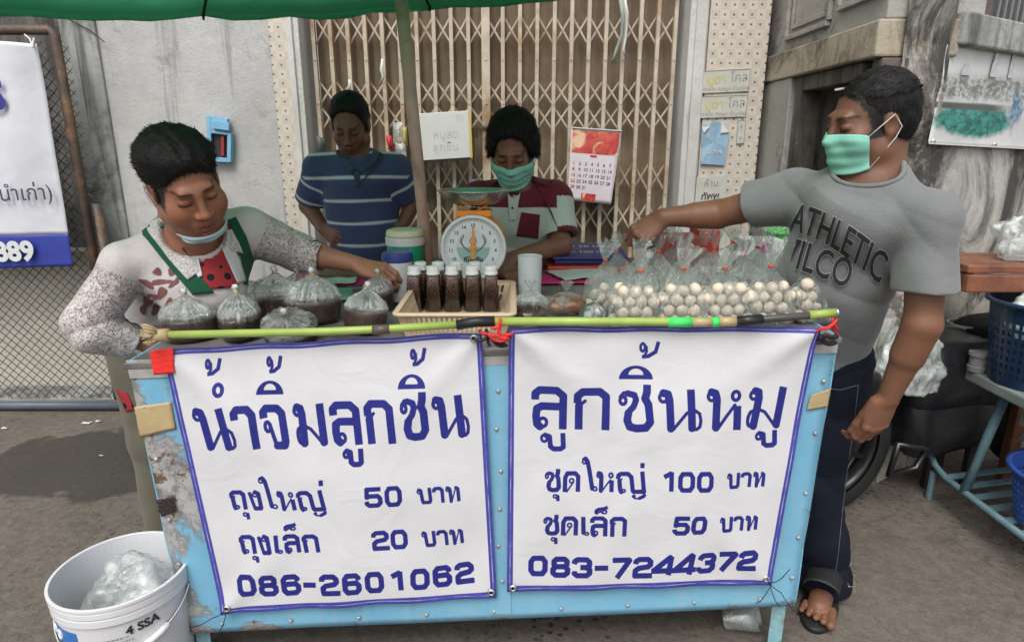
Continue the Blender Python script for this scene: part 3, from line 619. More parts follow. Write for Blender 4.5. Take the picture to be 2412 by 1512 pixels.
def banner(label,px4,items,off,folds,seed):
    q=[BP(x,y,off) for x,y in px4]; nu,nv=480,410
    u,v=np.meshgrid(np.linspace(0,1,nu+1),np.linspace(0,1,nv+1)); u=u.ravel(); v=v.ravel()
    q=[np.array(p) for p in q]
    pts=((q[0]*(1-u)[:,None]+q[1]*u[:,None])*(1-v)[:,None]+(q[3]*(1-u)[:,None]+q[2]*u[:,None])*v[:,None])
    X,Y=proj(pts); ink=ink_field(X,Y,items)
    wl,ht=np.linalg.norm(q[1]-q[0]),np.linalg.norm(q[3]-q[0])
    A=[np.array(p,float) for p in px4]
    def ed(a,b):
        d=b-a; d/=np.hypot(*d); return np.abs((X-a[0])*d[1]-(Y-a[1])*d[0])
    e=np.minimum.reduce([ed(A[i],A[(i+1)%4]) for i in range(4)])
    dz=.004*vnoise(np.stack([u*3,v*3,0*u],1),1.2,seed)+.003*vnoise(np.stack([u*8+v*3,v*5-u*2,0*u],1),1.4,seed+2)
    for (cu,cv,au,av,amp,wd) in folds:      # creases running in from the tied corners
        t=(u-cu)*au+(v-cv)*av; s=(u-cu)*av-(v-cv)*au
        dz=dz+amp*np.exp(-(s/(wd*(.25+np.abs(t))))**2)*np.exp(-np.abs(t)/.35)*(t>0)
    sag=.012*np.sin(v*PI)*np.sin(u*PI); dz=dz+sag
    pts=pts+np.array(nB)[None]*dz[:,None]
    edge_w=.0016*np.sin(u*23+seed)*((v<.02)|(v>.98)); pts[:,2]+=edge_w
    mb=MB(); o0=Vector(tuple((q[2]+q[3])/2))
    root=thing('vinyl_banner',o0,label,'banner','price banners on the cart')
    me=bpy.data.meshes.new('sheet'); idx=np.arange((nu+1)*(nv+1)).reshape(nv+1,nu+1)
    fs=np.stack([idx[:-1,:-1],idx[:-1,1:],idx[1:,1:],idx[1:,:-1]],-1).reshape(-1,4)
    me.from_pydata((pts-np.array(o0)).tolist(),[],fs[:,::-1].tolist()); me.polygons.foreach_set('use_smooth',[True]*len(fs)); me.materials.append(M_banner); me.update()
    o=link(me,'sheet',root); set_attr(o,'ink',ink); set_attr(o,'hem',e)
    sm=o.modifiers.new('s','SOLIDIFY'); sm.thickness=.0008
    return root,q
def grommet(root,px,py,off):
    p=BP(px,py,off); M=Matrix.Translation(p)@Matrix.Rotation(R(90),4,'X')
    MB().lathe([(.0045,-.001),(.0045,.002),(.0065,.004),(.0095,.002),(.0105,-.001)],16,M,False,False).build('grommet',M_metal,root,smooth=True)
    MB().lathe([(.0044,.0003),(.0001,.0003)],12,M).build('grommet_hole',M_black,root)
banA,_=banner('white banner listing 50 and 20 baht prices on the left half of the cart',[(384,823),(1135,782),(1170,1407),(523,1444)],items1,.022,[(0,0,.6,.8,.012,.12),(1,0,-.7,.7,.01,.1),(0,1,.7,-.7,.008,.1)],1)
banB,_=banner('white banner listing 100 and 50 baht prices on the right half of the cart',[(1199,768),(1927,768),(1815,1376),(1194,1394)],items2,.026,[(0,0,.75,.66,.012,.1),(1,0,-.8,.6,.014,.12),(1,1,-.7,-.7,.006,.1)],4)
for r_,pp in ((banA,((1116,797),(1157,1395),(534,1433))),(banB,((1215,783),(1911,780),(1804,1363),(1208,1385)))):
    for (x,y) in pp: grommet(r_,x,y,.032)
patch('tape',[(353,826),(408,818),(411,879),(362,883)],pm('red_tape',(.7,.035,.03),.35,.15,8,.4,16),banA,.034,12,.002)
def cord(name,label,strands,mat,r=.0022,cat='cord'):
    mb=MB(); o0=BP(*strands[0][0])
    for st in strands:
        pts=[BP(*q) for q in st]; out=[]
        for i in range(len(pts)-1):
            for k in range(6):
                t=k/6; out.append(pts[i].lerp(pts[i+1],t)+Vector((0,0,-.012*math.sin(PI*t)*(0.4 if len(pts)>2 else 1))))
        out.append(pts[-1]); mb.tube(out,r,6)
    tag(mb.build(name,mat,loc=o0,smooth=True),label,cat)
cord('plastic_twine','red plastic cord knotted between the two price banners',[[(1128,778,.036),(1150,785,.05),(1175,788,.055),(1213,782,.036)],[(1160,772,.06),(1172,765,.06),(1178,788,.06),(1200,800,.05)],[(1150,785,.06),(1170,802,.055),(1196,795,.058),(1168,788,.06)],[(1172,792,.05),(1178,750,.055)]],M_red,.0042)
cord('plastic_strip','black wire twisted under the red cord between the banners',[[(1116,797,.04),(1140,800,.05),(1150,782,.05),(1165,800,.045),(1190,808,.045)],[(1145,775,.04),(1155,815,.045)],[(1155,795,.05),(1195,812,.04)]],M_black,.004)
cord('plastic_twine','red cord tying the right banner corner to the pole end',[[(1911,780,.036),(1935,772,.05),(1965,760,.05),(1974,775,.04)],[(1935,772,.05),(1972,752,.05)],[(1960,748,.05),(1975,790,.03)]],M_red,.0032)
cord('plastic_strip','black plastic strip bunched at the right cart corner',[[(1925,800,.03),(1945,788,.05),(1972,792,.04)],[(1930,790,.04),(1968,806,.035)]],M_black,.006)
cord('tie_wire','loose tie wire hanging from the lower left banner corner',[[(534,1433,.034),(500,1455,.03),(448,1478,.02)],[(534,1433,.034),(525,1470,.03),(505,1500,.03)]],M_black,.0012,'wire')
cord('tie_wire','loose tie wire sprouting from the lower right banner corner',[[(1804,1363,.034),(1840,1395,.04),(1872,1440,.03)],[(1815,1372,.034),(1860,1340,.05)],[(1812,1370,.034),(1838,1430,.05)],[(1815,1380,.034),(1780,1420,.04)]],M_black,.0012,'wire')

# ================= green pole along the front edge =================
M_lime=pm('lime_pole',(.30,.40,.09),.4,.18,10,.15,40,stain=((.05,.035,.02),7,.64,.69))
M_tapeb=pm('black_tape',(.018,.018,.02),.4,.3,12,.5,30)
M_tgreen=pm('green_tape',(.06,.62,.13),.4,.15,10,.2)
PO=.045
pole_o=thing('lime_pole',BP(1200,760,PO),'lime green pole patched with tape, lying along the front edge of the cart','pole')
def prod(name,pts,r,mat): 
    MB().tube([BP(x,y,PO) for x,y in pts],r,14).build(name,mat,pole_o,smooth=True)
prod('rod',[(388,789),(760,781),(905,775),(1084,764)],.0095,M_lime)
prod('rod',[(1155,757),(1400,757.5),(1580,758),(1720,757)],.0105,M_lime)
prod('rod',[(1735,757),(1850,748),(1962,737)],.0095,pm('dull_rod',(.06,.055,.05),.4,.3,12))
prod('rod_end',[(1905,743),(1966,736.5)],.0108,M_lime); prod('end_cap',[(1966,736.4),(1973,735.8)],.0118,M_metal)
prod('tape',[(1076,766),(1120,758),(1165,756.5)],.0125,M_tapeb); prod('tape',[(878,777),(918,775)],.0115,pm('brown_tape',(.09,.07,.06),.45))
prod('tape',[(1573,759),(1628,759)],.0125,M_tgreen); prod('tape',[(1629,759),(1675,759)],.0118,M_tan); prod('tape',[(1676,758.5),(1692,758.5)],.0128,M_tgreen); prod('tape',[(1693,758.5),(1732,757)],.0122,M_tan); prod('tape',[(1738,757),(1795,752)],.013,M_tapeb)
prod('tape',[(398,788.5),(366,791),(352,790)],.0155,M_tan)
mb=MB()
for k in range(46):     # frayed raffia at the left end
    a=rng.uniform(-1,1,3); p0=BP(362+rng.uniform(-6,20),790+a[0]*10,PO+a[1]*.012); p1=BP(333+rng.uniform(-5,14),790+a[0]*26+rng.uniform(-4,4),PO+a[1]*.03)
    mb.tube([p0,p0.lerp(p1,.5)+Vector((0,0,.004*a[2])),p1],[.0022,.003,.0012],5)
mb.build('frayed_end',M_tan,pole_o,smooth=True)
# ================= sauce bags =================
M_film=film('clear_bag',(.95,.96,.94),.17,.07,.2,26,1.,.05,True)
M_film2=film('cloudy_bag',(.95,.975,.955),.07,.09,.16,50,1.,None,True)
M_sauce=pm('dark_sauce',(.034,.013,.009),.3,.4,14,.15,30,.6,stain=((.07,.02,.01),40,.62,.7))
M_knot=film('twisted_film',(.8,.84,.8),.3,.2,.45,60,.6)
M_band=pm('rubber_band',(.5,.36,.12),.5,.2,20,0); M_bandr=pm('red_rubber_band',(.6,.05,.03),.45,.2,20,0)
def prof_r(z,pts):
    for (z0,r0),(z1,r1) in zip(pts,pts[1:]):
        if z<=z1:
            t=(z-z0)/(z1-z0); t=t*t*(3-2*t) if r1<r0 else t; return r0+(r1-r0)*t
    return pts[-1][1]
SB=[(0,.8),(.01,.96),(.04,1.),(.056,.97),(.074,.8),(.088,.5),(.099,.2),(.106,.09)]
def sauce_bag(seed,tall=1.):
    rnd=random.Random(seed); ph=[rnd.uniform(0,6.28) for _ in range(4)]; k1=rnd.choice((7,9,8)); k2=rnd.choice((15,17,19))
    def rad(zr,a,base):
        z=zr*.106; r=base; w=max(0,(z-.05)/.056)
        r*=1+.03*math.sin(3*a+ph[0])+.02*math.sin(5*a+ph[1]+z*40)
        r*=1+w*(.24*abs(math.sin(k1*a/2+ph[2]+z*9))+.13*math.sin(k2*a+ph[3]))-w*.08
        return r
    root=thing('sauce_bag',(0,0,0),'x','bag','bags of dipping sauce')
    n=72; zs=[.106*i/26 for i in range(27)]
    mb=MB(); mb.lathe([(prof_r(z,SB),z*tall) for z in zs],n,None,True,False,.066,.05,rad); mb.build('bag',M_film,root,smooth=True)
    zs=[.0012+.05*i/12 for i in range(13)]
    mb=MB(); mb.lathe([(prof_r(z,SB)*.965,z*tall) for z in zs]+[(.3,.0512*tall),(.02,.0505*tall)],n,None,True,True,.066,.05,lambda t,a,b:b*(1+.03*math.sin(3*a+ph[0]))); mb.build('sauce',M_sauce,root,smooth=True)
    h=.106*tall; mb=MB(); mb.lathe([(.0055,h-.004),(.0062,h),(.0055,h+.004)],12,None,True,True); mb.build('rubber_band',M_band,root,smooth=True)
    mb=MB(); mb.lathe([(.005,h),(.0075,h+.005),(.0085,h+.011),(.006,h+.016),(.002,h+.018)],18,Matrix.Translation((rnd.uniform(-.003,.003),0,0)),True,True,1,1,lambda t,a,b:b*(1+.12*math.sin(5*a+t*7))); mb.build('knot',M_knot,root,smooth=True)
    return root
SBAG=[sauce_bag(s,t) for s,t in ((1,1.),(2,1.06),(3,.95))]; used=[False]*3
def put(protos,used,k,loc,rot,sc,label,skip=()):
    if not used[k]: o=protos[k]; used[k]=True
    else: o=copytree(protos[k],None,skip)
    o.location=loc; o.rotation_euler=rot; o.scale=sc if isinstance(sc,(tuple,list)) else (sc,)*3; o['label']=label; return o
for k,px,py,Y,rot,sc,lab in [
 (0,445,778,1.655,(0,0,.2),1.13,'clear tied bag of dark sauce, farthest left along the lime pole'),
 (1,566,778,1.66,(0,0,1.9),1.12,'clear tied bag of dark sauce, second from the left along the lime pole'),
 (2,686,776,1.63,(.7,0,.2),1.12,'clear bag of dark sauce tipped forward, its knot pointing at the viewer'),
 (0,857,770,1.69,(.2,.05,2.4),1.1,'clear bag of dark sauce leaning beside the beige basket'),
 (1,738,750,1.80,(0,-.05,3.6),1.25,'clear bag of dark sauce right behind the tipped forward bag'),
 (2,498,735,1.82,(0,0,1.2),1.1,'clear sauce bag behind and between the two leftmost bags'),
 (0,585,728,1.86,(0,.06,4.),1.15,'clear sauce bag behind the second one, below the polka dot shirt'),
 (1,655,715,1.9,(0,0,2.9),1.15,'clear sauce bag with greenish top beside the white lids'),
 (2,708,704,1.97,(0,-.04,.6),1.15,'hindmost clear sauce bag, in front of the lace sleeve')]:
    p=P(px,py,Y); p.z=CZ(p.x)+.006; put(SBAG,used,k,p,rot,sc,lab)
held=P(892,700,1.93); held.z=P(892,724,1.93).z
put(SBAG,used,0,held,(0,0,1.3),(.94,.94,1.0),'clear bag of dark sauce held up by the woman')

# ================= bags of meatballs =================
def ball_mesh(seed):
    mb=bmesh.new(); bmesh.ops.create_icosphere(mb,subdivisions=3,radius=.0158)
    for v in mb.verts:
        n=noise.noise(v.co*70+Vector((seed*9,0,0))); v.co*=1+.1*n+.03*noise.noise(v.co*200+Vector((seed,3,0)))
    me=bpy.data.meshes.new('meatball'); mb.to_mesh(me); mb.free(); me.polygons.foreach_set('use_smooth',[True]*len(me.polygons)); me.materials.append(M_ball); return me
M_ball=pm('meatball',(.66,.565,.455),.6,.08,60,.12,160,.25,stain=((.42,.34,.26),90,.58,.72),Subsurface_Weight=.15,Subsurface_Scale=.01)
BALLS=[ball_mesh(i) for i in range(7)]
MP=[(0,.9),(.01,1.),(.05,1.02),(.08,.92),(.105,.62),(.125,.3),(.138,.11),(.143,.085)]
def ball_bag(seed):
    rnd=random.Random(seed+50); ph=[rnd.uniform(0,6.28) for _ in range(5)]; lean=(rnd.uniform(-.012,.012),rnd.uniform(-.006,.008))
    root=thing('meatball_bag',(0,0,0),'x','bag','bags of meatballs'); n=84; N=30
    mb=MB(); vs=[]
    H=.143
    def pt(z,a,r,fl=0):
        c,s=math.cos(a),math.sin(a); q=.62 if z<.07 else .62+.38*min(1,(z-.07)/.04)      # square-ish below, round at the neck
        x=math.copysign(abs(c)**q,c)*r*.062; y=math.copysign(abs(s)**q,s)*r*.046
        w=max(0,(z-.06)/.083)
        f=1+w*(.22*abs(math.sin(4.5*a+ph[0]+z*14))+.1*math.sin(17*a+ph[1])-.1)+.025*math.sin(6*a+ph[2]+z*60)
        k=max(0,(z-.05)/.09); return (x*f+lean[0]*k*k,y*f+lean[1]*k*k,z)
    zs=[H*i/N for i in range(N+1)]
    for z in zs:
        for j in range(n): vs.append(pt(z,2*PI*j/n,prof_r(z,MP)))
    fs=[(i*n+j,i*n+(j+1)%n,(i+1)*n+(j+1)%n,(i+1)*n+j) for i in range(N) for j in range(n)]+[tuple(range(n-1,-1,-1))]
    mb.add(vs,fs); mb.build('bag',M_film2,root,smooth=True)
    c=Vector((lean[0]*1.07,lean[1]*1.07,H))
    MB().tube([c+Vector((0,0,-.0025)),c+Vector((0,0,.0025))],.0068,14).build('rubber_band',M_bandr,root,smooth=True)
    tl=rnd.uniform(.042,.066); dx=rnd.uniform(-.014,.014); m2=64; vs=[]; K=14
    op=rnd.uniform(.016,.026)
    for i in range(K+1):
        t=i/K
        for j in range(m2):
            a=2*PI*j/m2; r=(.005+op*t**.8)*(1+.3*math.sin(5*a+ph[3]+t*2)*t+.2*math.sin(11*a+ph[4]-t*3)*t)
            z=tl*t*(1+.14*math.sin(4*a+ph[1])*t+.1*math.sin(9*a+ph[2])*t)
            vs.append(c+Vector((r*math.cos(a)+dx*t*t,r*math.sin(a)*.75,z)))
    fs=[(i*m2+j,i*m2+(j+1)%m2,(i+1)*m2+(j+1)%m2,(i+1)*m2+j) for i in range(K) for j in range(m2)]
    MB().add(vs,fs).build('gathered_top',M_film2,root,smooth=True)
    return root
BB=[ball_bag(i) for i in range(5)]; usedb=[False]*5
nball=[0]
def fill(p,rz,sc,cnt,lab,seed):
    rnd=random.Random(seed); pos=[]
    for L in range(4):
        for row_ in range(2 if cnt>15 else 2):
            nx=4 if L%2==0 else 3
            for i in range(nx):
                x=(i-(nx-1)/2)*.0305+rnd.uniform(-.003,.003); y=-.0165+row_*.031+rnd.uniform(-.003,.003); z=.016+L*.0262+rnd.uniform(-.002,.003)
                pos.append((L,row_,Vector((x,y,z))))
    pos.sort(key=lambda q:(q[0]*2.2+q[1]*1.6+rnd.uniform(0,1.)))
    Mr=Matrix.Rotation(rz,3,'Z')
    for L,r_,v in pos[:cnt]:
        sc=sc*1.06 if False else sc; o=bpy.data.objects.new('meatball',BALLS[rnd.randrange(7)]); COL.objects.link(o); o.location=p+(Mr@v)*sc
        o.rotation_euler=[rnd.uniform(0,6) for _ in range(3)]; s=sc*rnd.uniform(.88,1.07); o.scale=(s*rnd.uniform(.95,1.1),s*.95,s*rnd.uniform(.9,1.))
        tag(o,'pale round meatball inside the '+lab,'meatball','pale meatballs in clear bags'); nball[0]+=1
MBAGS=[ # proto, base px,py, Y, rz, scale, count, short label
 (0,1490,756,1.655,0.05,1.08,26,'tall front bag nearest the chili bags'),
 (1,1602,756,1.665,-.1,1.07,25,'second front bag with a low tie'),
 (2,1702,755,1.66,.12,1.06,25,'third front bag with an upright tuft'),
 (3,1803,752,1.67,-.06,1.07,25,'fourth front bag, above the black pole tape'),
 (4,1912,740,1.69,.1,1.06,26,'rightmost front bag against the grey shirt'),
 (1,1425,712,1.86,.5,1.02,14,'leftmost bag gripped by the man'),
 (2,1500,712,1.9,-.3,1.04,12,'bag behind the tall front bag'),
 (3,1600,705,1.9,.2,1.0,12,'middle bag behind the low tied one'),
 (0,1752,702,1.9,2.9,1.0,12,'middle bag left of the pink rose box'),
 (4,1858,700,1.9,3.3,.98,12,'middle bag under the shirt lettering'),
 (3,1520,688,2.07,3.0,1.02,8,'back row bag beside the gripped one'),
 (1,1580,684,2.1,.9,1.04,8,'back row bag below the man\'s wrist'),
 (0,1642,684,2.1,.2,1.0,8,'back row bag in the centre of the pile'),
 (2,1715,684,2.1,2.7,1.08,8,'tallest back row bag with a wide tuft'),
 (4,1800,684,2.1,.3,1.0,8,'back row bag in front of the rose box'),
 (1,1550,698,1.98,1.8,1.05,7,'cloudy bag wedged behind the second front bag'),
 (0,1665,698,1.99,.7,1.06,7,'cloudy bag wedged behind the third front bag'),
 (3,1775,696,2.0,2.2,1.06,7,'cloudy bag wedged behind the fourth front bag'),
 (2,1455,694,2.0,1.1,1.06,8,'cloudy bag behind the gripped one, nearest the blue box'),
 (4,1846,690,2.04,.9,1.05,7,'cloudy bag half hidden beside the grey shirt')]
for i,(k,px,py,Y,rz,sc,cnt,lab) in enumerate(MBAGS):
    p=P(px,py,Y); p.z=CZ(p.x)+.005
    put(BB,usedb,k,p,(0,0,rz),sc,'clear tied bag of pale meatballs, '+lab); fill(p,rz,sc,cnt,lab,i)

# ================= basket with bottles =================
M_beige=pm('beige_plastic',(.56,.42,.29),.42,.08,10,.08,60,.4)
bl=P(936,742,1.6); br=P(1204,742,1.6); zr=bl.z; zb_=CZ(-.15)+.002
bk=thing('plastic_basket',((bl.x+br.x)/2,1.8,zb_),'beige perforated plastic basket holding the sauce bottles','basket')
yF,yB=1.60,2.0; hgt=zr-zb_
def wallbars(a0,a1,b0,b1,n,rows=2):
    """slanted wall: a = bottom corners, b = top corners; square holes left open"""
    a0,a1,b0,b1=map(Vector,(a0,a1,b0,b1)); q=lambda u,v:bil(b0,b1,a1,a0,u,1-v); mb=MB(); nrm=(a1-a0).cross(b0-a0).normalized()*.0022
    def cell(u0,u1,v0,v1,o=0.):
        p=[q(u0,v0),q(u1,v0),q(u1,v1),q(u0,v1)]; mb.hexa([x-nrm*(1-o) for x in p]+[x+nrm*(1-o) for x in p])
    edges=[0,.1,.42,.55,.86,1.]
    cell(0,1,0,.12); cell(0,1,.46,.56); cell(0,1,.88,1.)
    for (v0,v1) in ((.1201,.4599),(.5601,.8799)):
        cell(0,.06,v0,v1,.1); cell(.94,1,v0,v1,.1)
        for i in range(n+1):
            u=.06+.88*i/n; w=.88/n*.2; cell(max(.0601,u-w),min(.9399,u+w),v0,v1,.15)
    return mb
ins=.018
c=[(bl.x+ins,yF+ins,zb_),(br.x-ins,yF+ins,zb_),(br.x-ins,yB-ins,zb_),(bl.x+ins,yB-ins,zb_)]; t=[(bl.x,yF,zr),(br.x,yF,zr),(br.x,yB,zr),(bl.x,yB,zr)]
for i,n in ((0,19),(1,24),(2,19),(3,24)):
    j=(i+1)%4; wallbars(c[i],c[j],t[i],t[j],n).build('side',M_beige,bk)
mb=MB(); mb.bb((c[0][0],c[0][1],zb_),(c[2][0],c[2][1],zb_+.003)); mb.build('floor',M_beige,bk)
mb=MB(); w=.011
rp=[]
for (x,y,sx_,sy_) in ((bl.x,yF,1,1),(br.x,yF,-1,1),(br.x,yB,-1,-1),(bl.x,yB,1,-1)):
    for k in range(5):
        a=R(90)*k/4; cx,cy=x+sx_*.012,y+sy_*.012; ang={(1,1):PI,(-1,1):1.5*PI,(-1,-1):0,(1,-1):.5*PI}[(sx_,sy_)]+a
        rp.append((cx,cy,ang))
ring=[[Vector((cx+math.cos(a)*r_,cy+math.sin(a)*r_,zr+h)) for (cx,cy,a) in rp] for r_,h in ((.012,-.001),(.026,-.001),(.027,.003),(.024,.006),(.01,.006))]
vs=[p for rr in ring for p in rr]; n=len(rp); fs=[(i*n+j,i*n+(j+1)%n,((i+1)%5)*n+(j+1)%n,((i+1)%5)*n+j) for i in range(5) for j in range(n)]
MB().add(vs,fs).build('rim',M_beige,bk)
M_pet=film('bottle_plastic',(.96,.96,.95),.035,.1,.0,12,.12)
def chili_mat():
    m=NT('chili_sauce'); co=m.coord(); z=m.n('ShaderNodeSeparateXYZ'); m.l(co,z.inputs[0])
    d=m.vor(co,260); n=m.noise(co,60,4); up=m.ramp(z.outputs[2],.045,.105,0.1,1.)
    f=m.math('MULTIPLY',m.ramp(d,.28,.4,1,0),m.math('MULTIPLY',up,m.ramp(n,.4,.55)))
    c=m.mix(m.ramp(z.outputs[2],.06,.11),(.018,.007,.006),(.06,.018,.01)); c=m.mix(f,c,(.42,.17,.06))
    return m.pbr(c,.25,0,.5)
M_chili=chili_mat(); M_cap=pm('milky_cap',(.66,.69,.68),.3,.05,20,.05,50,.5)
def bottle_proto():
    root=thing('sauce_bottle',(0,0,0),'x','bottle','sauce bottles in the basket')
    sq=lambda t,a,b:b/((abs(math.cos(a))**4+abs(math.sin(a))**4)**.25)
    pr=[(.024,0),(.0268,.003),(.0268,.014),(.0262,.018),(.0265,.021),(.0195,.1),(.0178,.108),(.0165,.112),(.0165,.119)]
    MB().lathe(pr,40,None,True,True,1,1,sq).build('bottle',M_pet,root,smooth=True)
    MB().lathe([(r*.95,z*.985+.0008) for r,z in pr[:7]]+[(.006,.1064)],40,None,True,True,1,1,sq).build('sauce',M_chili,root,smooth=True)
    MB().lathe([(.0198,.1125),(.0205,.1135),(.0202,.119),(.0185,.1195),(.0188,.134),(.0178,.1365)],40,None,False,True,1,1,lambda t,a,b:b*(1+.012*math.sin(30*a))).build('cap',M_cap,root,smooth=False)
    return root
BT=[bottle_proto()]; ub=[False]
for i,x in enumerate((978,1022,1066,1113,1157)):
    p=P(x,717,1.885); p.z=zb_+.0032; put(BT,ub,0,p,(0,0,rng.uniform(-.2,.2)),1.,('leftmost','second from the left','middle','fourth from the left','rightmost')[i]+' bottle of brown sauce in the front row of the basket')
for i,x in enumerate((993,1034,1076,1120)):
    p=P(x,700,1.955); p.z=zb_+.0032; put(BT,ub,0,p,(0,0,rng.uniform(-.2,.2)),1.,('leftmost','second from the left','third from the left','rightmost')[i]+' bottle of brown sauce in the back row of the basket')

# ================= scale =================
zc=CZ(-.1); YS=2.06; dc=P(1115,584,YS); s0=dc.z-zc
sc_=thing('weighing_scale',(dc.x,YS+.08,zc),'orange weighing scale with round dial and steel pan behind the bottles','scale')
M_or=pm('orange_enamel',(.72,.27,.025),.38,.12,8,.1,30,.5,stain=((.25,.12,.06),10,.62,.75))
Mx=Matrix.Translation(dc)@Matrix.Rotation(R(90),4,'X')   # local z points to the viewer (-Y)
mb=MB(); mb.lathe([(.098,-.15),(.104,-.145),(.106,-.02),(.103,.0)],48,Mx,True,True); mb.build('housing',M_or,sc_,smooth=False,bevel=.002)
mb=MB(); mb.hexa([(dc.x-.085,YS+.005,zc+.002),(dc.x+.085,YS+.005,zc+.002),(dc.x+.085,YS+.15,zc+.002),(dc.x-.085,YS+.15,zc+.002),(dc.x-.06,YS+.01,dc.z-.08),(dc.x+.06,YS+.01,dc.z-.08),(dc.x+.06,YS+.14,dc.z-.08),(dc.x-.06,YS+.14,dc.z-.08)]); mb.build('foot',M_or,sc_,bevel=.006)
mb=MB(); mb.box((dc.x,YS+.075,dc.z+.106),(.115,.09,.022)); mb.build('neck',M_or,sc_,bevel=.005)
mb=MB(); mb.lathe([(.104,.001),(.107,.003),(.107,.012),(.1,.015),(.095,.012),(.095,.004)],48,Mx,False,False); mb.build('dial_rim',pm('pale_rim',(.6,.62,.6),.35),sc_,smooth=True)
def dial_mat():
    m=NT('dial_face'); co=m.coord(); mp=m.n('ShaderNodeMapping'); mp.inputs['Location'].default_value=(0,0,-s0); m.l(co,mp.inputs[0])
    s=m.n('ShaderNodeSeparateXYZ'); m.l(mp.outputs[0],s.inputs[0]); x,z=s.outputs[0],s.outputs[2]
    r=m.math('SQRT',m.math('ADD',m.math('MULTIPLY',x,x),m.math('MULTIPLY',z,z))); an=m.math('ARCTAN2',x,z)
    c=m.mix(m.ramp(r,.053,.055),(.27,.42,.38),(.62,.66,.66))
    c=m.mix(m.math('MULTIPLY',m.ramp(r,.053,.055,1,0),m.ramp(z,.0,.004)),c,(.56,.62,.6))
    t=m.math('ABSOLUTE',m.math('SUBTRACT',m.math('FRACT',m.math('MULTIPLY',an,75/(2*PI))),.5)); tick=m.math('MULTIPLY',m.ramp(t,.06,.12,1,0),m.math('MULTIPLY',m.ramp(r,.084,.085),m.ramp(r,.091,.092,1,0)))
    c=m.mix(tick,c,(.03,.03,.03)); return m.pbr(c,.35)
mb=MB(); mb.lathe([(.095,.004),(.0001,.0041)],48,Mx,False,False); mb.build('dial',dial_mat(),sc_)
M_ink=pm('dark_print',(.025,.025,.03),.6,0,5,0); M_inkr=pm('red_print',(.5,.05,.03),.6,0,5,0)
mb=MB(); o_=dc+Vector((0,-.0045,0)); X_,Z_=Vector((1,0,0)),Vector((0,0,1))
for k in range(15):
    a=2*PI*k/15; add_text(mb,str(k if k else 15),o_+X_*math.sin(a)*.073+Z_*math.cos(a)*.073,X_,Z_,.0155,.0002)
add_text(mb,'กิโลกรัม',o_-Z_*.038,X_,Z_,.02,.0006); add_text(mb,'15 kg',o_-Z_*.058,X_,Z_,.013,.0002)
for sgn in (-1,1):
    pts=[o_+X_*sgn*(.012+.026*math.sin(t*2.4))+Z_*(-.012+.052*t)+Vector((0,-.0016,0)) for t in np.linspace(0,1,9)]; mb.tube(pts,.0011,5)
    for k in range(1,9): mb.tube([pts[k],pts[k]+X_*sgn*.006+Z_*.004],.0009,4)
mb.build('dial_print',M_ink,sc_)
mb=MB(); 
for sgn in (-1,1): mb.tube([o_+X_*sgn*.006+Z_*.034,o_+X_*sgn*.011+Z_*.022,o_+X_*sgn*.004+Z_*.012,o_+X_*sgn*.009+Z_*.002],.0016,5)
mb.build('emblem',M_inkr,sc_)
mb=MB(); yn=-.009
mb.hexa([o_+Vector((-.0065,yn,-.035)),o_+Vector((.0065,yn,-.035)),o_+Vector((.0065,yn+.001,-.035)),o_+Vector((-.0065,yn+.001,-.035)),o_+Vector((-.002,yn,.07)),o_+Vector((.002,yn,.07)),o_+Vector((.002,yn+.001,.07)),o_+Vector((-.002,yn+.001,.07))]); mb.lathe([(.011,.01),(.01,.013),(.002,.014)],16,Matrix.Translation(o_)@Matrix.Rotation(R(90),4,'X')@Matrix.Translation((0,0,-.004))); mb.build('needle',M_or,sc_)
pc=P(1116,449,YS+.08); M_pan=pm('pan_steel',(.5,.5,.49),.28,.12,10,.12,20,.5,.9)
Mp=Matrix.Translation(pc)
mb=MB(); mb.lathe([(.03,-.046),(.07,-.042),(.1,-.025),(.118,-.003),(.122,.001),(.1225,.003),(.12,.003),(.116,-.001),(.098,-.022),(.068,-.038),(.0002,-.042)],56,Mp,True,False); mb.build('pan',M_pan,sc_,smooth=True)
mb=MB(); z0=dc.z+.117
mb.tube([pc+Vector((0,0,-.047)),Vector((pc.x,pc.y,z0))],.011,12)
mb.build('pan_stem',M_pan,sc_,smooth=True)
mb=MB()
for s_ in (-1,1): mb.bar((pc.x+s_*.012,pc.y-.03,z0-.001),(pc.x+s_*.045,pc.y-.03,pc.z-.044),.02,.006)
mb.build('pan_bracket',M_or,sc_,bevel=.002)

# ================= tubs, mug, lids, small bags =================
def lathe_thing(name,label,cat,p,parts,group=None):
    root=thing(name,p,label,cat,group)
    for nm,pr,mat,sm in parts: MB().lathe(pr,44,Matrix.Translation(p)).build(nm,mat,root,smooth=sm,bevel=0 if sm else .0015)
    return root
W_pl=pm('white_plastic',(.62,.64,.63),.35,.06,8,.06,40,.45); M_tg=pm('green_tub',(.02,.36,.22),.32,.08,8,.05); M_blid=pm('navy_lid',(.03,.05,.22),.35,.1,8,.1); M_crm=pm('cream_lid',(.6,.58,.42),.45,.1,12,.15)
p=P(958,640,2.2); p.z=CZ(p.x)+.004; k=(P(958,603,2.2).z-p.z)
zt=P(958,556,2.2).z-p.z
lathe_thing('lidded_tub','green plastic tub with a white rim under a cream lid','tub',p,[('tub',[(.052,0),(.056,.003),(.064,zt-.028)],M_tg,False),('rim',[(.0645,zt-.03),(.068,zt-.028),(.068,zt-.002),(.06,zt)],W_pl,False),('lid',[(.064,zt+.0005),(.066,zt+.006),(.063,zt+.02),(.055,zt+.024)],M_crm,False)])
p=P(940,690,2.05); p.z=CZ(p.x)+.004; zt=P(940,612,2.05).z-p.z
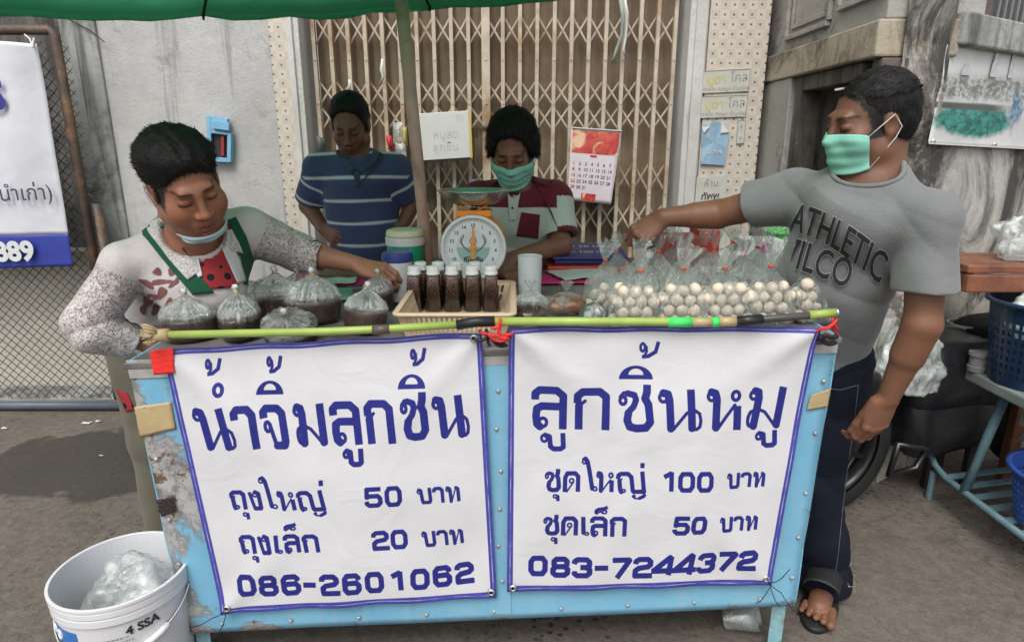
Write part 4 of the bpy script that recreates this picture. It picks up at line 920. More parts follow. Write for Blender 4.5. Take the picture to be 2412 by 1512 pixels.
lathe_thing('lidded_jar','white plastic jar with a navy blue lid beside the basket','jar',p,[('jar',[(.043,0),(.0465,.003),(.0475,zt)],W_pl,False),('lid',[(.0485,zt-.004),(.051,zt),(.05,zt+.02),(.045,zt+.027),(.042,zt+.0255),(.002,zt+.025)],M_blid,False)])
p=P(1248,665,2.0); p.z=CZ(p.x)+.004; zt=P(1248,602,2.0).z-p.z
lathe_thing('plain_mug','plain pale grey open-topped plastic tub right of the bottles','tub',p,[('cup',[(.034,0),(.0362,.003),(.0388,zt-.003),(.0392,zt),(.0368,zt),(.034,.006),(.001,.005)],pm('pale_grey',(.52,.57,.57),.35,.05),False)])
# stack of white foam lids
p=P(622,662,1.95); p.z=CZ(p.x)+.004
st=thing('foam_box_stack',p,'stack of white foam box lids behind the sauce bags','stack')
for k in range(6):
    q_=p+Vector((rng.uniform(-.003,.003),0,.008+k*.0155)); e_=(0,0,rng.uniform(-.06,.06)); MB().box(q_,(.082-.003*k,.07-.002*k,.006),e_).box(q_+Vector((0,0,.0075)),(.066-.003*k,.056-.002*k,.0094),e_).build('lid',W_pl,st,bevel=.0015)
# little paper cloths and papers lying on the counter
M_teal=pm('teal_paper',(.2,.42,.37),.6,.12,9,.2,30); M_pink=pm('pink_cloth',(.5,.03,.14),.7,.15,9,.3,40); M_mint=pm('mint_paper',(.5,.58,.54),.6,.1,12,.2)
def sheet(name,label,cat,pts,mat,dz=.006,wob=.004,n=14,seed=0,ext=None):
    q=[CT(x,y,dz) for x,y in pts]; mb=MB(); mb.grid(lambda u,v:bil(*q,u,v)+Vector((0,0,wob*(1+vnoise(Vector((u*5,v*5,0)),1.4,seed)))),n,n)
    tag(mb.build(name,mat,loc=(q[0]+q[2])/2,smooth=True,solid=.0012),label,cat)
sheet('pink_cloth','pink tablecloth over the back of the cart counter','tablecloth',[(700,640),(1420,632),(1400,668),(690,676)],M_pink,.005,.0015)
sheet('paper_pad','pad of pale teal paper under the wrist of the woman','paper',[(745,652),(842,650),(838,668),(770,672)],M_mint,.012,.003,seed=2)
sheet('paper_pad','dark teal sheet between the sauce bags','paper',[(768,680),(830,680),(836,705),(776,710)],M_teal,.008,.002,seed=4)
sheet('newspaper','printed mint newspaper behind the brown chili bag','paper',[(1285,640),(1400,622),(1440,650),(1330,662)],M_mint,.012,.004,seed=5)
# loose bags between the basket and the meatballs
def blob_bag(name,label,p,sx,sy,sz,mat,seed,fillmat=None,fh=.6):
    root=thing(name,p,label,'bag'); rnd=random.Random(seed); ph=rnd.uniform(0,6)
    def rad(t,a,b): return b*(1+.1*math.sin(4*a+ph+t*3)+.06*math.sin(9*a-ph+t*5)*(.3+t)+.1*t*abs(math.sin(6*a+ph)))
    pr=[(.8,0),(1,.12),(1.02,.35),(.9,.6),(.6,.82),(.25,.95),(.1,1.)]
    Mt=Matrix.Translation(p)
    MB().lathe([(r,z*sz) for r,z in pr for _ in (0,)],60,Mt,True,True,sx,sy,rad).build('bag',mat,root,smooth=True,sub=1)
    if fillmat: MB().lathe([(r*.93,.002+z*sz*fh) for r,z in pr],48,Mt,True,True,sx,sy,rad).build('filling',fillmat,root,smooth=True,sub=1)
    MB().lathe([(.004,sz),(.006,sz+.006),(.014,sz+.02),(.019,sz+.03)],30,Mt,True,False,1,.7,lambda t,a,b:b*(1+.3*t*math.sin(5*a+ph)+.15*t*math.sin(11*a))).build('gathered_top',M_film2,root,smooth=True)
    return root
M_brown=pm('chili_paste',(.13,.055,.02),.35,.5,40,.4,60,.5,stain=((.25,.05,.02),50,.55,.65)); M_dgreen=film('dark_green_bag',(.12,.28,.22),.2,.2,.1,30,.7)
def onc(px,py,Y,dz=.006): p=P(px,py,Y); p.z=CZ(p.x)+dz; return p
blob_bag('sauce_pouch','clear bag half full of dark red sauce beside the grey tub',onc(1250,738,1.76),.058,.045,.085,M_film,3,M_sauce,.5)
blob_bag('chili_bag','clear bag of brown chili paste next to the leftmost meatballs',onc(1333,722,1.83),.068,.05,.062,M_film,5,M_brown,.85)
blob_bag('small_bag','small empty-looking clear bag lying at the pole',onc(1322,752,1.67),.048,.03,.05,M_film,8,None)
blob_bag('green_bag','dark green translucent bag crumpled left of the front meatballs',onc(1398,745,1.72),.04,.035,.055,M_dgreen,9,None)
blob_bag('sauce_pouch','clear sauce pouch squeezed behind the small empty bag',onc(1286,745,1.69),.03,.025,.05,M_film,12,M_sauce,.6)
# ================= umbrella =================
M_green=NT('umbrella_cloth')
def umb_mat():
    m=M_green; co=m.coord(); c=m.mix(m.ramp(m.noise(co,6,5),.3,.7),(.012,.30,.14),(.02,.40,.20))
    d=m.n('ShaderNodeBsdfDiffuse'); m.put(d.inputs[0],c); t=m.n('ShaderNodeBsdfTranslucent'); m.put(t.inputs[0],(.30,.68,.48))
    wv=m.n('ShaderNodeTexWave'); wv.inputs['Scale'].default_value=120; m.l(co,wv.inputs[0]); m.l(m.bump(wv.outputs['Fac'],.1,.002),d.inputs['Normal'])
    s=m.n('ShaderNodeMixShader'); s.inputs[0].default_value=.6; m.l(d.outputs[0],s.inputs[1]); m.l(t.outputs[0],s.inputs[2]); m.l(s.outputs[0],m.out.inputs[0]); return m.m
umb_mat()
pb=P(1018,700,2.36); pb.z=0; pt=P(966,10,2.36); dv=(pt-P(1018,620,2.36)).normalized(); pb=P(1018,620,2.36)-dv*(P(1018,620,2.36).z/dv.z); top=pb+dv*(2.5/dv.z)+Vector((0,-.26,0))
um=thing('umbrella',pb,'big green market umbrella on a bare metal pole over the cart','umbrella')
MB().tube([pb,pb.lerp(top,.5),top],.0205,20).build('pole',pm('dull_steel_pole',(.46,.30,.25),.42,.2,6,.15,60,.4,stain=((.2,.15,.1),5,.5,.7)),um,smooth=True)
MB().lathe([(.2,.0),(.2,.05),(.05,.09),(.03,.25)],24,Matrix.Translation(Vector((pb.x,pb.y,.001)))).build('base',M_grey,um)
N=10; Rr=1.5; RY=.86; cU=Vector((top.x-.28,2.06,0)); tilt=.075
def rim(a,k=1.): 
    x=cU.x+Rr*k*math.cos(a); y=cU.y+RY*k*math.sin(a); return Vector((x,y,1.985+.045*(x-cU.x)+.03*(y-cU.y)+(1-k**1.6)*.42))
mb=MB(); nr=14; sub=8; A0_=R(6)
vs=[]
for i in range(nr+1):
    k=max(.02,i/nr)
    for j in range(N*sub):
        jj=j/sub; f=jj-int(jj); a0=A0_+2*PI*int(jj)/N; a1=A0_+2*PI*(int(jj)+1)/N
        p=rim(a0,k).lerp(rim(a1,k),f); p.z+=-.035*k*4*f*(1-f)*.6+.006*math.sin(j*2.1+i); vs.append(p)
n=N*sub; fs=[(i*n+j,(i+1)*n+j,(i+1)*n+(j+1)%n,i*n+(j+1)%n) for i in range(nr) for j in range(n)]
mb.add(vs,fs); mb.build('canopy',M_green.m,um,smooth=True,solid=.001)
mb=MB()      # hem hanging a little from the rim
ro=vs[nr*n:]; lo=[p+Vector((0,0,-.022-.004*math.sin(j*1.7))) for j,p in enumerate(ro)]
mb.add(ro+lo,[(j,(j+1)%n,n+(j+1)%n,n+j) for j in range(n)]); mb.build('hem',M_green.m,um,smooth=True,solid=.001)
for j in range(N):
    a=A0_+2*PI*j/N; pts=[rim(a,k)+Vector((0,0,-.014)) for k in np.linspace(.05,1.0,9)]; mb=MB(); mb.tube(pts,.006,6)
    e=rim(a,1.); mb.tube([e+Vector((0,0,-.01)),e+Vector((.0,.0,-.032))],[.008,.004],6); mb.build('rib',M_black,um)

# ================= table behind the cart =================
M_wood=pm('old_wood',(.17,.11,.07),.6,.3,7,.3,40,.3,stain=((.06,.045,.035),9,.5,.7))
tb=thing('work_table',(.25,2.55,0),'low wooden work table behind the cart carrying the blue foam box','table')
zt=P(1375,622,2.55).z-.012
MB().bb((-.75,2.4,zt-.035),(.75,2.78,zt)).build('table_top',M_wood,tb,bevel=.004)
for x in(-.7,.7):
    for y in(2.43,2.74): MB().bb((x-.025,y-.025,0),(x+.025,y+.025,zt-.036)).build('leg',M_wood,tb)
# blue box with handwritten lid, red tray under it
M_bbox=pm('navy_box',(.028,.035,.16),.5,.15,9,.15,60,.4); M_redp=pm('red_plastic',(.5,.05,.03),.35,.1,9,.05)
x0,x1=P(1300,600,2.5).x,P(1475,600,2.5).x; zb0=zt+.002; zb1=P(1380,575,2.62).z
tag(MB().bb((x0-.02,2.43,zb0),(x1+.02,2.7,zb0+.022)).build('tray',M_redp,loc=((x0+x1)/2,2.55,zb0),bevel=.004),'red plastic tray under the navy blue box','tray')
bx=thing('foam_box',((x0+x1)/2,2.55,zb0+.024),'navy blue box with white handwriting on its lid behind the calendar wall','box')
bx['label']='navy blue box with white handwriting on its sloping lid, right of the masked vendor'
zc0=P(1380,612,2.47).z
MB().bb((x0+.008,2.46,zb0+.024),(x1-.008,2.67,zc0)).build('box_body',M_bbox,bx,bevel=.006)
L4=[Vector((x0,2.45,zc0+.002)),Vector((x1,2.45,zc0+.002)),Vector((x1,2.69,zc0+.002)),Vector((x0,2.69,zc0+.002))]
zs=P(1380,572,2.69).z-zc0
top4=[L4[0]+Vector((0,0,.012)),L4[1]+Vector((0,0,.012)),L4[2]+Vector((0,0,max(.02,zs))),L4[3]+Vector((0,0,max(.02,zs)))]
lid=MB().hexa(L4+top4).build('lid',M_bbox,bx,bevel=.004)
M_pen=pm('white_marker',(.6,.6,.62),.8,.1,20,0)
mb=MB(); U_=(top4[1]-top4[0]); V_=(top4[3]-top4[0]); c_=(top4[0]+top4[2])/2
add_text(mb,'ชุด 50 บาท',c_+V_*.18,U_,V_,.045,.0005,.002); add_text(mb,'บาท 100 น้ำจิ้ม',c_-V_*.2,U_,V_,.04,.0005,.002); mb.build('handwriting',M_pen,lid)

# ================= things hung on the gate =================
YG=YW-.0
def wallobj(name,label,cat,px4,Y,mat,th=.006,parts=None):
    q=[P(x,y,Y) for x,y in px4]; c=(q[0]+q[2])/2; o=thing(name,c,label,cat)
    return o,q
# whiteboard
wb,q=wallobj('whiteboard','blank-looking whiteboard with faint grey writing, leaning on the gate behind the umbrella pole','board',[(958,270),(1103,261),(1108,372),(969,381)],YG-.06,None)
mb=MB(); mb.hexa([q[3],q[2],q[2]+Vector((0,.012,0)),q[3]+Vector((0,.012,0)),q[0],q[1],q[1]+Vector((0,.012,0)),q[0]+Vector((0,.012,0))]); mb.build('panel',pm('board_white',(.62,.62,.6),.35,.05,4,.02,20,.5),wb,bevel=.002)
mb=MB(); e=Vector((.012,0,0)); mb.hexa([q[2]+Vector((0,-.004,0)),q[2]+e+Vector((0,-.004,0)),q[2]+e+Vector((0,.014,0)),q[2]+Vector((0.001,.014,0)),q[1]+Vector((0,-.004,0)),q[1]+e+Vector((0,-.004,0)),q[1]+e+Vector((0,.014,0)),q[1]+Vector((0.001,.014,0))]); mb.build('edge_strip',pm('yellow_strip',(.6,.45,.12),.5,.1,9,.1),wb)
mb=MB(); mb.bar(q[3]+Vector((0,-.002,-.003)),q[2]+Vector((0,-.002,-.003)),.008,.012); mb.build('bottom_strip',M_black,wb)
mb=MB(); U_=q[1]-q[0]; V_=q[0]-q[3]; c_=(q[0]+q[2])/2
for t,dx,dy,sz in (('หมูสด',.12,.02,.06),('ลูกชิ้น',.1,-.24,.062),('มือ',.36,.34,.04)): add_text(mb,t,c_+U_*dx+V_*dy,U_,V_,sz,-.0009,.0015)
mb.build('faint_writing',pm('faint_ink',(.5,.5,.49),.6,.02,9,0),wb)
# calendar
cl,q=wallobj('wall_calendar','red and white paper calendar hung on the gate, month of thirty one days','calendar',[(1347,302),(1464,311),(1436,482),(1336,472)],YG-.03,None)
q=[P(1346,302,YG-.03),P(1464,310,YG-.03),P(1440,482,YG-.03),P(1336,471,YG-.03)]
def cg(u,v): 
    p=bil(*q,u,v); p=p+Vector((0,-.006*math.sin(v*2.2)-.004*v*u,0)); 
    if v>.72 and u>.93: p=p+Vector((-.004,-.004,0))
    return p
cal=MB().grid(cg,12,18).build('sheet',pm('calendar_paper',(.66,.6,.64),.55,.05,9,.1),cl,smooth=True,solid=.001)
mp=NT('calendar_picture'); co=mp.coord(); nz=mp.noise(co,16,5,.6,1.2)
c=mp.mix(mp.ramp(nz,.35,.65),(.42,.03,.03),(.62,.12,.08)); c=mp.mix(mp.ramp(mp.noise(co,11,4,.5,.6),.52,.62),c,(.75,.5,.32)); M_calp=mp.pbr(c,.35)
def sub_patch(name,fn,u0,u1,v0,v1,mat,par,off=.0016,n=10): return MB().grid(lambda a,b:fn(u0+(u1-u0)*a,v0+(v1-v0)*b)+Vector((0,-off,0)),n,n).build(name,mat,par,smooth=True)
sub_patch('picture',cg,.03,.975,.02,.33,M_calp,cal); sub_patch('footer_picture',cg,.3,.62,.88,.985,M_calp,cal)
U_=q[1]-q[0]; V_=q[0]-q[3]; mb=MB(); mr=MB(); d=1
for r_ in range(5):
    for k in range(7):
        if d<=31:
            p=cg(.09+.128*k,.475+.082*r_); add_text(mr if k==0 or (r_==3 and k==0) else mb,str(d),p+Vector((0,-.002,0)),U_,V_,.0245,.0004,.0); d+=1
mb.build('dates',pm('grey_print',(.1,.1,.17),.6,0,9,0),cal); mr.build('sunday_dates',M_inkr,cal)
mb=MB(); mb.add([cg(u,v)+Vector((0,-.0018,0)) for u,v in ((.42,.345),(.56,.345),(.56,.375),(.42,.375))],[(3,2,1,0)]); mb.build('month_mark',M_inkr,cal)
mb=MB(); h_=P(1402,282,YG-.03); mb.tube([cg(.38,0),h_,cg(.55,0)],.0012,5); mb.build('hanging_string',pm('string',(.5,.46,.38),.8,.1,9,0),cl)
mb=MB(); mb.bar(q[0]+Vector((0,-.004,.003)),q[1]+Vector((0,-.004,.003)),.008,.006); mb.build('binding',W_pl,cl)
# ribbons
def ribbon(label,pts,w,mat,Y=YG-.05):
    ps=[P(x,y,Y) for x,y in pts]; mb=MB(); n=len(ps)
    vs=[]
    for i,p in enumerate(ps): vs+=[p+Vector((-w/2,.004*math.sin(i*1.9),0)),p+Vector((w/2,-.004*math.sin(i*1.9),0))]
    mb.add(vs,[(2*i,2*i+1,2*i+3,2*i+2) for i in range(n-1)]); tag(mb.build('ribbon',mat,loc=ps[0],smooth=True,solid=.001),label,'ribbon')
M_rib=pm('pale_ribbon',(.55,.57,.53),.7,.1,9,.1); M_ribg=pm('grey_green_ribbon',(.27,.3,.26),.7,.1,9,.1)
ribbon('white ribbon hanging from the gate under the umbrella edge',[(1472,0),(1478,30),(1477,60),(1474,90),(1468,118),(1474,134)],.012,M_rib)
ribbon('grey-green frayed ribbon beside the white one on the gate',[(1462,0),(1468,40),(1466,80),(1452,120),(1442,150)],.02,M_ribg)
ribbon('short dirty white cloth strip tied to the gate above the striped man',[(901,140),(897,165),(903,180),(895,200)],.014,M_rib)
ribbon('white scrap on the gate above the head of the striped man',[(823,188),(824,200),(822,216)],.016,M_rib)
ribbon('thin red string tied across the gate',[(925,243),(940,247),(958,248)],.006,M_red)
# bunch of hung snack packs beside the striped man
def pack(label,px4,Y,mat,name='snack_pack'):
    q=[P(x,y,Y) for x,y in px4]; mb=MB()
    for sg in(-1,1): mb.grid(lambda u,v:bil(*q,u,v)+Vector((0,sg*.022*math.sin(PI*u)*math.sin(PI*v)**.6+.003*vnoise(Vector((u*9,v*9,0)),1.5,px4[0][0]),0)),8,8)
    tag(mb.build(name,mat,loc=(q[0]+q[2])/2,smooth=True),label,'pack')
M_yl=pm('yellow_pack',(.5,.4,.12),.35,.3,30,.4,20); M_rw=pm('red_pack',(.55,.04,.05),.35,.1,30,.3,20); M_wp=pm('white_pack',(.6,.6,.6),.4,.1,30,.3,20); M_cp=film('snack_film',(.9,.9,.85),.2,.15,.2,40,.8)
pack('clear snack pack with yellow bits hung on the gate left of the whiteboard',[(925,290),(948,288),(952,335),(926,338)],YG-.05,M_cp); pack('yellow snack strip hung beside the whiteboard',[(948,300),(958,300),(960,345),(950,345)],YG-.05,M_yl)
pack('small red and white pack behind the shoulder of the striped man',[(908,320),(922,320),(928,350),(915,352)],YG-.05,M_rw); pack('grey pouch hung among the snack packs',[(930,338),(955,338),(958,368),(934,370)],YG-.06,M_cp)
pack('red and white folded carton behind the right elbow of the striped man',[(938,440),(952,440),(952,492),(940,492)],2.95,M_wp,'carton'); pack('red sleeve of the carton behind the striped man',[(953,438),(974,446),(962,492),(953,492)],2.95,M_rw,'carton')
pack('white plastic bag hung low behind the umbrella pole',[(985,480),(1010,475),(1014,565),(980,570)],3.1,M_wp,'white_bag'); pack('white plastic bag left of the scale dial',[(1036,560),(1064,548),(1060,600),(1034,612)],2.3,M_wp,'white_bag')
pack('dark bag hung behind the left shoulder of the striped man',[(742,318),(768,330),(765,372),(745,360)],YG-.08,pm('dark_pack',(.05,.06,.055),.5,.2,9,.2),'dark_bag')
pack('white sheet bundle behind the left arm of the striped man',[(745,470),(775,480),(776,545),(748,540)],3.05,M_wp,'white_bag')
pack('small blue and white bottle-like pack on the gate beside the masked man',[(1108,425),(1122,422),(1122,452),(1108,452)],YG-.05,pm('blue_pack',(.1,.16,.4),.4,.1,9,.1))
# ================= on the right tiled column =================
YT=YW-.09
def plate(name,label,px4,texts,Y=YT-.006,mat=None,frame_=True):
    q=[P(x,y,Y) for x,y in px4]; o=thing(name,(q[0]+q[2])/2,label,'sticker'); mb=MB(); b=Vector((0,.005,0))
    mb.hexa([q[3],q[2],q[2]+b,q[3]+b,q[0],q[1],q[1]+b,q[0]+b]); s_=mb.build('plate',mat,o)
    U_=q[1]-q[0]; V_=q[0]-q[3]; c_=(q[0]+q[2])/2
    for t,dx,dy,sz,m_,bo in texts:
        mb=MB(); add_text(mb,t,c_+U_*dx+V_*dy,U_,V_,sz,bo,.0012); mb.build('lettering',m_,s_)
    if frame_:
        mb=MB(); r=[c_+(p-c_)*.965+Vector((0,-.0012,0)) for p in q]
        for i in range(4): mb.bar(r[i],r[(i+1)%4],.0022,.0012,(0,1,0))
        mb.build('printed_frame',M_inkg,s_)
    return o
M_inkg=pm('faded_print',(.26,.26,.25),.7,.2,40,0); M_gold=pm('faded_gold',(.55,.5,.24),.7,.2,40,0); M_plate=pm('faded_sticker',(.52,.52,.46),.6,.12,12,.05)
tx=lambda:[('มูดา',-.12,.1,.062,M_gold,.002),('โคล',.3,.12,.062,M_inkg,-.0005),('บรรเทาหวัด คัดจมูก น้ำมูกไหล',0,-.34,.024,M_inkg,0)]
plate('faded_sticker','upper faded yellow and grey sticker on the tiled column',[(1641,168),(1770,162),(1764,216),(1638,222)],tx(),mat=M_plate)
plate('faded_sticker','lower faded yellow and grey sticker on the tiled column',[(1636,228),(1764,224),(1757,276),(1632,280)],tx(),mat=M_plate)
plate('painted_notice','white painted notice with black lettering on the tiled column above the arm',[(1642,418),(1712,414),(1706,476),(1636,482)],[('ห้าม',0,.22,.05,M_inkg,.0),('ทัพพ',0,-.25,.05,M_ink,.001)],mat=M_plate,frame_=False)
plate('painted_notice','lower painted notice on the tiled column behind the bag tufts',[(1640,520),(1712,516),(1706,585),(1634,590)],[('วัง',.1,.2,.06,M_ink,.001),('ใส่',.05,-.28,.05,M_inkg,.001)],mat=M_plate,frame_=False)
plate('small_sticker','narrow pale sticker at the right edge of the tiled column',[(1738,284),(1757,282),(1752,338),(1734,340)],[('4',0,.2,.03,M_inkg,0),('น',0,-.25,.03,M_inkg,0)],mat=M_plate)
# torn blue paper
pts=[(1655,290),(1672,300),(1676,284),(1700,290),(1718,312),(1712,350),(1707,390),(1678,388),(1650,386),(1654,350),(1652,318)]
o0=P(1683,340,YT-.012); root=thing('torn_blue_paper',o0,'torn light blue paper stuck on the tiled column','paper')
vs=[P(x,y,YT-.01-.004*(i%3)) for i,(x,y) in enumerate(pts)]+[P(1683,335,YT-.014)]
k=len(pts); MB().add(vs,[(i,(i+1)%k,k) for i in range(k)]).build('sheet',pm('blue_paper',(.27,.42,.55),.7,.2,14,.5,30),root,solid=.0015)
MB().add([P(1700,288,YT-.018),P(1718,312,YT-.02),P(1697,314,YT-.022)],[(0,1,2)]).build('folded_corner',W_pl,root,solid=.001); MB().add([P(1653,300,YT-.018),P(1672,298,YT-.02),P(1658,314,YT-.022)],[(0,1,2)]).build('folded_corner',W_pl,root,solid=.001)
mb=MB(); add_text(mb,'มี ว่า ง',P(1684,358,YT-.02),(1,0,0),(0,0,1),.03,.0004,.0); mb.build('lettering',W_pl,root)

# ================= on the left wall =================
# blue plastic slot box
q=[P(x,y,YW-.045) for x,y in((486,272),(545,282),(543,383),(490,381))]; bb=thing('meter_box',(q[0]+q[2])/2,'light blue plastic box with dark opening on the plaster wall','box')
M_lb=pm('light_blue_plastic',(.2,.43,.62),.4,.12,9,.06); M_dk2=pm('dark_opening',(.03,.025,.025),.6)
def ip(u,v,o=0): return bil(*q,u,v)+Vector((0,o,0))
def slab(u0,u1,v0,v1,a,b,mat,name,par): return MB().hexa([ip(u0,v1,a),ip(u1,v1,a),ip(u1,v1,b),ip(u0,v1,b),ip(u0,v0,a),ip(u1,v0,a),ip(u1,v0,b),ip(u0,v0,b)]).build(name,mat,par,bevel=.0015)
for a in ((0,.16,.0,1.),(.84,1,.32,1.),(.161,.839,.9,1.),(.161,.839,.3,.37)): slab(*a,0,.04,M_lb,'frame',bb)
slab(.161,.839,.0,.29,.0,.03,M_lb,'hood',bb); slab(.3,.95,.08,.26,-.015,-.001,M_lb,'flap',bb); slab(.162,.838,.371,.899,.022,.04,M_dk2,'opening',bb); slab(.55,.68,.42,.86,.008,.0215,pm('red_switch',(.3,.03,.03),.5),'red_insert',bb)
# hanging banner at the far left
q=[P(x,y,YF-.07) for x,y in((-260,78),(84,104),(176,626),(-260,640))]; o0=(q[0]+q[2])/2
hb=thing('vinyl_banner',o0,'large white banner with a blue footer tied to the fence frame','banner')
def hg(u,v): 
    p=bil(*q,u,v); return p+Vector((0,-.012*vnoise(Vector((u*5,v*3,0)),1.6,4)-.008*math.sin(u*17+v*2),0))
m=NT('banner_sheet'); co=m.coord(); M_hb=m.pbr(m.mix(m.ramp(m.noise(co,4,5),.3,.7),(.54,.55,.6),(.62,.63,.67)),.45,0,.4,m.bump(m.noise(co,6,4,.5,.6),.3,.02)); M_bf=pm('banner_blue',(.03,.045,.28),.45,.12,9,.1)
vb=.845
MB().grid(lambda u,v:hg(u,v*vb),40,50).build('sheet',M_hb,hb,smooth=True,solid=.001); MB().grid(lambda u,v:hg(u,vb+(1-vb)*v),40,12).build('blue_footer',M_bf,hb,smooth=True,solid=.001)
U_=(q[2]-q[3]).normalized(); V_=Vector((0,0,1)); M_btx=pm('banner_ink',(.03,.035,.24),.5,.1,9,0)
mb=MB(); add_text(mb,'S',P(-6,228,YF-.085),U_,V_,.2,.006,.012); mb.build('lettering',M_btx,hb)
mb=MB(); add_text(mb,'(แนะนำเก่า)',P(20,458,YF-.085),U_,V_,.108,.0005,.012); mb.build('lettering',pm('banner_grey_ink',(.06,.06,.1),.5),hb)
mb=MB(); add_text(mb,'4889',P(22,594,YF-.085),U_,V_,.142,.006,.014); mb.build('lettering',W_pl,hb)
mb=MB(); mb.tube([P(78,112,YF-.08),P(70,92,YF-.06),P(58,82,YF-.05)],.004,6); mb.tube([P(76,112,YF-.08),P(80,90,YF-.06)],.004,6); mb.build('tie',W_pl,hb)
# loose wire with a red tag on the wall above the fence
tag(MB().tube([P(110,22,YW-.04),P(170,50,YW-.03),P(212,72,YW-.03),P(232,88,YW-.03),P(246,100,YW-.03)],.003,5).build('loose_wire',M_black,loc=P(170,50,YW-.03)),'loose black wire hanging on the mildewed pillar','wire')
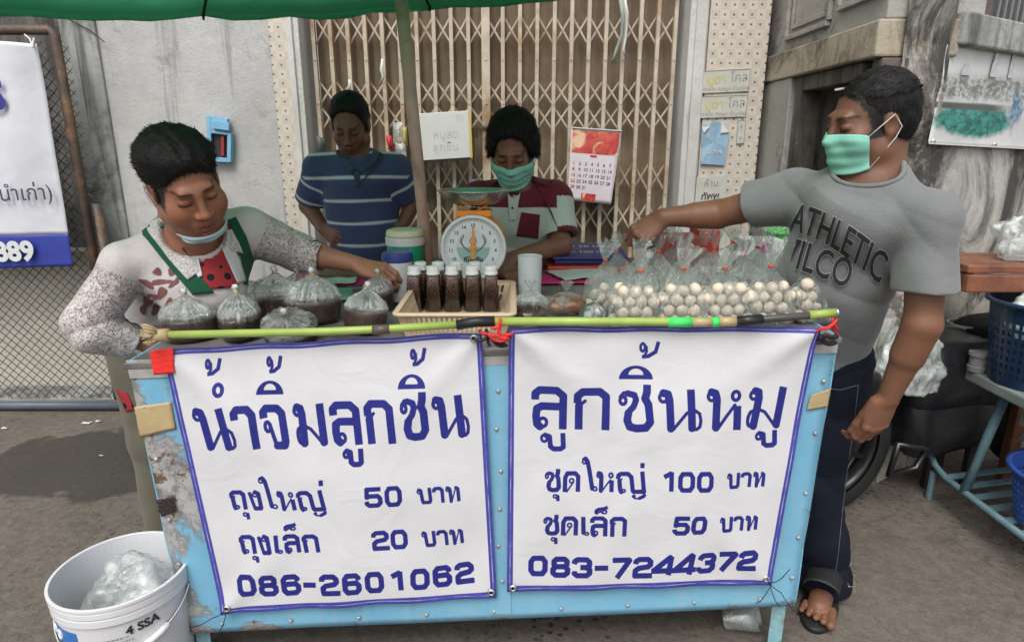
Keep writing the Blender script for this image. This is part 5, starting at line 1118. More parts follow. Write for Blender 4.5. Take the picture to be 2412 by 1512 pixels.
# ================= people: smooth bodies grown from joint chains =================
def smin(a,b,k):
    if k<=0: return np.minimum(a,b)
    h=np.clip(.5+.5*(b-a)/k,0,1); return b+(a-b)*h-k*h*(1-h)
class Fld:
    def __init__(s,lo,hi,h):
        s.lo=np.array(lo,float); s.h=h; s.n=np.ceil((np.array(hi)-s.lo)/h).astype(int)+1
        s.F=np.full(s.n,.5,np.float32)
    def loc(s,lo,hi):
        a=np.clip(np.floor((lo-s.lo)/s.h).astype(int),0,s.n); b=np.clip(np.ceil((hi-s.lo)/s.h).astype(int)+1,0,s.n)
        if (b<=a).any(): return None,None
        g=[(s.lo[i]+s.h*np.arange(a[i],b[i])).astype(np.float32) for i in range(3)]
        return tuple(slice(a[i],b[i]) for i in range(3)),(g[0][:,None,None],g[1][None,:,None],g[2][None,None,:])
    def put(s,sl,d,k,op):
        if op=='+': s.F[sl]=smin(s.F[sl],d,k)
        else: s.F[sl]=-smin(-s.F[sl],d,k)
    def cap(s,a,b,ra,rb,k=.02,sq=None,op='+'):
        """tapered limb; sq=(axis,factor) flattens the section along that axis"""
        a=np.array(a,float); b=np.array(b,float); m=max(ra,rb)*(1 if sq is None else max(1,sq[1]))+k*1.5+2*s.h
        sl,g=s.loc(np.minimum(a,b)-m,np.maximum(a,b)+m)
        if sl is None: return s
        d=b-a; L=max(1e-9,d@d); t=np.clip(((g[0]-a[0])*d[0]+(g[1]-a[1])*d[1]+(g[2]-a[2])*d[2])/L,0,1)
        q=[g[i]-a[i]-d[i]*t for i in range(3)]; D2=q[0]**2+q[1]**2+q[2]**2
        if sq is not None:
            n=np.array(sq[0],float); n/=np.linalg.norm(n); c=q[0]*n[0]+q[1]*n[1]+q[2]*n[2]; D2=D2+c*c*(1/sq[1]**2-1)
        s.put(sl,(np.sqrt(np.maximum(D2,0))-(ra+(rb-ra)*t)).astype(np.float32),k,op); return s
    def ell(s,c,r,Rm=None,k=.02,op='+'):
        c=np.array(c,float); r=np.array(r,float) if np.ndim(r) else np.array([r]*3,float); m=r.max()+k*1.5+2*s.h
        sl,g=s.loc(c-m,c+m)
        if sl is None: return s
        q=[g[i]-c[i] for i in range(3)]
        if Rm is not None: q=[Rm[0][i]*q[0]+Rm[1][i]*q[1]+Rm[2][i]*q[2] for i in range(3)]   # columns of Rm are the local axes
        k0=np.sqrt((q[0]/r[0])**2+(q[1]/r[1])**2+(q[2]/r[2])**2); k1=np.sqrt((q[0]/r[0]**2)**2+(q[1]/r[1]**2)**2+(q[2]/r[2]**2)**2)
        s.put(sl,(k0*(k0-1)/np.maximum(k1,1e-6)).astype(np.float32),k,op); return s
    def half(s,p,n,c=None,rad=None):
        """cut away everything on the n side of the plane through p (optionally only within rad of c)"""
        n=np.array(n,float); n/=np.linalg.norm(n); p=np.array(p,float)
        if c is None: sl,g=s.loc(s.lo,s.lo+s.n*s.h)
        else: sl,g=s.loc(np.array(c)-rad,np.array(c)+rad)
        d=((g[0]-p[0])*n[0]+(g[1]-p[1])*n[1]+(g[2]-p[2])*n[2]).astype(np.float32)
        s.F[sl]=np.maximum(s.F[sl],d); return s
    def disp(s,fn,band=.04):
        m=np.abs(s.F)<band; i=np.argwhere(m); p=s.lo+i*s.h; s.F[m]+=fn(p).astype(np.float32); return s
    def mesh(s):
        F=s.F; F[0]=F[-1]=np.maximum(F[0],.01); F[:,0]=np.maximum(F[:,0],.01); F[:,-1]=np.maximum(F[:,-1],.01); F[:,:,0]=np.maximum(F[:,:,0],.01); F[:,:,-1]=np.maximum(F[:,:,-1],.01); F[0]=np.maximum(F[0],.01); F[-1]=np.maximum(F[-1],.01)
        I=F<0; cs=[(i,j,k) for i in(0,1) for j in(0,1) for k in(0,1)]
        n=np.array(F.shape)-1
        sub=lambda A,c:A[c[0]:c[0]+n[0],c[1]:c[1]+n[1],c[2]:c[2]+n[2]]
        cnt=sum(sub(I,c).astype(np.int8) for c in cs); act=(cnt>0)&(cnt<8)
        ix=np.argwhere(act); vid=np.full(n,-1,np.int32); vid[act]=np.arange(len(ix))
        val=np.stack([sub(F,c)[act] for c in cs],1); co=np.array(cs,float); P_=np.zeros((len(ix),3)); w=np.zeros(len(ix))
        for a in range(8):
            for b in range(a+1,8):
                if np.abs(co[a]-co[b]).sum()!=1: continue
                m=(val[:,a]<0)!=(val[:,b]<0); t=val[m,a]/(val[m,a]-val[m,b]); P_[m]+=co[a]+(co[b]-co[a])*t[:,None]; w[m]+=1
        V=s.lo+(ix+P_/w[:,None])*s.h; Q=[]
        for ax in range(3):
            A=np.moveaxis(I,ax,0); ch=np.moveaxis(A[:-1]!=A[1:],0,ax); u,v=[q for q in range(3) if q!=ax]
            e=np.argwhere(ch); e=e[(e[:,u]>0)&(e[:,v]>0)&(e[:,u]<n[u])&(e[:,v]<n[v])]
            fl=I[tuple(e.T)]
            def cid(du,dv): q=e.copy(); q[:,u]-=du; q[:,v]-=dv; return vid[tuple(q.T)]
            q=np.stack([cid(1,1),cid(0,1),cid(0,0),cid(1,0)],1)
            if ax==1: fl=~fl
            q[~fl]=q[~fl][:,::-1]; Q.append(q)
        return V,np.concatenate(Q)
def keep_big(V,Q):
    """drop stray crumbs: keep the largest connected piece"""
    n=len(V); lab=np.arange(n)
    E=np.concatenate([Q[:,[0,1]],Q[:,[1,2]],Q[:,[2,3]]])
    while True:
        m=np.minimum(lab[E[:,0]],lab[E[:,1]]); l2=lab.copy(); np.minimum.at(l2,E[:,0],m); np.minimum.at(l2,E[:,1],m); l2=l2[l2]
        if (l2==lab).all(): break
        lab=l2
    u,c=np.unique(lab,return_counts=True); k=lab==u[c.argmax()]
    new=np.cumsum(k)-1; return V[k],new[Q[k[Q[:,0]]]]
def relax(V,Q,it=2,lam=.4):
    E=np.concatenate([Q[:,[0,1]],Q[:,[1,2]],Q[:,[2,3]],Q[:,[3,0]]]); d=np.bincount(E.ravel(),minlength=len(V)).astype(float)
    for _ in range(it):
        A=np.zeros_like(V)
        for k in range(3): A[:,k]=np.bincount(E[:,0],V[E[:,1],k],len(V))+np.bincount(E[:,1],V[E[:,0],k],len(V))
        V=V+lam*(A/np.maximum(d,1)[:,None]-V)
    return V
def obj_np(name,V,Q,mat,parent):
    o0=np.array(ORG[parent.name]); me=bpy.data.meshes.new(name); me.from_pydata((V-o0).tolist(),[],Q.tolist()); me.polygons.foreach_set('use_smooth',[True]*len(Q)); me.materials.append(mat); me.update()
    return link(me,name,parent)
def bvh_of(V,Q): return BVHTree.FromPolygons(V.tolist(),Q.tolist())
def frame(f,up=(0,0,1),roll=0.):
    """columns: right, forward, up of a head or hand that looks along f"""
    f=Vector(f).normalized(); r=f.cross(Vector(up)).normalized(); u=r.cross(f)
    if roll: q=Matrix.Rotation(roll,3,f); r=q@r; u=q@u
    return np.array([r,f,u]).T
V3=lambda *a:np.array(a,float)
def head(fl,c,Rm,s=1.,fem=False,full=1.):
    L=lambda x,y,z:np.array(c)+Rm@(V3(x,y,z)*s)
    E=lambda x,y,z,r,k=.02,op='+':fl.ell(L(x,y,z),np.array(r)*s if np.ndim(r) else r*s,Rm,k*s,op)
    K=lambda a,b,ra,rb,k=.01,op='+':fl.cap(L(*a),L(*b),ra*s,rb*s,k*s,None,op)
    E(0,-.018,.035,(.075,.094,.084)); E(0,.028,-.038,(.060*full,.064,.084),.03); E(0,.066,-.099,.021*full,.035)
    for q in(-1,1):
        E(q*.05*full,.006,-.062,.024*full,.035); E(q*.04*full,.056,-.03,.024*full,.03)
    K((-.032,.08,.027),(.032,.08,.027),.010,.010,.022)
    E(0,.074,.055,(.05,.03,.03),None or .03) if False else fl
    for q in(-1,1): E(q*.032,.103,.008,(.017,.017,.0125),.014,'-')
    for q in(-1,1): E(q*.0315,.0775,.0065,(.0155,.0135,.0115),.004)
    K((0,.089,.018),(0,.107,-.026),.0075,.0105,.012); E(0,.108,-.03,(.0135,.0115,.0105),.008)
    for q in(-1,1): E(q*.0145,.0985,-.034,(.0085,.0105,.0085),.006)
    for q in(-1,1): E(q*.007,.106,-.0415,(.0038,.005,.004),.002,'-')
    E(0,.082,-.066,(.03,.02,.022),.018)
    for q in(-1,1): K((0,.098,-.0615),(q*.022,.085,-.0655),.0062,.0036,.004)
    K((-.018,.088,-.0755),(.018,.088,-.0755),.0072,.0072,.006); E(0,.096,-.0755,(.013,.007,.0065),.005)
    for q in(-1,1): K((0,.106,-.0685),(q*.026,.088,-.069),.0022,.0018,.003,'-')
    K((-.012,.088,-.087),(.012,.088,-.087),.004,.004,.008,'-')
    for q in(-1,1):
        E(q*.076,-.012,-.004,(.011,.021,.033),.006); E(q*.087,-.006,-.002,(.008,.011,.02),.006,'-'); E(q*.074,-.006,-.034,(.007,.009,.011),.006)
    return L
def head_paint(V,c,Rm,s,base,lipc,browc,fem=False,stub=0.,cut=None):
    """skin colour with lips, brows, lash lines, darker eye rims and a little blush"""
    q=((V-np.array(c))@Rm)/s; x,y,z=np.abs(q[:,0]),q[:,1],q[:,2]
    col=np.tile(np.array(base),(len(V),1)); 
    n=.09*vnoise(V,60,1)+.06*vnoise(V,150,2); col*=(1+n)[:,None]
    front=(y>.045)
    g=lambda d,w:np.clip(1-d/w,0,1)
    def bl(m,c_): col[:]=col*(1-m[:,None])+np.array(c_)*m[:,None]
    bl(.35*front*g(np.hypot(x-.042,z+.03),.03),np.array(base)*[1.25,.95,.9])
    lip=np.clip(1.3-np.hypot(x/.024,(z+.0685-.004*(x/.02)**2)/.0125),0,1)*(y>.07); bl(np.clip(lip*2,0,.8),lipc)
    bl(np.clip(1-np.hypot(x/.026,(z+.069)/.0024),0,1)*(y>.07),np.array(lipc)*.25)
    bz=.0265+.0035*np.sin(np.clip((x-.01)/.046,0,1)*3.0); br=np.clip(1-np.abs(z-bz)/.0046,0,1)*np.clip((x-.009)/.006,0,1)*np.clip((.056-x)/.01,0,1)*front; bl(np.clip(br*1.6,0,.85),browc)
    ez=-.0005-.0035*(1-((x-.0315)/.017)**2); la=np.clip(1-np.abs(z-ez)/.0027,0,1)*(np.abs(x-.0315)<.017)*front; bl(np.clip(la*1.7,0,.92),(.012,.008,.007))
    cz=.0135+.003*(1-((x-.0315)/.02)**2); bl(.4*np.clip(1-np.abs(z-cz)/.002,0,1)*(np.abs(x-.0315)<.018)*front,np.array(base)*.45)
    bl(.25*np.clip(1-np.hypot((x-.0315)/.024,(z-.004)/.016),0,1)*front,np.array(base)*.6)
    if cut:     # the scalp darkens into the hair line
        cc,cr=np.array(cut[0]),np.array(cut[1]); e=np.sqrt((((q-cc)/cr)**2).sum(1))-1; bl(np.clip((e+.05+.05*vnoise(V,220,4))/.1,0,1)*(z>-.03)*np.clip((.0765-x)/.004,0,1),(.012,.010,.009))
    if stub: bl(stub*np.clip(1.2-np.hypot(x/.06,(z+.085)/.045),0,1)*(y>.02)*(.7+.5*vnoise(V,400,3)),np.array(base)*.35)
    return col
def hand(fl,w,d,n,side,curl,s=1.,spread=1.,thumb=(.5,.75,-.35),tb=.5,k=.0035):
    """palm, four unequal bent fingers and a thumb from the side; n points out of the back of the hand"""
    w=np.array(w,float); d=np.array(Vector(d).normalized()); n=np.array(n,float); n-=d*(n@d); n/=np.linalg.norm(n); t=np.cross(d,n)*side
    rot=lambda v,a:v*math.cos(a)-n*math.sin(a) if v is d else v
    off=[.0285,.0098,-.0095,-.0275]; kn=[.083,.086,.081,.073]; Ls=[(.041,.026,.019),(.045,.029,.02),(.041,.027,.019),(.033,.021,.017)]
    for i in range(4):
        k0=w+(d*kn[i]+t*off[i]*spread+n*(-.002*abs(i-1.2)))*s
        fl.cap(w+(d*.012+t*off[i]*.45)*s,k0,.0145*s,.0112*s,.014,(n,.85))
    fl.ell(w+(d*.045-n*.008)*s,np.array((.036,.042,.015))*s,np.array([t,d,n]).T,.012)
    for i in range(4):
        p=w+(d*kn[i]+t*off[i]*spread)*s; a=0; dr=d+t*.09*(1.2-i)*(spread-.6); dr/=np.linalg.norm(dr); r=(.0095,.0087,.0078,.0068) if i<3 else (.0084,.0077,.007,.006)
        c=curl[i] if np.ndim(curl[0]) else curl
        for j in range(3):
            a+=c[j]; v=dr*math.cos(a)-n*math.sin(a); e=p+v*Ls[i][j]*s
            fl.cap(p,e,r[j]*s,r[j+1]*s,k); fl.ell(p,r[j]*1.07*s,None,.004); p=e
    v=d*thumb[0]+t*thumb[1]+n*thumb[2]; v/=np.linalg.norm(v); p=w+(d*.018+t*.02-n*.006)*s
    tgt=d*.9+n*thumb[2]*1.2; 
    for j,(Lg,r0,r1) in enumerate(((.042,.0145,.0115),(.031,.0112,.0095),(.025,.0095,.0075))):
        e=p+v*Lg*s; fl.cap(p,e,r0*s,r1*s,.008 if j==0 else .004); p=e; v=v*(1-tb*.5)+tgt*tb*.5; v/=np.linalg.norm(v)
def skin_mat(name):
    m=NT(name); co=m.coord(); c=m.attr('skin','Color')
    c=m.mix(m.ramp(m.noise(co,90,5),.3,.7,0,.25),c,m.mix(1.,c,(.7,.62,.6),'MULTIPLY'))
    h=m.math('ADD',m.noise(co,350,4),m.math('MULTIPLY',m.noise(co,60,4),.5))
    return m.pbr(c,m.ramp(m.noise(co,25,3),.3,.7,.42,.56),0,.4,m.bump(h,.12,.002),Subsurface_Weight=.06,Subsurface_Scale=.006)
M_skin=skin_mat('skin')
M_hair=pm('black_hair',(.008,.007,.007),.62,.3,60,.3,160,.25)
def hair(parent,c,Rm,s,ells,cuts,seed,n,ln,flow,bvh=None,amp=.0016):
    n=int(n*1.5)
    """a cap of hair with strands lifting off it"""
    c=np.array(c); L=lambda p:c+Rm@(np.array(p)*s)
    fl=Fld(c-.19*s,c+.19*s,.0042)
    for p,r,k in ells: fl.ell(L(p),np.array(r)*s,Rm,k*s)
    for p,r,k in cuts: fl.ell(L(p),np.array(r)*s,Rm,k*s,'-')
    fl.disp(lambda p:amp*vnoise((p-c)@Rm*np.array([1,.45,.6]),110,seed)+amp*.7*vnoise((p-c)@Rm*np.array([1,.5,1]),260,seed+3))
    V,Q=keep_big(*fl.mesh()); V=relax(V,Q,1)
    e1=V[Q[:,2]]-V[Q[:,0]]; e2=V[Q[:,3]]-V[Q[:,1]]; N=np.cross(e1,e2); A=np.linalg.norm(N,axis=1); N/=np.maximum(A,1e-12)[:,None]
    rg=np.random.default_rng(seed); pick=rg.choice(len(Q),n,p=A/A.sum()); base=V[Q[pick]].mean(1); nn=N[pick]
    lo=(base-c)@Rm/s
    fd=np.array([flow(*q) for q in lo])@Rm.T; fd=fd-nn*(fd*nn).sum(1)[:,None]*.9; d=nn*.10+fd+rg.normal(0,.09,(n,3)); d/=np.linalg.norm(d,axis=1)[:,None]
    d2=d*.5+fd*.75-np.array([0,0,.25]); d2/=np.linalg.norm(d2,axis=1)[:,None]
    lift=(rg.random(n)<.22)[:,None]; d=np.where(lift,d+nn*.35+rg.normal(0,.12,(n,3)),d); d/=np.linalg.norm(d,axis=1)[:,None]; l=ln*s*rg.uniform(.5,1.25,n)[:,None]; sd=np.cross(d,nn+.01); sd/=np.maximum(np.linalg.norm(sd,axis=1),1e-6)[:,None]; wd=.0008
    p0=base-nn*.003; p1=p0+d*l*.5; p2=p1+d2*l*.5; k=len(V)
    VS=np.concatenate([V,np.stack([p0-sd*wd,p0+sd*wd,p1+sd*wd*.8,p1-sd*wd*.8,p2],1).reshape(-1,3)])
    F_=Q.tolist(); b=k+5*np.arange(n)
    F_+=np.stack([b,b+1,b+2,b+3],1).tolist()+np.stack([b+3,b+2,b+4],1).tolist()
    o0=np.array(ORG[parent.name]); me=bpy.data.meshes.new('hair'); me.from_pydata((VS-o0).tolist(),[],F_); me.polygons.foreach_set('use_smooth',[True]*len(F_)); me.materials.append(M_hair); me.update()
    return link(me,'hair',parent)
def cam_patch(name,bvh,pts,off,mat,parent,nu=16,nv=16,wob=0.,seed=0,solid=.0012):
    """a piece of cloth lying on the body: its outline measured on the photograph, laid on the surface it covers"""
    pts=[Vector((x,y,0)) for x,y in pts]; rows=[]; last=None
    mb=MB(); out=[]
    for j in range(nv+1):
        for i in range(nu+1):
            q=bil(*pts,i/nu,j/nv) if len(pts)==4 else curve_quad(pts,i/nu,j/nv); d=ray(q.x,q.y).normalized(); h=bvh.ray_cast(CO,d)
            if h[0] is None:
                t=(last-CO).length if last is not None else 1.6; nr=bvh.find_nearest(CO+d*t); p=nr[0]; nrm=nr[1]
            else: p,nrm=h[0],h[1]
            last=p
            if nrm.dot(d)>0: nrm=-nrm
            out.append(p+nrm*.3*off-d*off*.7)
    n1=nu+1
    for _ in range(2):      # cloth bridges small hollows
        o2=list(out)
        for j in range(1,nv):
            for i in range(1,nu): o2[j*n1+i]=(out[j*n1+i]*2+out[j*n1+i-1]+out[j*n1+i+1]+out[(j-1)*n1+i]+out[(j+1)*n1+i])/6
        out=o2
    if wob: out=[p-(p-CO).normalized()*wob*vnoise(np.array(p),45,seed) for p in out]
    mb.add(out,[(j*n1+i,(j+1)*n1+i,(j+1)*n1+i+1,j*n1+i+1) for j in range(nv) for i in range(nu)])
    return mb.build(name,mat,parent,smooth=True,solid=solid)
def curve_quad(pts,u,v):
    """six points: left edge a,b,c then right edge d,e,f, both from top to bottom, bent"""
    n=len(pts)//2; A,B=pts[:n],pts[n:]
    def al(L):
        x=v*(n-1); i=min(int(x),n-2); return L[i].lerp(L[i+1],x-i)
    return al(A).lerp(al(B),u)
def cam_text(name,bvh,body,mapf,size,bold,off,mat,parent,cols=1):
    v,f=text_mesh(body,size,bold); out=[]
    bmx=bmesh.new(); vv=[bmx.verts.new(q) for q in v]
    for q in f:
        try: bmx.faces.new([vv[i] for i in q])
        except ValueError: pass
    bmesh.ops.triangulate(bmx,faces=bmx.faces[:]); bmesh.ops.subdivide_edges(bmx,edges=bmx.edges[:],cuts=4,use_grid_fill=True); bmx.verts.ensure_lookup_table(); bmx.verts.index_update()
    v=[tuple(q.co) for q in bmx.verts]; f=[tuple(w.index for w in q.verts) for q in bmx.faces]; bmx.free()
    for a,b,_ in v:
        x,y=mapf(a,b); d=ray(x,y).normalized(); h=bvh.ray_cast(CO,d)
        p=h[0] if h[0] is not None else bvh.find_nearest(CO+d*1.6)[0]; out.append(p-d*off)
    return MB().add(out,f).build(name,mat,parent)
def mask_on(parent,bvh,c,Rm,s,zlo,zhi,th,mat,off=.007,droop=0.,name='face_mask',loops=True,nu=44,nv=22):
    """pleated cloth mask: found by feeling the face from outside, then pulled taut"""
    c=np.array(c); Rr=np.zeros((nv+1,nu+1)); ax=V3(0,.005,0)
    for j in range(nv+1):
        z=zlo+(zhi-zlo)*j/nv
        for i in range(nu+1):
            a=-th+2*th*i/nu; dl=V3(math.sin(a),math.cos(a),0); o=c+Rm@((ax+dl*.25+V3(0,0,z))*s); d=-(Rm@dl)
            h=bvh.ray_cast(Vector(o),Vector(d),.24*s); Rr[j,i]=(.25-h[3]/s) if h[0] is not None else np.nan
    m=np.nanmean(Rr); Rr=np.where(np.isnan(Rr),m,Rr)
    for _ in range(14):
        P_=np.pad(Rr,1,mode='edge'); av=(P_[:-2,1:-1]+P_[2:,1:-1]+P_[1:-1,:-2]+P_[1:-1,2:])/4; Rr=np.maximum(Rr,av)*.8+av*.2
    out=[]
    for j in range(nv+1):
        v=j/nv; z=zlo+(zhi-zlo)*v
        for i in range(nu+1):
            u=i/nu*2-1; a=th*u; pl=.0024*(2*abs((v*3.5)%1-.5)*2-1)*(1-abs(u)**3)+.0012*math.sin(u*9+v*5)
            r=Rr[j,i]+off+pl; zz_=z*(1)+ (zhi+zlo-2*z)*.5*.22*abs(u)**4-droop*abs(u)
            out.append(c+Rm@((ax+V3(math.sin(a)*r,math.cos(a)*r,zz_))*s))
    n1=nu+1; mb=MB(); mb.add(out,[(j*n1+i,j*n1+i+1,(j+1)*n1+i+1,(j+1)*n1+i) for j in range(nv) for i in range(nu)])
    mk=mb.build(name,mat,parent,smooth=True,solid=.0014)
    if loops:
        for q,i in ((-1,0),(1,nu)):
            ear=c+Rm@(V3(q*.089,-.012,.022)*s); e2=c+Rm@(V3(q*.088,-.03,-.01)*s); e3=c+Rm@(V3(q*.086,-.016,-.035)*s); hi=out[nv*n1+i]; lo=out[i]
            MB().tube([hi,ear,e2,e3,lo],.0013,6).build('ear_loop',W_cloth,mk,smooth=True)
    return mk
W_cloth=pm('white_cloth',(.62,.61,.6),.8,.05,20,.2,90,.2)
M_mask=pm('mint_mask',(.22,.53,.42),.75,.06,30,.15,140,.2)
def cloth(name,c,sheen=.2,bump=.35,bs=200,var=.12):
    m=NT(name); co=m.coord(); c=lin(c) if c is not None else None
    col=m.attr('dye','Color') if c is None else m.mix(m.ramp(m.noise(co,9,5),.3,.7),tuple(x*(1-var) for x in c),tuple(min(1,x*(1+var)) for x in c))
    col=m.mix(m.ramp(m.noise(co,260,3),.3,.7,0,.22),col,m.mix(1.,col,(.72,.72,.72),'MULTIPLY'))
    h=m.math('ADD',m.noise(co,bs,3),m.math('MULTIPLY',m.noise(co,16,3,.4,.8),1.2))
    return m.pbr(col,.85,0,.2,m.bump(h,bump,.006),Sheen_Weight=sheen)
def segd(p,a,b):
    a=np.array(a);d=np.array(b)-a; t=np.clip((p-a)@d/(d@d),0,1); return np.linalg.norm(p-a-t[:,None]*d,axis=1),t
def folds(amp,dirs,seed,sc=1.):
    """long soft creases across given directions"""
    def f(p):
        o=0; cr=lambda w:1-2*np.abs(np.sin(w*.5))**.8
        for i,(d,fq,a) in enumerate(dirs):
            d=np.array(d,float); d/=np.linalg.norm(d); w=(p@d)*fq+1.3*vnoise(p,4*sc,seed+i); o=o+a*cr(w)*np.clip(.35+.9*vnoise(p,6*sc,seed+5+i),0,1.2)
        return amp*(o+.28*vnoise(p,20*sc,seed+9))
    return f
A_=lambda v:np.array(v,float)
HAIRB=(.012,.010,.009)
# ================= man at the right, grey T-shirt =================
def man_right():
    f=A_((-.88,-.48,0)); f/=np.linalg.norm(f); left=A_((-f[1],f[0],0)); up=A_((0,0,1))
    sc=A_((.90,1.675,1.325)); shL=A_(P(2190,520,1.53)); shR=A_(P(1868,462,1.84))
    pel=A_((.94,1.87,.86)); hc=A_(P(2046,290,1.67)); hf=A_((-.96,-.06,-.2)); Rm=frame(hf,roll=R(-4)); s=.97
    elR=A_(P(1690,505,1.97)); wrR=A_(P(1562,512,1.97)); elL=A_(P(2172,765,1.50)); wrL=A_(P(2092,935,1.555))
    root=thing('person',(.97,1.75,0),'man in a grey lettered T-shirt and mint mask reaching over the meatball bags','person')
    h=.0032
    fl=Fld((.28,1.3,-.01),(1.4,2.25,1.75),.0033)
    nb=A_(P(2058,420,1.66))
    fl.cap(nb+A_((.01,.01,-.04)),hc+Rm@A_((0,-.03,-.05)),.068,.062,.03)
    fl.cap(nb+(0,0,-.02),sc+(0,0,-.03),.07,.11,.04)
    fl.cap(sc-(0,0,.08),pel,.115,.115,.05,(f,.75))
    fl.cap(sc+(0,0,-.03),shL,.06,.05,.03); fl.cap(sc+(0,0,-.03),shR,.06,.05,.03)
    fl.cap(shL,elL,.05,.040,.02); fl.cap(elL,wrL,.043,.027,.012); fl.cap(elL,elL*.6+wrL*.4,.042,.041,.008)
    fl.cap(shR,elR,.05,.042,.02); fl.cap(elR,wrR,.043,.028,.012); fl.cap(elR,elR*.6+wrR*.4,.042,.04,.008)
    head(fl,hc,Rm,s,full=1.08); fl.ell(hc+Rm@A_((0,.03,-.1)),.04,None,.03)
    # left hand hanging, fingers half closed, thumb towards the cart
    dL=A_(P(2050,1030,1.575))-wrL
    hand(fl,wrL,dL,A_((.15,-.95,.15)),1,[(.42,.6,.4),(.4,.65,.45),(.42,.65,.45),(.48,.65,.45)],1.16,.75,(.96,.14,-.22),.3)
    dR=A_(P(1495,560,1.97))-wrR
    hand(fl,wrR,dR,A_((-.25,-.75,.55)),1,[(.7,1.0,.7),(.85,1.1,.8),(.95,1.1,.8),(1.,1.1,.8)],1.08,1.,(.8,.45,-.6),.6)
    # right foot and the other, inside the trousers the legs run down thin
    hipL=pel+left*.085-(0,0,.02); hipR=pel-left*.085-(0,0,.02)
    knL=A_((.945,1.80,.46)); anL=A_(P(1944,1368,1.82)); anL[2]=.1; knR=A_((.94,2.06,.46)); anR=A_((.945,2.1,.1))
    for a,k_,n in ((hipL,knL,anL),(hipR,knR,anR)): fl.cap(a,k_,.075,.05,.03); fl.cap(k_,n,.05,.036,.02)
    tdir=[]
    for an,toe in ((anL,A_(P(1918,1462,1.64))),(anR,anR+A_((-.12,-.16,0)))):
        d=toe-an; d[2]=0; d/=np.linalg.norm(d); sd=np.cross(d,up)
        heel=an-d*.04; heel[2]=.045; b=an+d*.13; b[2]=.042
        fl.cap(an-(0,0,.03),b,.036,.03,.03); fl.cap(heel,b,.032,.028,.02,(up,.8))
        for i in range(5):
            o=(i-2)*.0175; L_=(.062,.056,.05,.044,.036)[i]; rr=(.0145,.0105,.01,.0095,.009)[i]
            ts=b+sd*o*1.1*(1 if d[0]<0 else 1); te=b+d*L_+sd*o*1.25; te[2]=.036; ts[2]=.042
            fl.cap(ts,te,rr,rr*.95,.004)
        tdir.append((an,d,sd))
    V,Q=keep_big(*fl.mesh()); V=relax(V,Q,1,.3)
    base=A_((.19,.088,.052)); col=np.tile(base,(len(V),1)); col*=(1+.09*vnoise(V,40,1))[:,None]
    hm=np.linalg.norm(V-hc,axis=1)<.17; col[hm]=head_paint(V[hm],hc,Rm,s,(.165,.078,.047),(.13,.045,.035),HAIRB,cut=((0,.105,-.002),(.11,.085,.092)))
    for w_ in (wrL,wrR):
        m=np.linalg.norm(V-w_,axis=1)<.2; col[m]*=1.08
    b=obj_np('body',V,Q,M_skin,root); set_col(b,'skin',col); bv=bvh_of(V,Q)
    hair(root,hc,Rm,s,[((0,-.03,.05),(.082,.095,.082),.01),((0,-.05,.0),(.079,.07,.075),.03)],[((0,.105,-.002),(.11,.085,.092),.015),((0,.02,-.075),(.12,.06,.06),.01)],3,7000,.02,lambda x,y,z:(x*3,.9 if z>.07 else .2,-.7 if z<.06 else .1))
    # T-shirt
    c2=Fld((.5,1.2,.7),(1.4,2.2,1.5),.0042)
    eL=shL+(elL-shL)*.66; eR=shR+(elR-shR)*.58
    c2.cap(shL,eL,.060,.068,.02); c2.cap(shR,eR,.063,.072,.02)
    dl=(eL-shL)/np.linalg.norm(eL-shL); dr=(eR-shR)/np.linalg.norm(eR-shR)
    c2.half(eL-dl*.005,dl,eL,.13); c2.half(eR-dr*.005,dr,eR,.13)
    c2.cap(eL+dl*.04,eL-dl*.03,.064,.052,.002,None,'-'); c2.cap(eR+dr*.04,eR-dr*.03,.066,.052,.002,None,'-')
    c2.cap(sc+(0,0,-.045),sc*.55+pel*.45,.14,.152,.03,(f,.78)); c2.cap(sc*.55+pel*.45+f*.02,pel-(0,0,.03),.152,.135,.03,(f,.86))
    c2.cap(nb-(0,0,.015),sc-(0,0,.02),.075,.12,.05); c2.cap(sc+(0,0,-.03),shL,.075,.058,.04); c2.cap(sc+(0,0,-.02),shR,.078,.062,.04); c2.cap(nb-(0,0,.03),shL+(0,0,.0),.05,.048,.05)
    c2.disp(folds(.012,[(left*.3+up*.9,26,.5),(f+left*.5,20,.8),(up+left*.9,34,.5)],2))
    c2.half(pel-(0,0,.045),(-.08,0,-1))
    c2.cap(pel-(0,0,.16),pel-(0,0,.04),.152,.14,.002,(f,.82),'-')
    nk=nb+f*.03+(0,0,.01); c2.ell(nk,(.085,.075,.055),frame(f),.006,'-'); 
    V2,Q2=keep_big(*c2.mesh()); V2=relax(V2,Q2,2)
    M_tee=cloth('grey_jersey',(.17,.178,.178),.2,.3)
    ts=obj_np('t_shirt',V2,Q2,M_tee,root); b2=bvh_of(V2,Q2)
    # collar rib: follow the cut edge
    tt=[]
    for i in range(40):
        a=2*PI*i/40; o=nk+frame(f)@A_((math.cos(a)*.079,math.sin(a)*.07,0)); hh=b2.find_nearest(Vector(o+(0,0,.03))); tt.append(hh[0]+Vector((0,0,.001)))
    for _ in range(3): tt=[(tt[i-1]+tt[i]*2+tt[(i+1)%40])/4 for i in range(40)]
    MB().tube(tt,.0062,8,False,True).build('collar',M_tee,ts,smooth=True)
    # lettering printed on the chest: two lines, the upper one arched
    M_dk=pm('shirt_print',(.022,.022,.024),.8,.2,80,.1); M_lt=pm('shirt_print_edge',(.42,.43,.42),.8,.1,80,.1)
    def m1(a,b):
        u=max(0,(a+2.2)/4.4); x=1868+u*212; y=517+122*u**1.55-b*(88+6*u)*(1); return x+b*(26+8*u),y
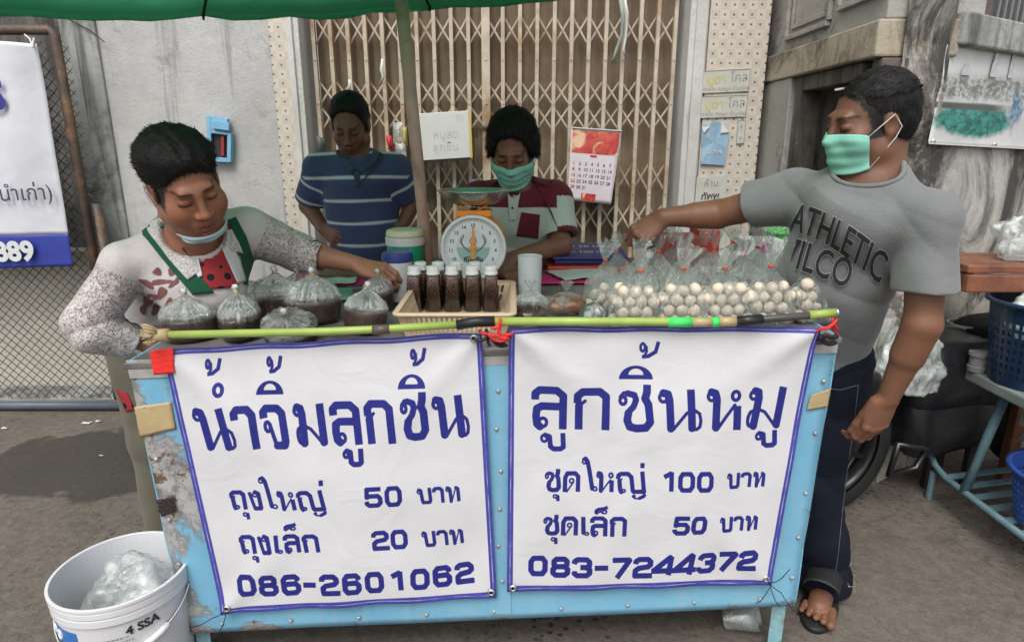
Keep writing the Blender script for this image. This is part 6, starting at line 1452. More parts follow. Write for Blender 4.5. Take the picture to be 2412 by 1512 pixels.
    def m2(a,b):
        u=max(0,(a+1.1)/2.2); x=1866+u*124; y=600+46*u**1.2-b*92; return x+b*26,y
    for body,mp in (('ATHLETIC',m1),('7ILCO',m2)):
        cam_text('print_edge',b2,body,mp,1.,.034,.006,M_lt,ts); cam_text('print',b2,body,mp,1.,.016,.0078,M_dk,ts)
    # jeans
    c3=Fld((.7,1.45,.02),(1.3,2.15,1.0),.0045)
    for a,k_,n,g in ((hipL,knL,anL,1),(hipR,knR,anR,1)):
        c3.cap(a,k_,.088,.078,.03); c3.cap(k_,n-(0,0,.06),.078,.08,.03)
    c3.cap(pel+(0,0,.06),pel-(0,0,.02),.125,.128,.04,(f,.85))
    c3.disp(folds(.009,[((.2,.1,1),38,.7),((.6,.2,.8),30,.6),((-.5,.3,.8),44,.5)],5))
    for an in (anL,anR): c3.half(an-(0,0,.06),(0,0,-1),an,.14); c3.cap(an-(0,0,.2),an-(0,0,.0),.068,.06,.002,None,'-')
    V3_,Q3=keep_big(*c3.mesh()); V3_=relax(V3_,Q3,2)
    M_jean=cloth('dark_denim',(.007,.009,.018),.0,.4,400,.3)
    jn=obj_np('jeans',V3_,Q3,M_jean,root); b3=bvh_of(V3_,Q3)
    st=pm('denim_stitch',(.09,.1,.13),.8,.2,60,0)
    for pts in ([(2022,905),(2010,1010),(1990,1150),(1975,1300),(1962,1390)],[(1918,912),(1980,918),(2025,906)]):
        o=[]
        for (x0,y0),(x1,y1) in zip(pts,pts[1:]):
            for k in range(8):
                t=k/8; d=ray(x0+(x1-x0)*t,y0+(y1-y0)*t).normalized(); hh=b3.ray_cast(CO,d)
                if hh[0] is not None: o.append(hh[0]-d*.001)
        if len(o)>2: MB().tube(o,.0012,5).build('seam',st,jn)
    # frayed hem threads
    mb=MB()
    for k in range(60):
        a=rng.uniform(0,2*PI); p=anL+A_((math.cos(a)*.084,math.sin(a)*.084,-.028+rng.uniform(0,.05))); mb.tube([Vector(p),Vector(p)+Vector(rng.normal(0,.009,3))],.0007,4)
    mb.build('frayed_hem',pm('pale_thread',(.3,.33,.4),.8,0,5,0),jn)
    # rubber slides
    M_sl=pm('black_rubber',(.014,.014,.015),.55,.2,20,.2,60)
    for an,d,sd in tdir:
        ctr=an+d*.072; out=[]
        N=36
        for i in range(N):
            a=2*PI*i/N; x=math.cos(a); y=math.sin(a); w=(.054+.008*x)*(1-.08*(x<-.3)); out.append((ctr+d*x*.142+sd*y*w))
        vs=[]
        for z,k in ((.001,.97),(.004,1.),(.017,1.),(.021,.96)):
            vs+=[Vector((p[0]+(ctr[0]-p[0])*(1-k),p[1]+(ctr[1]-p[1])*(1-k),z)) for p in out]
        fs=[(i+N*r_,(i+1)%N+N*r_,(i+1)%N+N*(r_+1),i+N*(r_+1)) for r_ in range(3) for i in range(N)]+[tuple(range(N-1,-1,-1)),tuple(3*N+i for i in range(N))]
        so_=MB().add(vs,fs).build('sandal',M_sl,root,smooth=True)
        mb=MB()
        def strap(u,v):
            a=PI*u; x=.0+.08*v; w=.051; return Vector(ctr+d*x+sd*math.cos(a)*w)+Vector((0,0,.014+math.sin(a)**.8*(.05-.016*v)))
        mb.grid(strap,20,8); mb.build('strap',M_sl,so_,smooth=True,solid=.004)
    mask_on(root,bv,hc,Rm,s,-.112,-.008,R(62),M_mask,.006)
man_right()

# ================= woman at the left =================
def woman():
    hc=A_(P(436,434,1.68)); hf=A_((.66,-.62,-.46)); Rm=frame(hf,roll=R(17)); s=1.03
    root=thing('person',(-1.25,1.95,0),'woman in white lace blouse with green apron straps bending over the sauce bags','person')
    shR=A_(P(290,622,1.75)); shL=A_(P(585,540,1.90)); chest=(shR+shL)/2+A_((.0,.03,-.04)); pel=A_((-1.22,2.13,.86)); waist=A_((-1.1,2.02,1.0))
    f=A_((.5,-.78,-.37)); f/=np.linalg.norm(f)
    elR=A_(P(215,762,1.70)); wrR=A_(P(338,806,1.77)); elL=A_(P(705,592,2.0)); wrL=A_(P(838,622,1.985))
    nb=(shR+shL)/2+A_((.02,0,.02))
    fl=Fld((-1.6,1.4,.68),(-.25,2.4,1.65),.003)
    fl.cap(nb-(0,0,.03),hc+Rm@A_((0,-.03,-.06)),.062,.058,.03); fl.cap(nb,chest-(0,0,.03),.07,.1,.05)
    fl.cap(chest,waist,.1,.11,.05,(f,.8)); fl.cap(waist,pel,.11,.11,.05,(f,.85)); fl.cap(chest+(0,0,.02),shL,.06,.055,.05); fl.cap(chest+(0,0,.02),shR,.06,.055,.05)
    for a,e,w in ((shL,elL,wrL),(shR,elR,wrR)): fl.cap(a,e,.046,.038,.02); fl.cap(e,w,.040,.026,.012); fl.cap(e,e*.6+w*.4,.039,.037,.008)
    head(fl,hc,Rm,s,True,1.09)
    fl.ell(hc+Rm@A_((-.036,.05,-.055)),.023,None,.035); fl.ell(hc+Rm@A_((.036,.05,-.055)),.023,None,.035); fl.cap(hc+Rm@A_((-.03,.05,-.115)),hc+Rm@A_((.03,.05,-.115)),.022,.022,.03)
    d=A_(P(905,640,1.965))-wrL
    hand(fl,wrL,d,A_((.1,-.45,.9)),-1,[(.55,.5,.3),(.65,.6,.4),(.6,.55,.4),(.5,.5,.3)],1.02,1.05,(.75,.5,-.7),.4)
    hand(fl,wrR,A_((.9,.25,-.3)),A_((0,-.5,.8)),1,[(.5,.6,.4)]*4,.95)
    V,Q=keep_big(*fl.mesh()); V=relax(V,Q,1,.3)
    col=np.tile(A_((.33,.155,.095)),(len(V),1)); col*=(1+.08*vnoise(V,40,1))[:,None]
    hm=np.linalg.norm(V-hc,axis=1)<.17; col[hm]=head_paint(V[hm],hc,Rm,s,(.31,.135,.08),(.22,.07,.055),(.02,.014,.012),cut=((0,.115,-.008),(.1,.095,.088)))
    b=obj_np('body',V,Q,M_skin,root); set_col(b,'skin',col); bv=bvh_of(V,Q)
    hair(root,hc,Rm,s,[((0,-.03,.055),(.09,.098,.084),.01),((-.01,-.1,.02),(.08,.06,.07),.03),((-.035,-.115,-.03),(.05,.045,.05),.02),((0,-.06,-.035),(.068,.05,.05),.03),((-.01,.015,.085),(.07,.055,.035),.03)],[((0,.115,-.008),(.1,.095,.088),.012),((.02,.02,-.075),(.13,.055,.06),.01)],8,9000,.022,lambda x,y,z:(.25+x*3,-.9,-.1-(.5 if z<.03 else 0)),amp=.0032)
    # blouse: sheer body and apron bib, lace sleeves
    c2=Fld((-1.7,1.35,.6),(-.3,2.5,1.5),.0045)
    c2.cap(chest,waist,.145,.15,.04,(f,.85)); c2.cap(waist,pel-(0,0,.02),.15,.145,.04,(f,.85)); c2.cap(chest+(0,0,.03),shL,.08,.06,.04); c2.cap(chest+(0,0,.03),shR,.08,.056,.04)
    c2.ell(chest+f*.07-(0,0,.06),(.12,.1,.1),None,.05); c2.cap(nb-(0,0,.01),chest,.075,.13,.05)
    sR=.075; c2.cap(shR,elR,.058,.064,.02); c2.cap(elR,wrR-(wrR-elR)*.12,.064,.046,.02)
    eL=elL+(wrL-elL)*.42; c2.cap(shL,elL,.062,.057,.02); c2.cap(elL,eL,.056,.054,.015)
    c2.disp(folds(.013,[((.5,.2,.8),30,.7),((.8,-.3,.2),26,.6),((-.4,.2,.9),38,.6)],7))
    dl=(eL-elL)/np.linalg.norm(eL-elL); c2.half(eL,dl,eL,.11); c2.cap(eL+dl*.04,eL-dl*.05,.049,.046,.002,None,'-')
    dr=(wrR-elR)/np.linalg.norm(wrR-elR); eR=wrR-dr*.02; c2.half(eR,dr,eR,.09); c2.cap(eR+dr*.04,eR-dr*.05,.042,.044,.002,None,'-')
    c2.half(pel-(0,0,.10),(-.12,0,-1)); c2.ell(nb+f*.035+(0,0,.035),(.08,.085,.075),frame(f),.01,'-')
    V2,Q2=keep_big(*c2.mesh()); V2=relax(V2,Q2,2); b2=bvh_of(V2,Q2)
    lace=np.zeros(len(V2))
    for a,e,w in ((shL,elL,eL),(shR,elR,eR)):
        d1,t1=segd(V2,a,e); d2,t2=segd(V2,e,w); dt,_=segd(V2,chest,waist)
        lace=np.maximum(lace,np.clip(((d1<.125)*(t1>.12)*np.clip((dt-.12)/.02,0,1)+(d2<.11)*(t2>0.02)*np.clip((dt-.12)/.02,0,1)),0,1))
    lace=np.maximum(lace,(V2[:,2]<pel[2]+.06)*1.)
    m=NT('lace_blouse'); co=m.coord(); la=m.attr('lace')
    pl=m.mix(m.ramp(m.noise(co,9,5),.3,.7),(.50,.455,.445),(.62,.58,.57))
    n1=m.noise(co,62,2,.5,1.6); n2=m.noise(co,80,2,.5,2.)
    sq=m.math('MULTIPLY',m.ramp(m.math('ABSOLUTE',m.math('SUBTRACT',n1,.5)),.03,.055,1,0),m.ramp(n2,.38,.44))
    sq=m.math('MAXIMUM',sq,m.math('MULTIPLY',m.ramp(m.math('ABSOLUTE',m.math('SUBTRACT',n2,.53)),.02,.04,1,0),m.ramp(n1,.42,.46,1,0)))
    c=m.mix(m.math('MULTIPLY',m.math('MULTIPLY',sq,la),.85),pl,(.14,.095,.08))
    M_bl=m.pbr(c,.85,0,.2,m.bump(m.math('ADD',m.math('MULTIPLY',sq,-.4),m.math('MULTIPLY',m.noise(co,24,4,.5,.8),1.6)),.4,.005),Sheen_Weight=.2)
    bl=obj_np('blouse',V2,Q2,M_bl,root); set_attr(bl,'lace',lace)
    # what shows at the front: red dotted top, apron straps, lace collar
    def dots():
        m=NT('red_dotted'); co=m.coord(); d=m.vor(co,30,rand=.55); k=m.ramp(d,.3,.34,1,0)
        return m.pbr(m.mix(k,m.mix(m.ramp(m.noise(co,14,4),.3,.7),(.26,.022,.028),(.36,.04,.045)),(.02,.012,.014)),.8,0,.2,m.bump(m.noise(co,20,4),.3,.006))
    M_dot=dots(); M_strap=cloth('apron_green',(.012,.085,.042),.1,.4,300); 
    m=NT('lace_collar'); co=m.coord(); n1=m.noise(co,110,2,.5,1.6); sq=m.ramp(m.math('ABSOLUTE',m.math('SUBTRACT',n1,.5)),.025,.05,1,0)
    M_lace=m.pbr(m.mix(m.math('MULTIPLY',sq,.75),(.62,.6,.58),(.16,.15,.13)),.85,0,.2,m.bump(sq,.3,.003))
    cam_patch('inner_top',b2,[(418,520),(560,530),(562,676),(468,684)],.006,M_dot,bl,20,20)
    cam_patch('lace_collar',b2,[(335,460),(350,545),(395,605),(443,660),(376,495),(420,565),(462,612),(470,640)],.0135,M_lace,bl,12,30,.002,1)
    cam_patch('lapel',b2,[(400,560),(445,610),(468,655),(430,560),(466,602),(477,650)],.0115,W_cloth,bl,8,18,.001)
    cam_patch('lace_collar',b2,[(520,548),(528,575),(545,592),(545,540),(562,572),(572,596)],.012,M_lace,bl,8,16,.002,3)
    cam_patch('lapel',b2,[(512,560),(532,610),(558,668),(545,575),(565,615),(578,662)],.0105,W_cloth,bl,8,18,.001)
    cam_patch('apron_strap',b2,[(298,478),(330,545),(385,612),(455,695),(350,462),(378,535),(432,605),(505,690)],.0085,M_strap,bl,12,30,.001,2)
    cam_patch('apron_strap',b2,[(536,520),(552,560),(568,610),(574,670),(556,512),(580,556),(596,606),(600,672)],.0085,M_strap,bl,8,24,.001,4)
    M_fig=pm('printed_figures',(.19,.075,.07),.85,.3,40,.2)
    def blob(cx,cy,rx,ry,rot):
        out=[]; n=14; c_,s_=math.cos(rot),math.sin(rot)
        for r_ in (0,.5,1.):
            for k in range(n):
                a=2*PI*k/n; w=1+.18*math.sin(3*a+cx); x,y=rx*r_*w*math.cos(a),ry*r_*w*math.sin(a); d=ray(cx+x*c_-y*s_,cy+x*s_+y*c_).normalized(); hh=b2.ray_cast(CO,d); p=hh[0] if hh[0] is not None else b2.find_nearest(CO+d*1.8)[0]; out.append(p-d*.0035)
        MB().add(out,[(r_*n+k,r_*n+(k+1)%n,(r_+1)*n+(k+1)%n,(r_+1)*n+k) for r_ in range(2) for k in range(n)]).build('printed_figure',M_fig,bl,smooth=True)
    for q in ((370,640,10,9,0),(404,640,9,9,0),(345,668,20,7,.5),(378,664,26,6,-.1),(408,668,14,5,-.6),(352,706,19,13,-.7),(380,690,10,16,.5),(366,730,9,14,.3),(398,712,7,12,.6),(338,728,8,14,.2),(420,655,9,4,-.5)): blob(*q)
    # olive trousers
    c3=Fld((-1.6,1.85,.02),(-.9,2.5,.98),.005)
    for hx,hy in ((-.075,-.02),(.085,.05)):
        hp=pel+A_((hx,hy,0)); an=A_((-1.215+hx*.9,2.12+hy*1.4,.06)); kn=(hp+an)/2+A_((.02,-.03,0)); c3.cap(hp,kn,.105,.082,.03); c3.cap(kn,an,.082,.076,.03)
    c3.disp(folds(.012,[((.9,.3,.1),42,.8),((.5,.5,.5),30,.5)],11)); V3_,Q3=keep_big(*c3.mesh()); V3_=relax(V3_,Q3,2)
    obj_np('trousers',V3_,Q3,cloth('olive_cotton',(.125,.115,.085),.1,.4),root)
    # dotted top peeping out under the blouse
    b3=bvh_of(V3_,Q3); cam_patch('dotted_hem',b3,[(272,915),(300,925),(318,965),(298,970)],.004,M_dot,root,8,8)
    mask_on(root,bv,hc,Rm,s,-.142,-.098,R(62),pm('pale_blue_mask',(.44,.58,.62),.75,.05,30,.15,140,.2),.006,-.0)
woman()

# ================= man behind, striped polo =================
def man_striped():
    Y=2.78; hc=A_(P(825,294,2.74)); hf=A_((.03,-.86,-.5)); Rm=frame(hf); s=.95
    root=thing('person',(-.65,Y,0),'man in a navy polo with white stripes looking down, hands on hips','person')
    shR=A_(P(752,400,Y)); shL=A_(P(932,400,Y)); ch=(shR+shL)/2-A_((0,0,.03)); pel=A_((ch[0]+.02,Y+.03,.86)); f=A_((0,-1,0)); nb=(shR+shL)/2+A_((0,-.01,.05))
    elR=A_(P(726,485,Y+.06)); wrR=A_(P(762,540,Y-.03)); elL=A_(P(978,470,Y+.06)); wrL=A_(P(948,530,Y-.0))
    fl=Fld((-1.1,2.45,.75),(-.2,3.05,1.75),.0042)
    fl.cap(nb-(0,0,.05),hc+Rm@A_((0,-.03,-.06)),.062,.06,.03); fl.cap(ch-(0,0,.02),pel,.11,.11,.05,(f,.68)); fl.cap(ch+(0,0,.03),shR,.06,.058,.05); fl.cap(ch+(0,0,.03),shL,.06,.058,.05)
    for a,e,w in ((shL,elL,wrL),(shR,elR,wrR)): fl.cap(a,e,.047,.038,.02); fl.cap(e,w,.039,.026,.012)
    head(fl,hc,Rm,s); hand(fl,wrR,A_(P(790,560,2.7))-wrR,A_((-.6,-.6,.2)),-1,[(.5,.7,.5)]*4); hand(fl,wrL,A_(P(930,550,2.75))-wrL,A_((.6,-.6,.2)),1,[(.5,.7,.5)]*4)
    V,Q=keep_big(*fl.mesh()); V=relax(V,Q,1,.3); col=np.tile(A_((.17,.08,.052)),(len(V),1))*(1+.09*vnoise(V,40,1))[:,None]
    hm=np.linalg.norm(V-hc,axis=1)<.17; col[hm]=head_paint(V[hm],hc,Rm,s,(.17,.08,.05),(.12,.05,.04),HAIRB,stub=.4,cut=((0,.105,.012),(.1,.085,.09)))
    b=obj_np('body',V,Q,M_skin,root); set_col(b,'skin',col)
    hair(root,hc,Rm,s,[((0,-.02,.05),(.084,.098,.086),.01),((0,-.05,.0),(.08,.07,.07),.03)],[((0,.105,.012),(.1,.085,.09),.012),((0,.02,-.08),(.12,.06,.06),.01)],5,4200,.014,lambda x,y,z:(x*2,.9 if z>.07 else .2,-.6 if z<.06 else .1))
    c2=Fld((-1.1,2.4,.75),(-.2,3.1,1.55),.0048)
    eR=shR+(elR-shR)*.85; eL=shL+(elL-shL)*.85; c2.cap(shR,eR,.063,.064,.02); c2.cap(shL,eL,.063,.064,.02)
    for e,a in ((eR,shR),(eL,shL)): d=(e-a)/np.linalg.norm(e-a); c2.half(e,d,e,.1); c2.cap(e+d*.04,e-d*.03,.059,.05,.002,None,'-')
    c2.cap(ch-(0,0,.03),ch*.5+pel*.5,.15,.148,.05,(f,.72)); c2.cap(ch*.5+pel*.5,pel-(0,0,.02),.148,.152,.05,(f,.8)); c2.cap(nb-(0,0,.03),ch,.075,.12,.05)
    c2.cap(ch+(0,0,.03),shR,.078,.062,.04); c2.cap(ch+(0,0,.03),shL,.078,.062,.04)
    c2.disp(folds(.010,[((.3,0,1),30,.6),((.9,0,.4),24,.6)],4))
    c2.half(pel-(0,0,.04),(0,0,-1)); c2.ell(nb+f*.03+(0,0,.045),(.07,.07,.06),None,.008,'-')
    V2,Q2=keep_big(*c2.mesh()); V2=relax(V2,Q2,2); b2=bvh_of(V2,Q2)
    dR,tR=segd(V2,shR,eR); dL,tL=segd(V2,shL,eL); slv=((dR<.1)&(tR>.25)&(V2[:,0]<shR[0]+.02))|((dL<.1)&(tL>.25)&(V2[:,0]>shL[0]-.02))
    lenR=np.linalg.norm(eR-shR); al=np.where(V2[:,0]<ch[0],(V2-shR)@((eR-shR)/lenR),(V2-shL)@((eL-shL)/lenR))
    z0=A_(P(840,422,Y-.12))[2]; per=.094
    v=np.where(slv,(al-.058)/.078,(V2[:,2]-z0+.012*vnoise(V2,6,2)-.02*np.abs(V2[:,0]-ch[0]))/per)
    st=np.abs(v-np.round(v))*np.where(slv,.078,per)
    k=np.clip(1-(st-.0045)/.003,0,1)*(V2[:,2]<z0+.11)
    dye=A_((.05,.066,.15))[None]*(1+.1*vnoise(V2,12,3))[:,None]; dye=dye*(1-k[:,None])+A_((.50,.55,.60))*k[:,None]
    M_dye=cloth('dyed_jersey',None,.15,.3)
    po=obj_np('polo_shirt',V2,Q2,M_dye,root); set_col(po,'dye',dye)
    M_nv=cloth('navy_collar',(.045,.065,.11),.15,.3)
    for q in ([(786,345),(796,374),(826,408),(806,352),(818,376),(838,398)],[(900,352),(890,378),(852,408),(880,352),(870,376),(840,398)]): cam_patch('collar',b2,q,.012,M_nv,po,8,12,.001)
    cam_patch('placket',b2,[(834,404),(848,404),(848,440),(836,440)],.005,M_nv,po,5,8)
    c3=Fld((-1.,2.5,.03),(-.3,3.1,.95),.007)
    for q in(-1,1): c3.cap(pel+A_((q*.085,0,-.02)),A_((pel[0]+q*.1,Y+.02,.45)),.11,.085,.03); c3.cap(A_((pel[0]+q*.1,Y+.02,.45)),A_((pel[0]+q*.1,Y+.05,.08)),.085,.075,.03)
    V3_,Q3=keep_big(*c3.mesh()); obj_np('trousers',V3_,Q3,cloth('dark_trousers',(.03,.03,.033),.1,.3),root)
man_striped()

# ================= man behind the scale, cream and maroon polo =================
def man_masked():
    Y=2.62; hc=A_(P(1208,352,2.5)); hf=A_((-.10,-.84,-.52)); Rm=frame(hf); s=1.04
    root=thing('person',(.02,Y,0),'man in a cream and maroon polo and mint mask, bent over behind the scale','person')
    shR=A_(P(1128,470,Y-.02)); shL=A_(P(1305,470,Y-.04)); ch=(shR+shL)/2-A_((0,-.02,.04)); pel=A_((.0,Y+.1,.8)); f=A_((-.05,-1,0)); nb=(shR+shL)/2+A_((0,-.02,.04))
    elR=A_(P(1100,590,Y-.1)); wrR=A_(P(1165,625,Y-.26)); elL=A_(P(1322,578,Y-.12)); wrL=A_(P(1215,606,Y-.25))
    fl=Fld((-.45,2.1,.7),(.5,2.95,1.7),.0042)
    fl.cap(nb-(0,0,.05),hc+Rm@A_((0,-.03,-.06)),.064,.06,.03); fl.cap(ch-(0,0,.02),pel,.11,.11,.05,(f,.68)); fl.cap(ch+(0,0,.03),shR,.06,.058,.05); fl.cap(ch+(0,0,.03),shL,.06,.058,.05)
    for a,e,w in ((shL,elL,wrL),(shR,elR,wrR)): fl.cap(a,e,.049,.041,.02); fl.cap(e,w,.042,.027,.012)
    head(fl,hc,Rm,s); hand(fl,wrL,A_(P(1165,625,Y-.3))-wrL,A_((.1,-.5,.8)),1,[(.5,.6,.4)]*4); hand(fl,wrR,A_((.6,-.5,-.2)),A_((0,-.3,.9)),-1,[(.5,.6,.4)]*4)
    V,Q=keep_big(*fl.mesh()); V=relax(V,Q,1,.3); col=np.tile(A_((.19,.09,.056)),(len(V),1))*(1+.09*vnoise(V,40,1))[:,None]
    hm=np.linalg.norm(V-hc,axis=1)<.17; col[hm]=head_paint(V[hm],hc,Rm,s,(.2,.093,.057),(.13,.05,.04),HAIRB,cut=((0,.115,.012),(.088,.085,.092)))
    b=obj_np('body',V,Q,M_skin,root); set_col(b,'skin',col); bv=bvh_of(V,Q)
    hair(root,hc,Rm,s,[((0,-.025,.055),(.09,.1,.086),.01),((0,-.06,.0),(.086,.07,.075),.03),((.075,-.01,.01),(.022,.04,.045),.02),((-.075,-.01,.01),(.022,.04,.045),.02)],[((0,.115,.012),(.088,.085,.092),.012),((0,.03,-.085),(.12,.055,.06),.01)],6,6000,.026,lambda x,y,z:(x*9,.5,-.5 if z<.07 else 0),amp=.003)
    c2=Fld((-.45,2.25,.7),(.5,3.0,1.5),.0048)
    eR=shR+(elR-shR)*.78; eL=shL+(elL-shL)*.78; c2.cap(shR,eR,.066,.069,.02); c2.cap(shL,eL,.066,.069,.02)
    for e,a in ((eR,shR),(eL,shL)): d=(e-a)/np.linalg.norm(e-a); c2.half(e,d,e,.105); c2.cap(e+d*.04,e-d*.03,.063,.053,.002,None,'-')
    c2.cap(ch-(0,0,.03),ch*.5+pel*.5,.152,.15,.05,(f,.75)); c2.cap(ch*.5+pel*.5,pel,.15,.155,.05,(f,.8)); c2.cap(nb-(0,0,.03),ch,.078,.12,.05)
    c2.cap(ch+(0,0,.03),shR,.078,.064,.04); c2.cap(ch+(0,0,.03),shL,.078,.064,.04)
    c2.disp(folds(.010,[((.3,0,1),30,.6),((.9,0,.4),24,.6)],9))
    c2.half(pel-(0,0,.02),(0,0,-1)); c2.ell(nb+f*.03+(0,0,.045),(.075,.07,.06),None,.008,'-')
    V2,Q2=keep_big(*c2.mesh()); V2=relax(V2,Q2,2); b2=bvh_of(V2,Q2)
    zy=A_(P(1290,488,Y-.1))[2]; zs=.0
    dR,tR=segd(V2,shR,eR); dL,tL=segd(V2,shL,eL)
    cr,ma=A_((.47,.53,.47)),A_((.12,.014,.024))
    sl=((dL<.11)&(V2[:,0]>shL[0]+.005)&(tL>.1))|((dR<.11)&(V2[:,0]<shR[0]-.005)&(tR>.1))
    k=((V2[:,2]>zy)&~sl)*1.; hem=sl&((np.where(V2[:,0]>ch[0],tL,tR)>.9)); k=np.maximum(k,hem*1.)
    edge=np.abs(V2[:,2]-zy); dye=cr*(1-k[:,None])+ma*k[:,None]; dye*=(1+.08*vnoise(V2,12,3))[:,None]
    po=obj_np('polo_shirt',V2,Q2,cloth('two_tone_jersey',None,.15,.3),root); set_col(po,'dye',dye)
    M_ma=cloth('maroon_cloth',(.12,.014,.024),.15,.3); M_cr=cloth('cream_cloth',(.47,.53,.47),.15,.3)
    cam_patch('pocket',b2,[(1228,500),(1272,506),(1268,562),(1216,556)],.005,M_ma,po,8,8)
    cam_patch('placket',b2,[(1196,455),(1228,440),(1214,520),(1200,522)],.006,M_cr,po,6,12)
    for q in ([(1270,382),(1290,400),(1302,425),(1245,420),(1262,432),(1288,440)],[(1150,395),(1140,410),(1132,425),(1176,425),(1166,436),(1150,445)]): cam_patch('collar',b2,q,.012,M_ma,po,8,12,.001)
    for (x,y) in ((1206,462),(1207,490)):
        hh=b2.ray_cast(CO,ray(x,y).normalized()); 
        if hh[0] is not None: MB().ball(hh[0]-ray(x,y).normalized()*.008,.0045,8).build('button',M_black,po,smooth=True)
    c3=Fld((-.35,2.4,.03),(.4,3.0,.95),.007)
    for q in(-1,1): c3.cap(pel+A_((q*.085,0,-.02)),A_((pel[0]+q*.1,Y+.1,.45)),.11,.085,.03); c3.cap(A_((pel[0]+q*.1,Y+.1,.45)),A_((pel[0]+q*.1,Y+.12,.08)),.085,.075,.03)
    V3_,Q3=keep_big(*c3.mesh()); obj_np('trousers',V3_,Q3,cloth('grey_trousers',(.05,.05,.055),.1,.3),root)
    mask_on(root,bv,hc,Rm,s,-.115,-.012,R(66),M_mask,.008)
man_masked()
# ================= right edge: poster, bench, table, motorbike =================
# poster with an old temple view
def rwp(px,py,off=.012): return RW(px,py,off)
q=[rwp(2232,106),rwp(2480,122),rwp(2440,352),rwp(2187,338)]; o0=(q[0]+q[2])/2
po_=thing('poster',o0,'pale poster with temple roofs and a green pond on the right wall','poster')
m=NT('poster_print'); u_=m.n('ShaderNodeUVMap'); sp_=m.n('ShaderNodeSeparateXYZ'); m.l(u_.outputs[0],sp_.inputs[0]); u,v=sp_.outputs[0],sp_.outputs[1]; co=m.coord()
c=m.mix(m.ramp(m.noise(co,7,4),.3,.7),(.56,.57,.57),(.66,.67,.67))
blg=m.math('MULTIPLY',m.ramp(v,.26,.3),m.ramp(v,.5,.56,1,0)); rough_=m.noise(m.coord((1,1,1.6)),26,5,.7)
bk_=m.n('ShaderNodeTexBrick'); bk_.inputs['Scale'].default_value=26; m.l(u_.outputs[0],bk_.inputs[0]); bk_.inputs['Color1'].default_value=(0,0,0,1); bk_.inputs['Color2'].default_value=(.5,.5,.5,1); bk_.inputs['Mortar'].default_value=(1,1,1,1)
bw_=m.n('ShaderNodeRGBToBW'); m.l(bk_.outputs[0],bw_.inputs[0])
c=m.mix(m.math('MULTIPLY',blg,m.ramp(m.math('ADD',rough_,m.math('MULTIPLY',bw_.outputs[0],-.12)),.34,.5,.1,.95)),c,(.15,.16,.145))
c=m.mix(m.math('MULTIPLY',m.math('MULTIPLY',m.ramp(v,.24,.26),m.ramp(v,.31,.33,1,0)),.6),c,(.55,.58,.57))
c=m.mix(m.math('MULTIPLY',m.ramp(v,.55,.57),m.ramp(v,.6,.63,1,0)),c,(.42,.43,.36))
gx=m.math('SUBTRACT',u,.34); gy=m.math('SUBTRACT',v,.74); rr=m.math('SQRT',m.math('ADD',m.math('MULTIPLY',gx,gx),m.math('MULTIPLY',m.math('MULTIPLY',gy,gy),4.))); rr=m.math('ADD',rr,m.math('MULTIPLY',m.noise(co,17,8,.75),.22))
c=m.mix(m.ramp(rr,.4,.5,1,0),c,m.mix(m.ramp(m.noise(m.coord((1,1,2.2)),22,5,.7),.4,.6),(.01,.10,.085),(.05,.30,.26)))
c=m.mix(m.math('MULTIPLY',m.ramp(m.math('ABSOLUTE',m.math('SUBTRACT',v,.6)),.02,.045,1,0),m.ramp(u,.62,.5)),c,(.07,.08,.07))
bx=m.math('ADD',m.math('MULTIPLY',m.math('ABSOLUTE',m.math('SUBTRACT',u,.71)),5.),m.math('MULTIPLY',m.math('ABSOLUTE',m.math('SUBTRACT',v,.6)),1.7)); bx=m.math('ADD',bx,m.math('MULTIPLY',m.noise(co,20,4),.5))
c=m.mix(m.ramp(bx,.5,.72,1,0),c,m.mix(m.ramp(m.noise(co,40,4),.4,.6),(.05,.13,.22),(.3,.42,.5)))
M_pst=m.pbr(c,.4)
mb=MB(); mb.grid(lambda a,b:bil(*q,a,b)+nW*(.004*vnoise(Vector((a*4,b*4,0)),1.5,2)),30,30); o=mb.build('sheet',M_pst,po_,smooth=True,solid=.001)
uv=o.data.uv_layers.new(name='UVMap'); 
for lp in o.data.loops: i=lp.vertex_index; uv.data[lp.index].uv=((i%31)/30,(i//31)/30)
M_spire=pm('spire_grey',(.5,.52,.52),.5,.2,60,.05)     # roof spires in pale grey
for cx,w,h in ((.18,.09,.14),(.42,.07,.3),(.58,.05,.36),(.86,.06,.28)):
    a=[(cx-w/2,.29),(cx-w*.42,.29-h*.4),(cx-w*.1,.29-h*.8),(cx,.29-h),(cx+w*.1,.29-h*.8),(cx+w*.42,.29-h*.4),(cx+w/2,.29)]
    MB().add([bil(*q,x_,max(.0,y_))+nW*.008 for x_,y_ in a],[tuple(range(len(a)))[::-1]]).build('printed_spire',M_spire,po_)

mb=MB(); mb.bar(q[3]+nW*.006,q[2]+nW*.006,.006,.01,nW); mb.build('bottom_rod',W_pl,po_)
for t in(.02,.55):
    MB().lathe([(.006,0),(.008,.002),(.004,.004)],10,Matrix.Translation(bil(*q,t,.975)+nW*.008)@Matrix.Rotation(R(90),4,'X')).build('eyelet',M_metal,po_)
